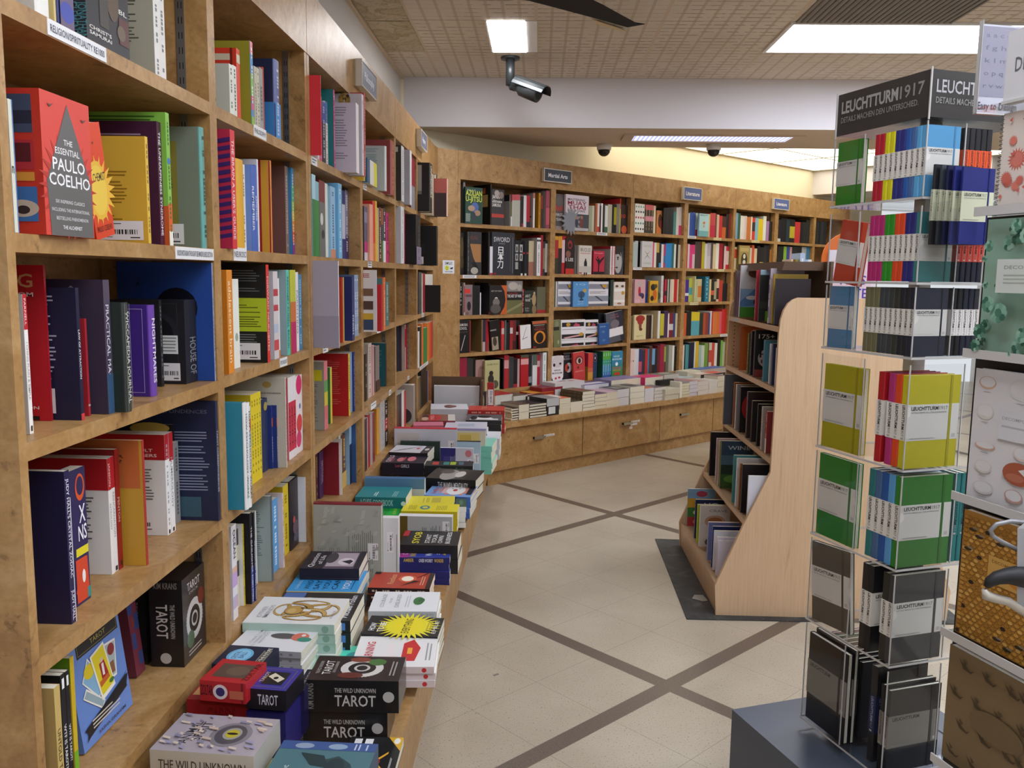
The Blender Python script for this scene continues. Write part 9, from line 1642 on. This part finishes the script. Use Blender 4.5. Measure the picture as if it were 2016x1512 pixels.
    notebook(frame(TB_+RE*.02+RN*.075+V((0, 0, z)), TE, RE), .02, .15, .24, '232325', 'charcoal boxed notebook with blue printed label at the back of the bin', None, True, '2a3050', '9aa0c0')
    # clip-on pocket with soft notebooks
    pk = tag(empty('clip_on_pocket', tuple(TB_+RE*.005+V((0, 0, 1.575)))), 'clear clip-on pocket holding soft dark blue notebooks on the tower', 'pocket'); K = V(pk.location)
    for a, b, c, d, e_, f_ in ((0, .125, -.072, -.070, 0, .075), (0, .002, -.072, -.006, 0, .09), (.123, .125, -.072, -.006, 0, .09), (0, .125, -.072, -.006, -.004, 0)):
        mb = MB(); mb.obox(RE*a+RN*c+V((0, 0, e_)), RE*(b-a), RN*(d-c), V((0, 0, f_-e_))); mb.build('pocket_pane', 'acrylic', pk)
    for i, (c, u, h) in enumerate((('26282c', .004, .168), ('3a4048', .010, .166), ('1c2044', .014, .163), ('242c74', .020, .16), ('242c78', .030, .158))):
        mw = frame(TB_+RE*(u+.002)+RN*(-.016-i*.0125)+V((0, 0, 1.577)), TE, RE)
        notebook(mw, .006, .085, h, c, '%s soft notebook, %s from the tower in the clip-on pocket' % (cname(c), ORD[i]), 'soft notebooks in the clip-on pocket', True, 'd4d6ba')
M_header = mat('header_grey', '3c3a39', .25)
M['kraft_cap'] = mat('brown_backboard', '5a4230', .5)
# ------------------------------------------------------------------ second rack with patterned notebooks
def rack():
    O = V((.803, 1.60, 0)); E = V((.3, -.954, 0)).normalized(); NN = V((-E.y, E.x, 0))
    root = tag(empty('notebook_rack', tuple(O+E*.13+NN*.16)), 'black-backed rack of patterned notebooks in front of the acrylic tower', 'display rack'); B = V(root.location)
    P = lambda u, v, z: O+E*u+NN*v+V((0, 0, z))-B
    def bx(nm, u0, u1, v0, v1, z0, z1, m='black'):
        mb = MB(); mb.obox(P(u0, v0, z0), E*(u1-u0), NN*(v1-v0), V((0, 0, z1-z0))); return mb.build(nm, m, root)
    bx('core_panel', 0, .27, .006, .03, .33, 1.615); bx('core_panel', 0, .27, .25, .274, .33, 1.615); bx('side_panel', .25, .27, .03, .25, .33, 1.615)
    bx('base_box', -.03, .30, -.03, .30, 0, .33); bx('centre_post', .12, .15, .12, .15, .33, 1.80, 'metal'); bx('top_tray', -.01, .27, -.03, .27, 1.80, 1.806, 'acrylic')
    H = (1.622, 1.372, 1.108, .846, .592)
    for z in H:
        tr = bx('ledge_tray', .02, .27, -.042, .004, z-.006, z, 'acrylic_tint'); mb = MB(); mb.obox(P(.02, -.044, z-.008), E*.25, NN*.003, V((0, 0, .016))); mb.build('tray_lip', 'acrylic_edge', tr)
    def nb(u, w, z, h, t, col, lab, draw, spiral=False):
        """notebook facing out: cover sheet, page block and spine"""
        mw = frame(O+E*u+NN*(-.006)+V((0, 0, z+.0006)), -NN, E); c = lin(col)
        mb = MB(); mb.box((t-.001, .0, 0), (t, w, h), c); mb.box((0, 0, 0), (.001, w, h), c)
        if not spiral: mb.box((.001, 0, 0), (t-.001, .002, h), lin('221f1e'))
        f = Face(mb, (t, 0, 0), (0, w, 0), (0, 0, h), (1, 0, 0)); draw(f)
        o = mb.build('patterned_notebook', 'print', None, mw); tag(o, lab, 'notebook')
        mb = MB(); mb.box((.001, .002, .001), (t-.001, w-.001, h-.001), lin('e4dfd2')); mb.build('page_block', 'page', o)
        if spiral:
            mb = MB()
            for i in range(24):
                zc = h*(i+.5)/24; mb.tube([(t/2+t*.62*math.cos(a), -.002+.006*math.sin(a)-.0, zc+.0012*math.sin(a)) for a in [6.2832*k/10 for k in range(11)]], .0006, 5)
            mb.build('spiral_binding', 'dark_metal', o)
    rnd = random.Random(11)
    def coral(f):
        for i in range(26):
            x, y, r = rnd.random(), rnd.random(), .05+rnd.random()*.09
            if .25 < x < .95 and .5 < y < .72: continue
            r = min(r, .96-x if x < .96 else .03, x-.02, )
            if r < .02: continue
            y = min(max(y, r*.9), 1-r*.9); f.op('s', '%.3f,%.3f,%.3f,%s,%d' % (x, y, r, rnd.choice(('c86a5c', 'd47a6a', 'b85a50')), 18))
            if r > .09: f.ell(x, y, r*.6, r*.6*f.w/f.h, 'cf7a6c', 12)
        for i in range(16):
            x, y = rnd.random()*.9+.05, rnd.random()*.9+.05
            if .22 < x < .98 and .48 < y < .74: continue
            f.poly([(x, y), (x+.04, y+.03), (x+.03, y-.02)], 'c8605a')
        f.rect(.3, .53, .95, .70, 'ded2c8'); f.lines('b89a90', .62, .69, .33, .9)
    def succ(f):
        for i in range(46):
            x, y = rnd.random(), rnd.random(); r = .04+rnd.random()*.08
            if .28 < x < 1 and .45 < y < .72: continue
            r = min(r, x-.005, .995-x, (y-.004)*f.h/f.w, (.996-y)*f.h/f.w)
            if r < .02: continue
            n = 9
            for k in range(n):
                a = 6.283*k/n; f.ell(x+r*.55*math.cos(a), y+r*.55*math.sin(a)*f.w/f.h, r*.3, r*.3*f.w/f.h, rnd.choice(('7aa890', '8ab8a0', '5a8a74', '3a6a58', '98bca8')), 8)
            f.ell(x, y, r*.35, r*.35*f.w/f.h, rnd.choice(('4a7a68', '2c5a4a', '6a9a84')), 8)
        f.rect(.3, .46, 1, .70, 'ccd2cc'); f.text('DECOMPOSITION', .38, .63, .6, .025, '8a948c'); f.lines('a8b0a8', .52, .6, .38, .95)
    def mush(f):
        for x, y, rx, ry, c in ((.15, .9, .1, .05, 'c8a890'), (.55, .88, .16, .08, 'cfd2d2'), (.15, .68, .1, .06, 'd2cfc4'), (.18, .42, .12, .03, 'c8a088'), (.6, .42, .1, .05, 'd4c4bc'), (.18, .26, .1, .05, 'ccc8c4'), (.2, .1, .12, .05, 'c8c6c4'), (.55, .1, .1, .05, 'c0988a')):
            f.ell(x, y, rx, ry, c); f.ell(x, y+.006, rx*.86, ry*.8, 'd9d7d8'); f.ell(x, y-ry-.02, rx*.5, .004, 'a8a6a6', 6)
        f.ell(.58, .27, .17, .085, 'a85a40'); f.poly([(.58, .3), (.72, .34), (.8, .3), (.66, .26)], 'd9d7d8'); f.ell(.55, .24, .1, .03, 'b87058')
        f.rect(.32, .5, 1, .72, 'd4d4d8'); f.text('DECOMPOSITION BOOK', .36, .65, .6, .022, 'a0a0a4'); f.lines('b4b4b8', .55, .62, .36, .9)
    def bees(f):
        for j in range(27):
            for i in range(14):
                x = (i+.5*(j % 2))/13.5; y = .02+j*.0356
                if x > .99 or (.33 < x < .98 and .50 < y < .73): continue
                c = rnd.choice(('c89440', 'b8822f', 'd0a050', 'a87628', 'be8a38')) if (i*7+j*5) % 37 else '2a2018'
                x = min(max(x, .035), .965); k0 = f.k; f.ell(x, y, .036, .0185, '6a4618', 6); f.ell(x, y+.001, .031, .0155, c, 6); f.k = k0
        f.k += 2
        for x, y in ((.12, .86), (.2, .82), (.45, .82), (.08, .7), (.5, .1), (.62, .06), (.75, .12), (.85, .08)):
            f.ell(x, y, .05, .014, '3a2c1c', 8); f.ell(x+.03, y+.015, .04, .009, '8a7a60', 8)
        f.rect(.34, .51, .98, .72, 'c89c50'); f.text('DECOMPOSITION BOOK', .38, .67, .58, .022, '8a6428'); f.ell(.75, .59, .2, .06, 'c07c2c')
    def crane(f):
        for i in range(16):
            x, y = .12+(i % 4)*.26+(.1 if (i//4) % 2 else 0), .1+(i//4)*.26
            x = min(x, .88); f.poly([(x-.09, y+.05), (x-.03, y+.01), (x+.05, y-.02), (x+.09, y), (x+.06, y-.035), (x-.03, y-.025)], '4a3c28'); f.poly([(x-.04, y+.06), (x-.02, y+.01), (x+.01, y+.03)], '524430')
        f.ell(.6, .5, .3, .12, '6e5c40', 30)
    nb(.045, .19, H[0], .165, .014, 'd8cdc4', 'coral floral spiral notebook on the top ledge of the black rack', coral, True)
    nb(.03, .19, H[1], .236, .014, '8fb09c', 'green succulent patterned notebook on the second ledge of the rack', succ)
    nb(.03, .19, H[2], .236, .014, 'd8d6d8', 'white mushroom illustrated notebook on the third ledge of the rack', mush)
    nb(.03, .19, H[3], .236, .014, 'a87830', 'honeycomb and bee patterned notebook on the fourth ledge of the rack', bees)
    nb(.022, .20, H[4], .225, .014, '7a6648', 'brown crane patterned notebook at the bottom of the rack', crane)
    # cards on the top
    t = tag(empty('header_card', tuple(O+E*.05+NN*(-.03)+V((0, 0, 1.806)))), 'pale header card with serif capitals at the top of the black rack', 'sign')
    mb = MB(); mb.obox((0, 0, 0), E*.2, NN*.003, V((0, 0, .115)), lin('cfcdd0')); f = Face(mb, (0, 0, 0), E*.2, V((0, 0, .115)), -NN); f.text('DECOMPOSITION', .1, .40, 1.1*.78, .2, '6a6a70'); mb.build('card', 'card', t)
    mb = MB(); mb.obox(-NN*.004+V((0, 0, -.005)), E*.2, NN*.02, V((0, 0, .005))); mb.build('card_foot', 'acrylic_edge', t)
    t = tag(empty('acrylic_sign_holder', (.80, 1.655, 1.807)), 'clear sign holder with a grey sampler sheet of spaced letters', 'sign'); e2 = V((.97, .22, 0)).normalized(); n2 = V((-e2.y, e2.x, 0))
    mb = MB(); mb.obox(n2*.004, e2*.115, n2*.0015, V((0, 0, .16)), lin('d4d2dc')); f = Face(mb, n2*.004, e2*.115, V((0, 0, .16)), -n2); f.rect(.0, .2, .78, .98, 'a09cac')
    for r_, s_ in enumerate(('a a c d e', 'f g h i j', 'k l m n', 'o p q s u', 'r v w y t')): f.text(s_, .1, .86-r_*.14, .6, .05, '82808e')
    f.text('Easy to Design', .03, .06, .72, .08, '5e5c66'); mb.build('sampler_sheet', 'card', t)
    mb = MB(); mb.obox((0, 0, 0), e2*.125, n2*.002, V((0, 0, .166))); mb.build('front_pane', 'acrylic', t); mb = MB(); mb.obox(n2*.008, e2*.125, n2*.002, V((0, 0, .166))); mb.build('rear_pane', 'acrylic', t)
    mb = MB(); mb.obox((0, 0, 0), e2*.125, n2*.01, V((0, 0, .002))); mb.obox((0, 0, 0), e2*.0015, n2*.01, V((0, 0, .166))); mb.build('pane_edge', 'acrylic_edge', t)
    # spring clip arm reaching across the honeycomb notebook
    t = tag(empty('hanging_bracket', (.745, 1.235, 1.0)), 'grey bracket with a wire loop and black jaws before the honeycomb notebook', 'bracket'); q = V(t.location)
    def at(x, y, d): return V(PXP(x, y, d))-q
    mb = MB(); mb.prism([at(2003, 1040, 1.25), at(2016, 1030, 1.25), at(2016, 1215, 1.25), at(2002, 1195, 1.25)], (.14, -.03, 0)); mb.build('grey_body', mat('grey_plastic', 'a4a4a8', .4), t)
    mb = MB(); mb.tube([at(x, y, 1.26) for x, y in ((2030, 1030), (1990, 1026), (1962, 1032), (1950, 1044), (1955, 1056), (1975, 1068), (2005, 1083))], .0035, 8); smooth(mb.build('wire_loop', mat('grey_wire', '8c8c90', .35, .3), t))
    mb = MB(); mb.tube([at(x, y, 1.25) for x, y in ((1941, 1156), (1948, 1146), (1962, 1138), (1982, 1134), (2000, 1134), (2025, 1136))], [.004, .008, .010, .012, .015, .018], 10); smooth(mb.build('upper_jaw', mat('black_rubber', '18181c', .6), t))
    mb = MB(); mb.tube([at(x, y, 1.25) for x, y in ((1938, 1160), (1942, 1172), (1960, 1178), (1985, 1184), (2020, 1208))], [.004, .008, .007, .007, .006], 10); smooth(mb.build('lower_jaw', mat('cream_plastic', 'b8b0a4', .4), t))
CAM_R = camo.matrix_world.to_3x3()
def PXP(x, y, d):
    """point d metres down the aisle (along Y) that the photograph shows at x, y"""
    r = CAM_R @ V(((x-1008)/1683, -(y-756)/1683, -1)); return V((0, 0, 1.5))+r*(d/r.y)
def mats_on_floor():
    mb = MB(); mb.prism([(.69, 4.80, .0005), (.675, 3.64, .0005), (.83, 3.64, .0005), (1.9, 3.66, .0005), (1.9, 4.75, .0005)], (0, 0, .004)); tag(mb.build('floor_mat', 'mat'), 'worn black mat on the floor under the slanted stand', 'mat')
    mb = MB(); mb.prism([(.74, 3.88, .0046), (.76, 3.93, .0046), (.80, 3.93, .0046), (.81, 3.86, .0046), (.785, 3.85, .0046)], (0, 0, .0008)); tag(mb.build('paper_scrap', mat('scrap_grey', 'a09c94', .8)), 'torn pale scrap stuck on the worn black mat', 'scrap')
    mb = MB(); mb.prism([(-.152, 3.06, .0006), (-.135, 3.075, .0006), (-.128, 3.068, .0006), (-.145, 3.053, .0006)], (0, 0, .0012)); tag(mb.build('scuff_crumb', mat('grey_crumb', '8a8478', .9)), 'small grey fleck lying on the floor by the long ledge', 'debris')
M['acrylic_tint'] = acrylic('smoky_acrylic', (.8, .8, .82))
room(); fixtures(); furniture(); maple_stand(); far_stand(); tower(); rack(); mats_on_floor(); build_rows(); build_stacks()
o = BULK.build('distant_books', ['print', 'page']); tag(o, 'small far books filling the rest of the shelves and the undersides of stacks', 'books', None, 'stuff')
print('individual books', NB[0])
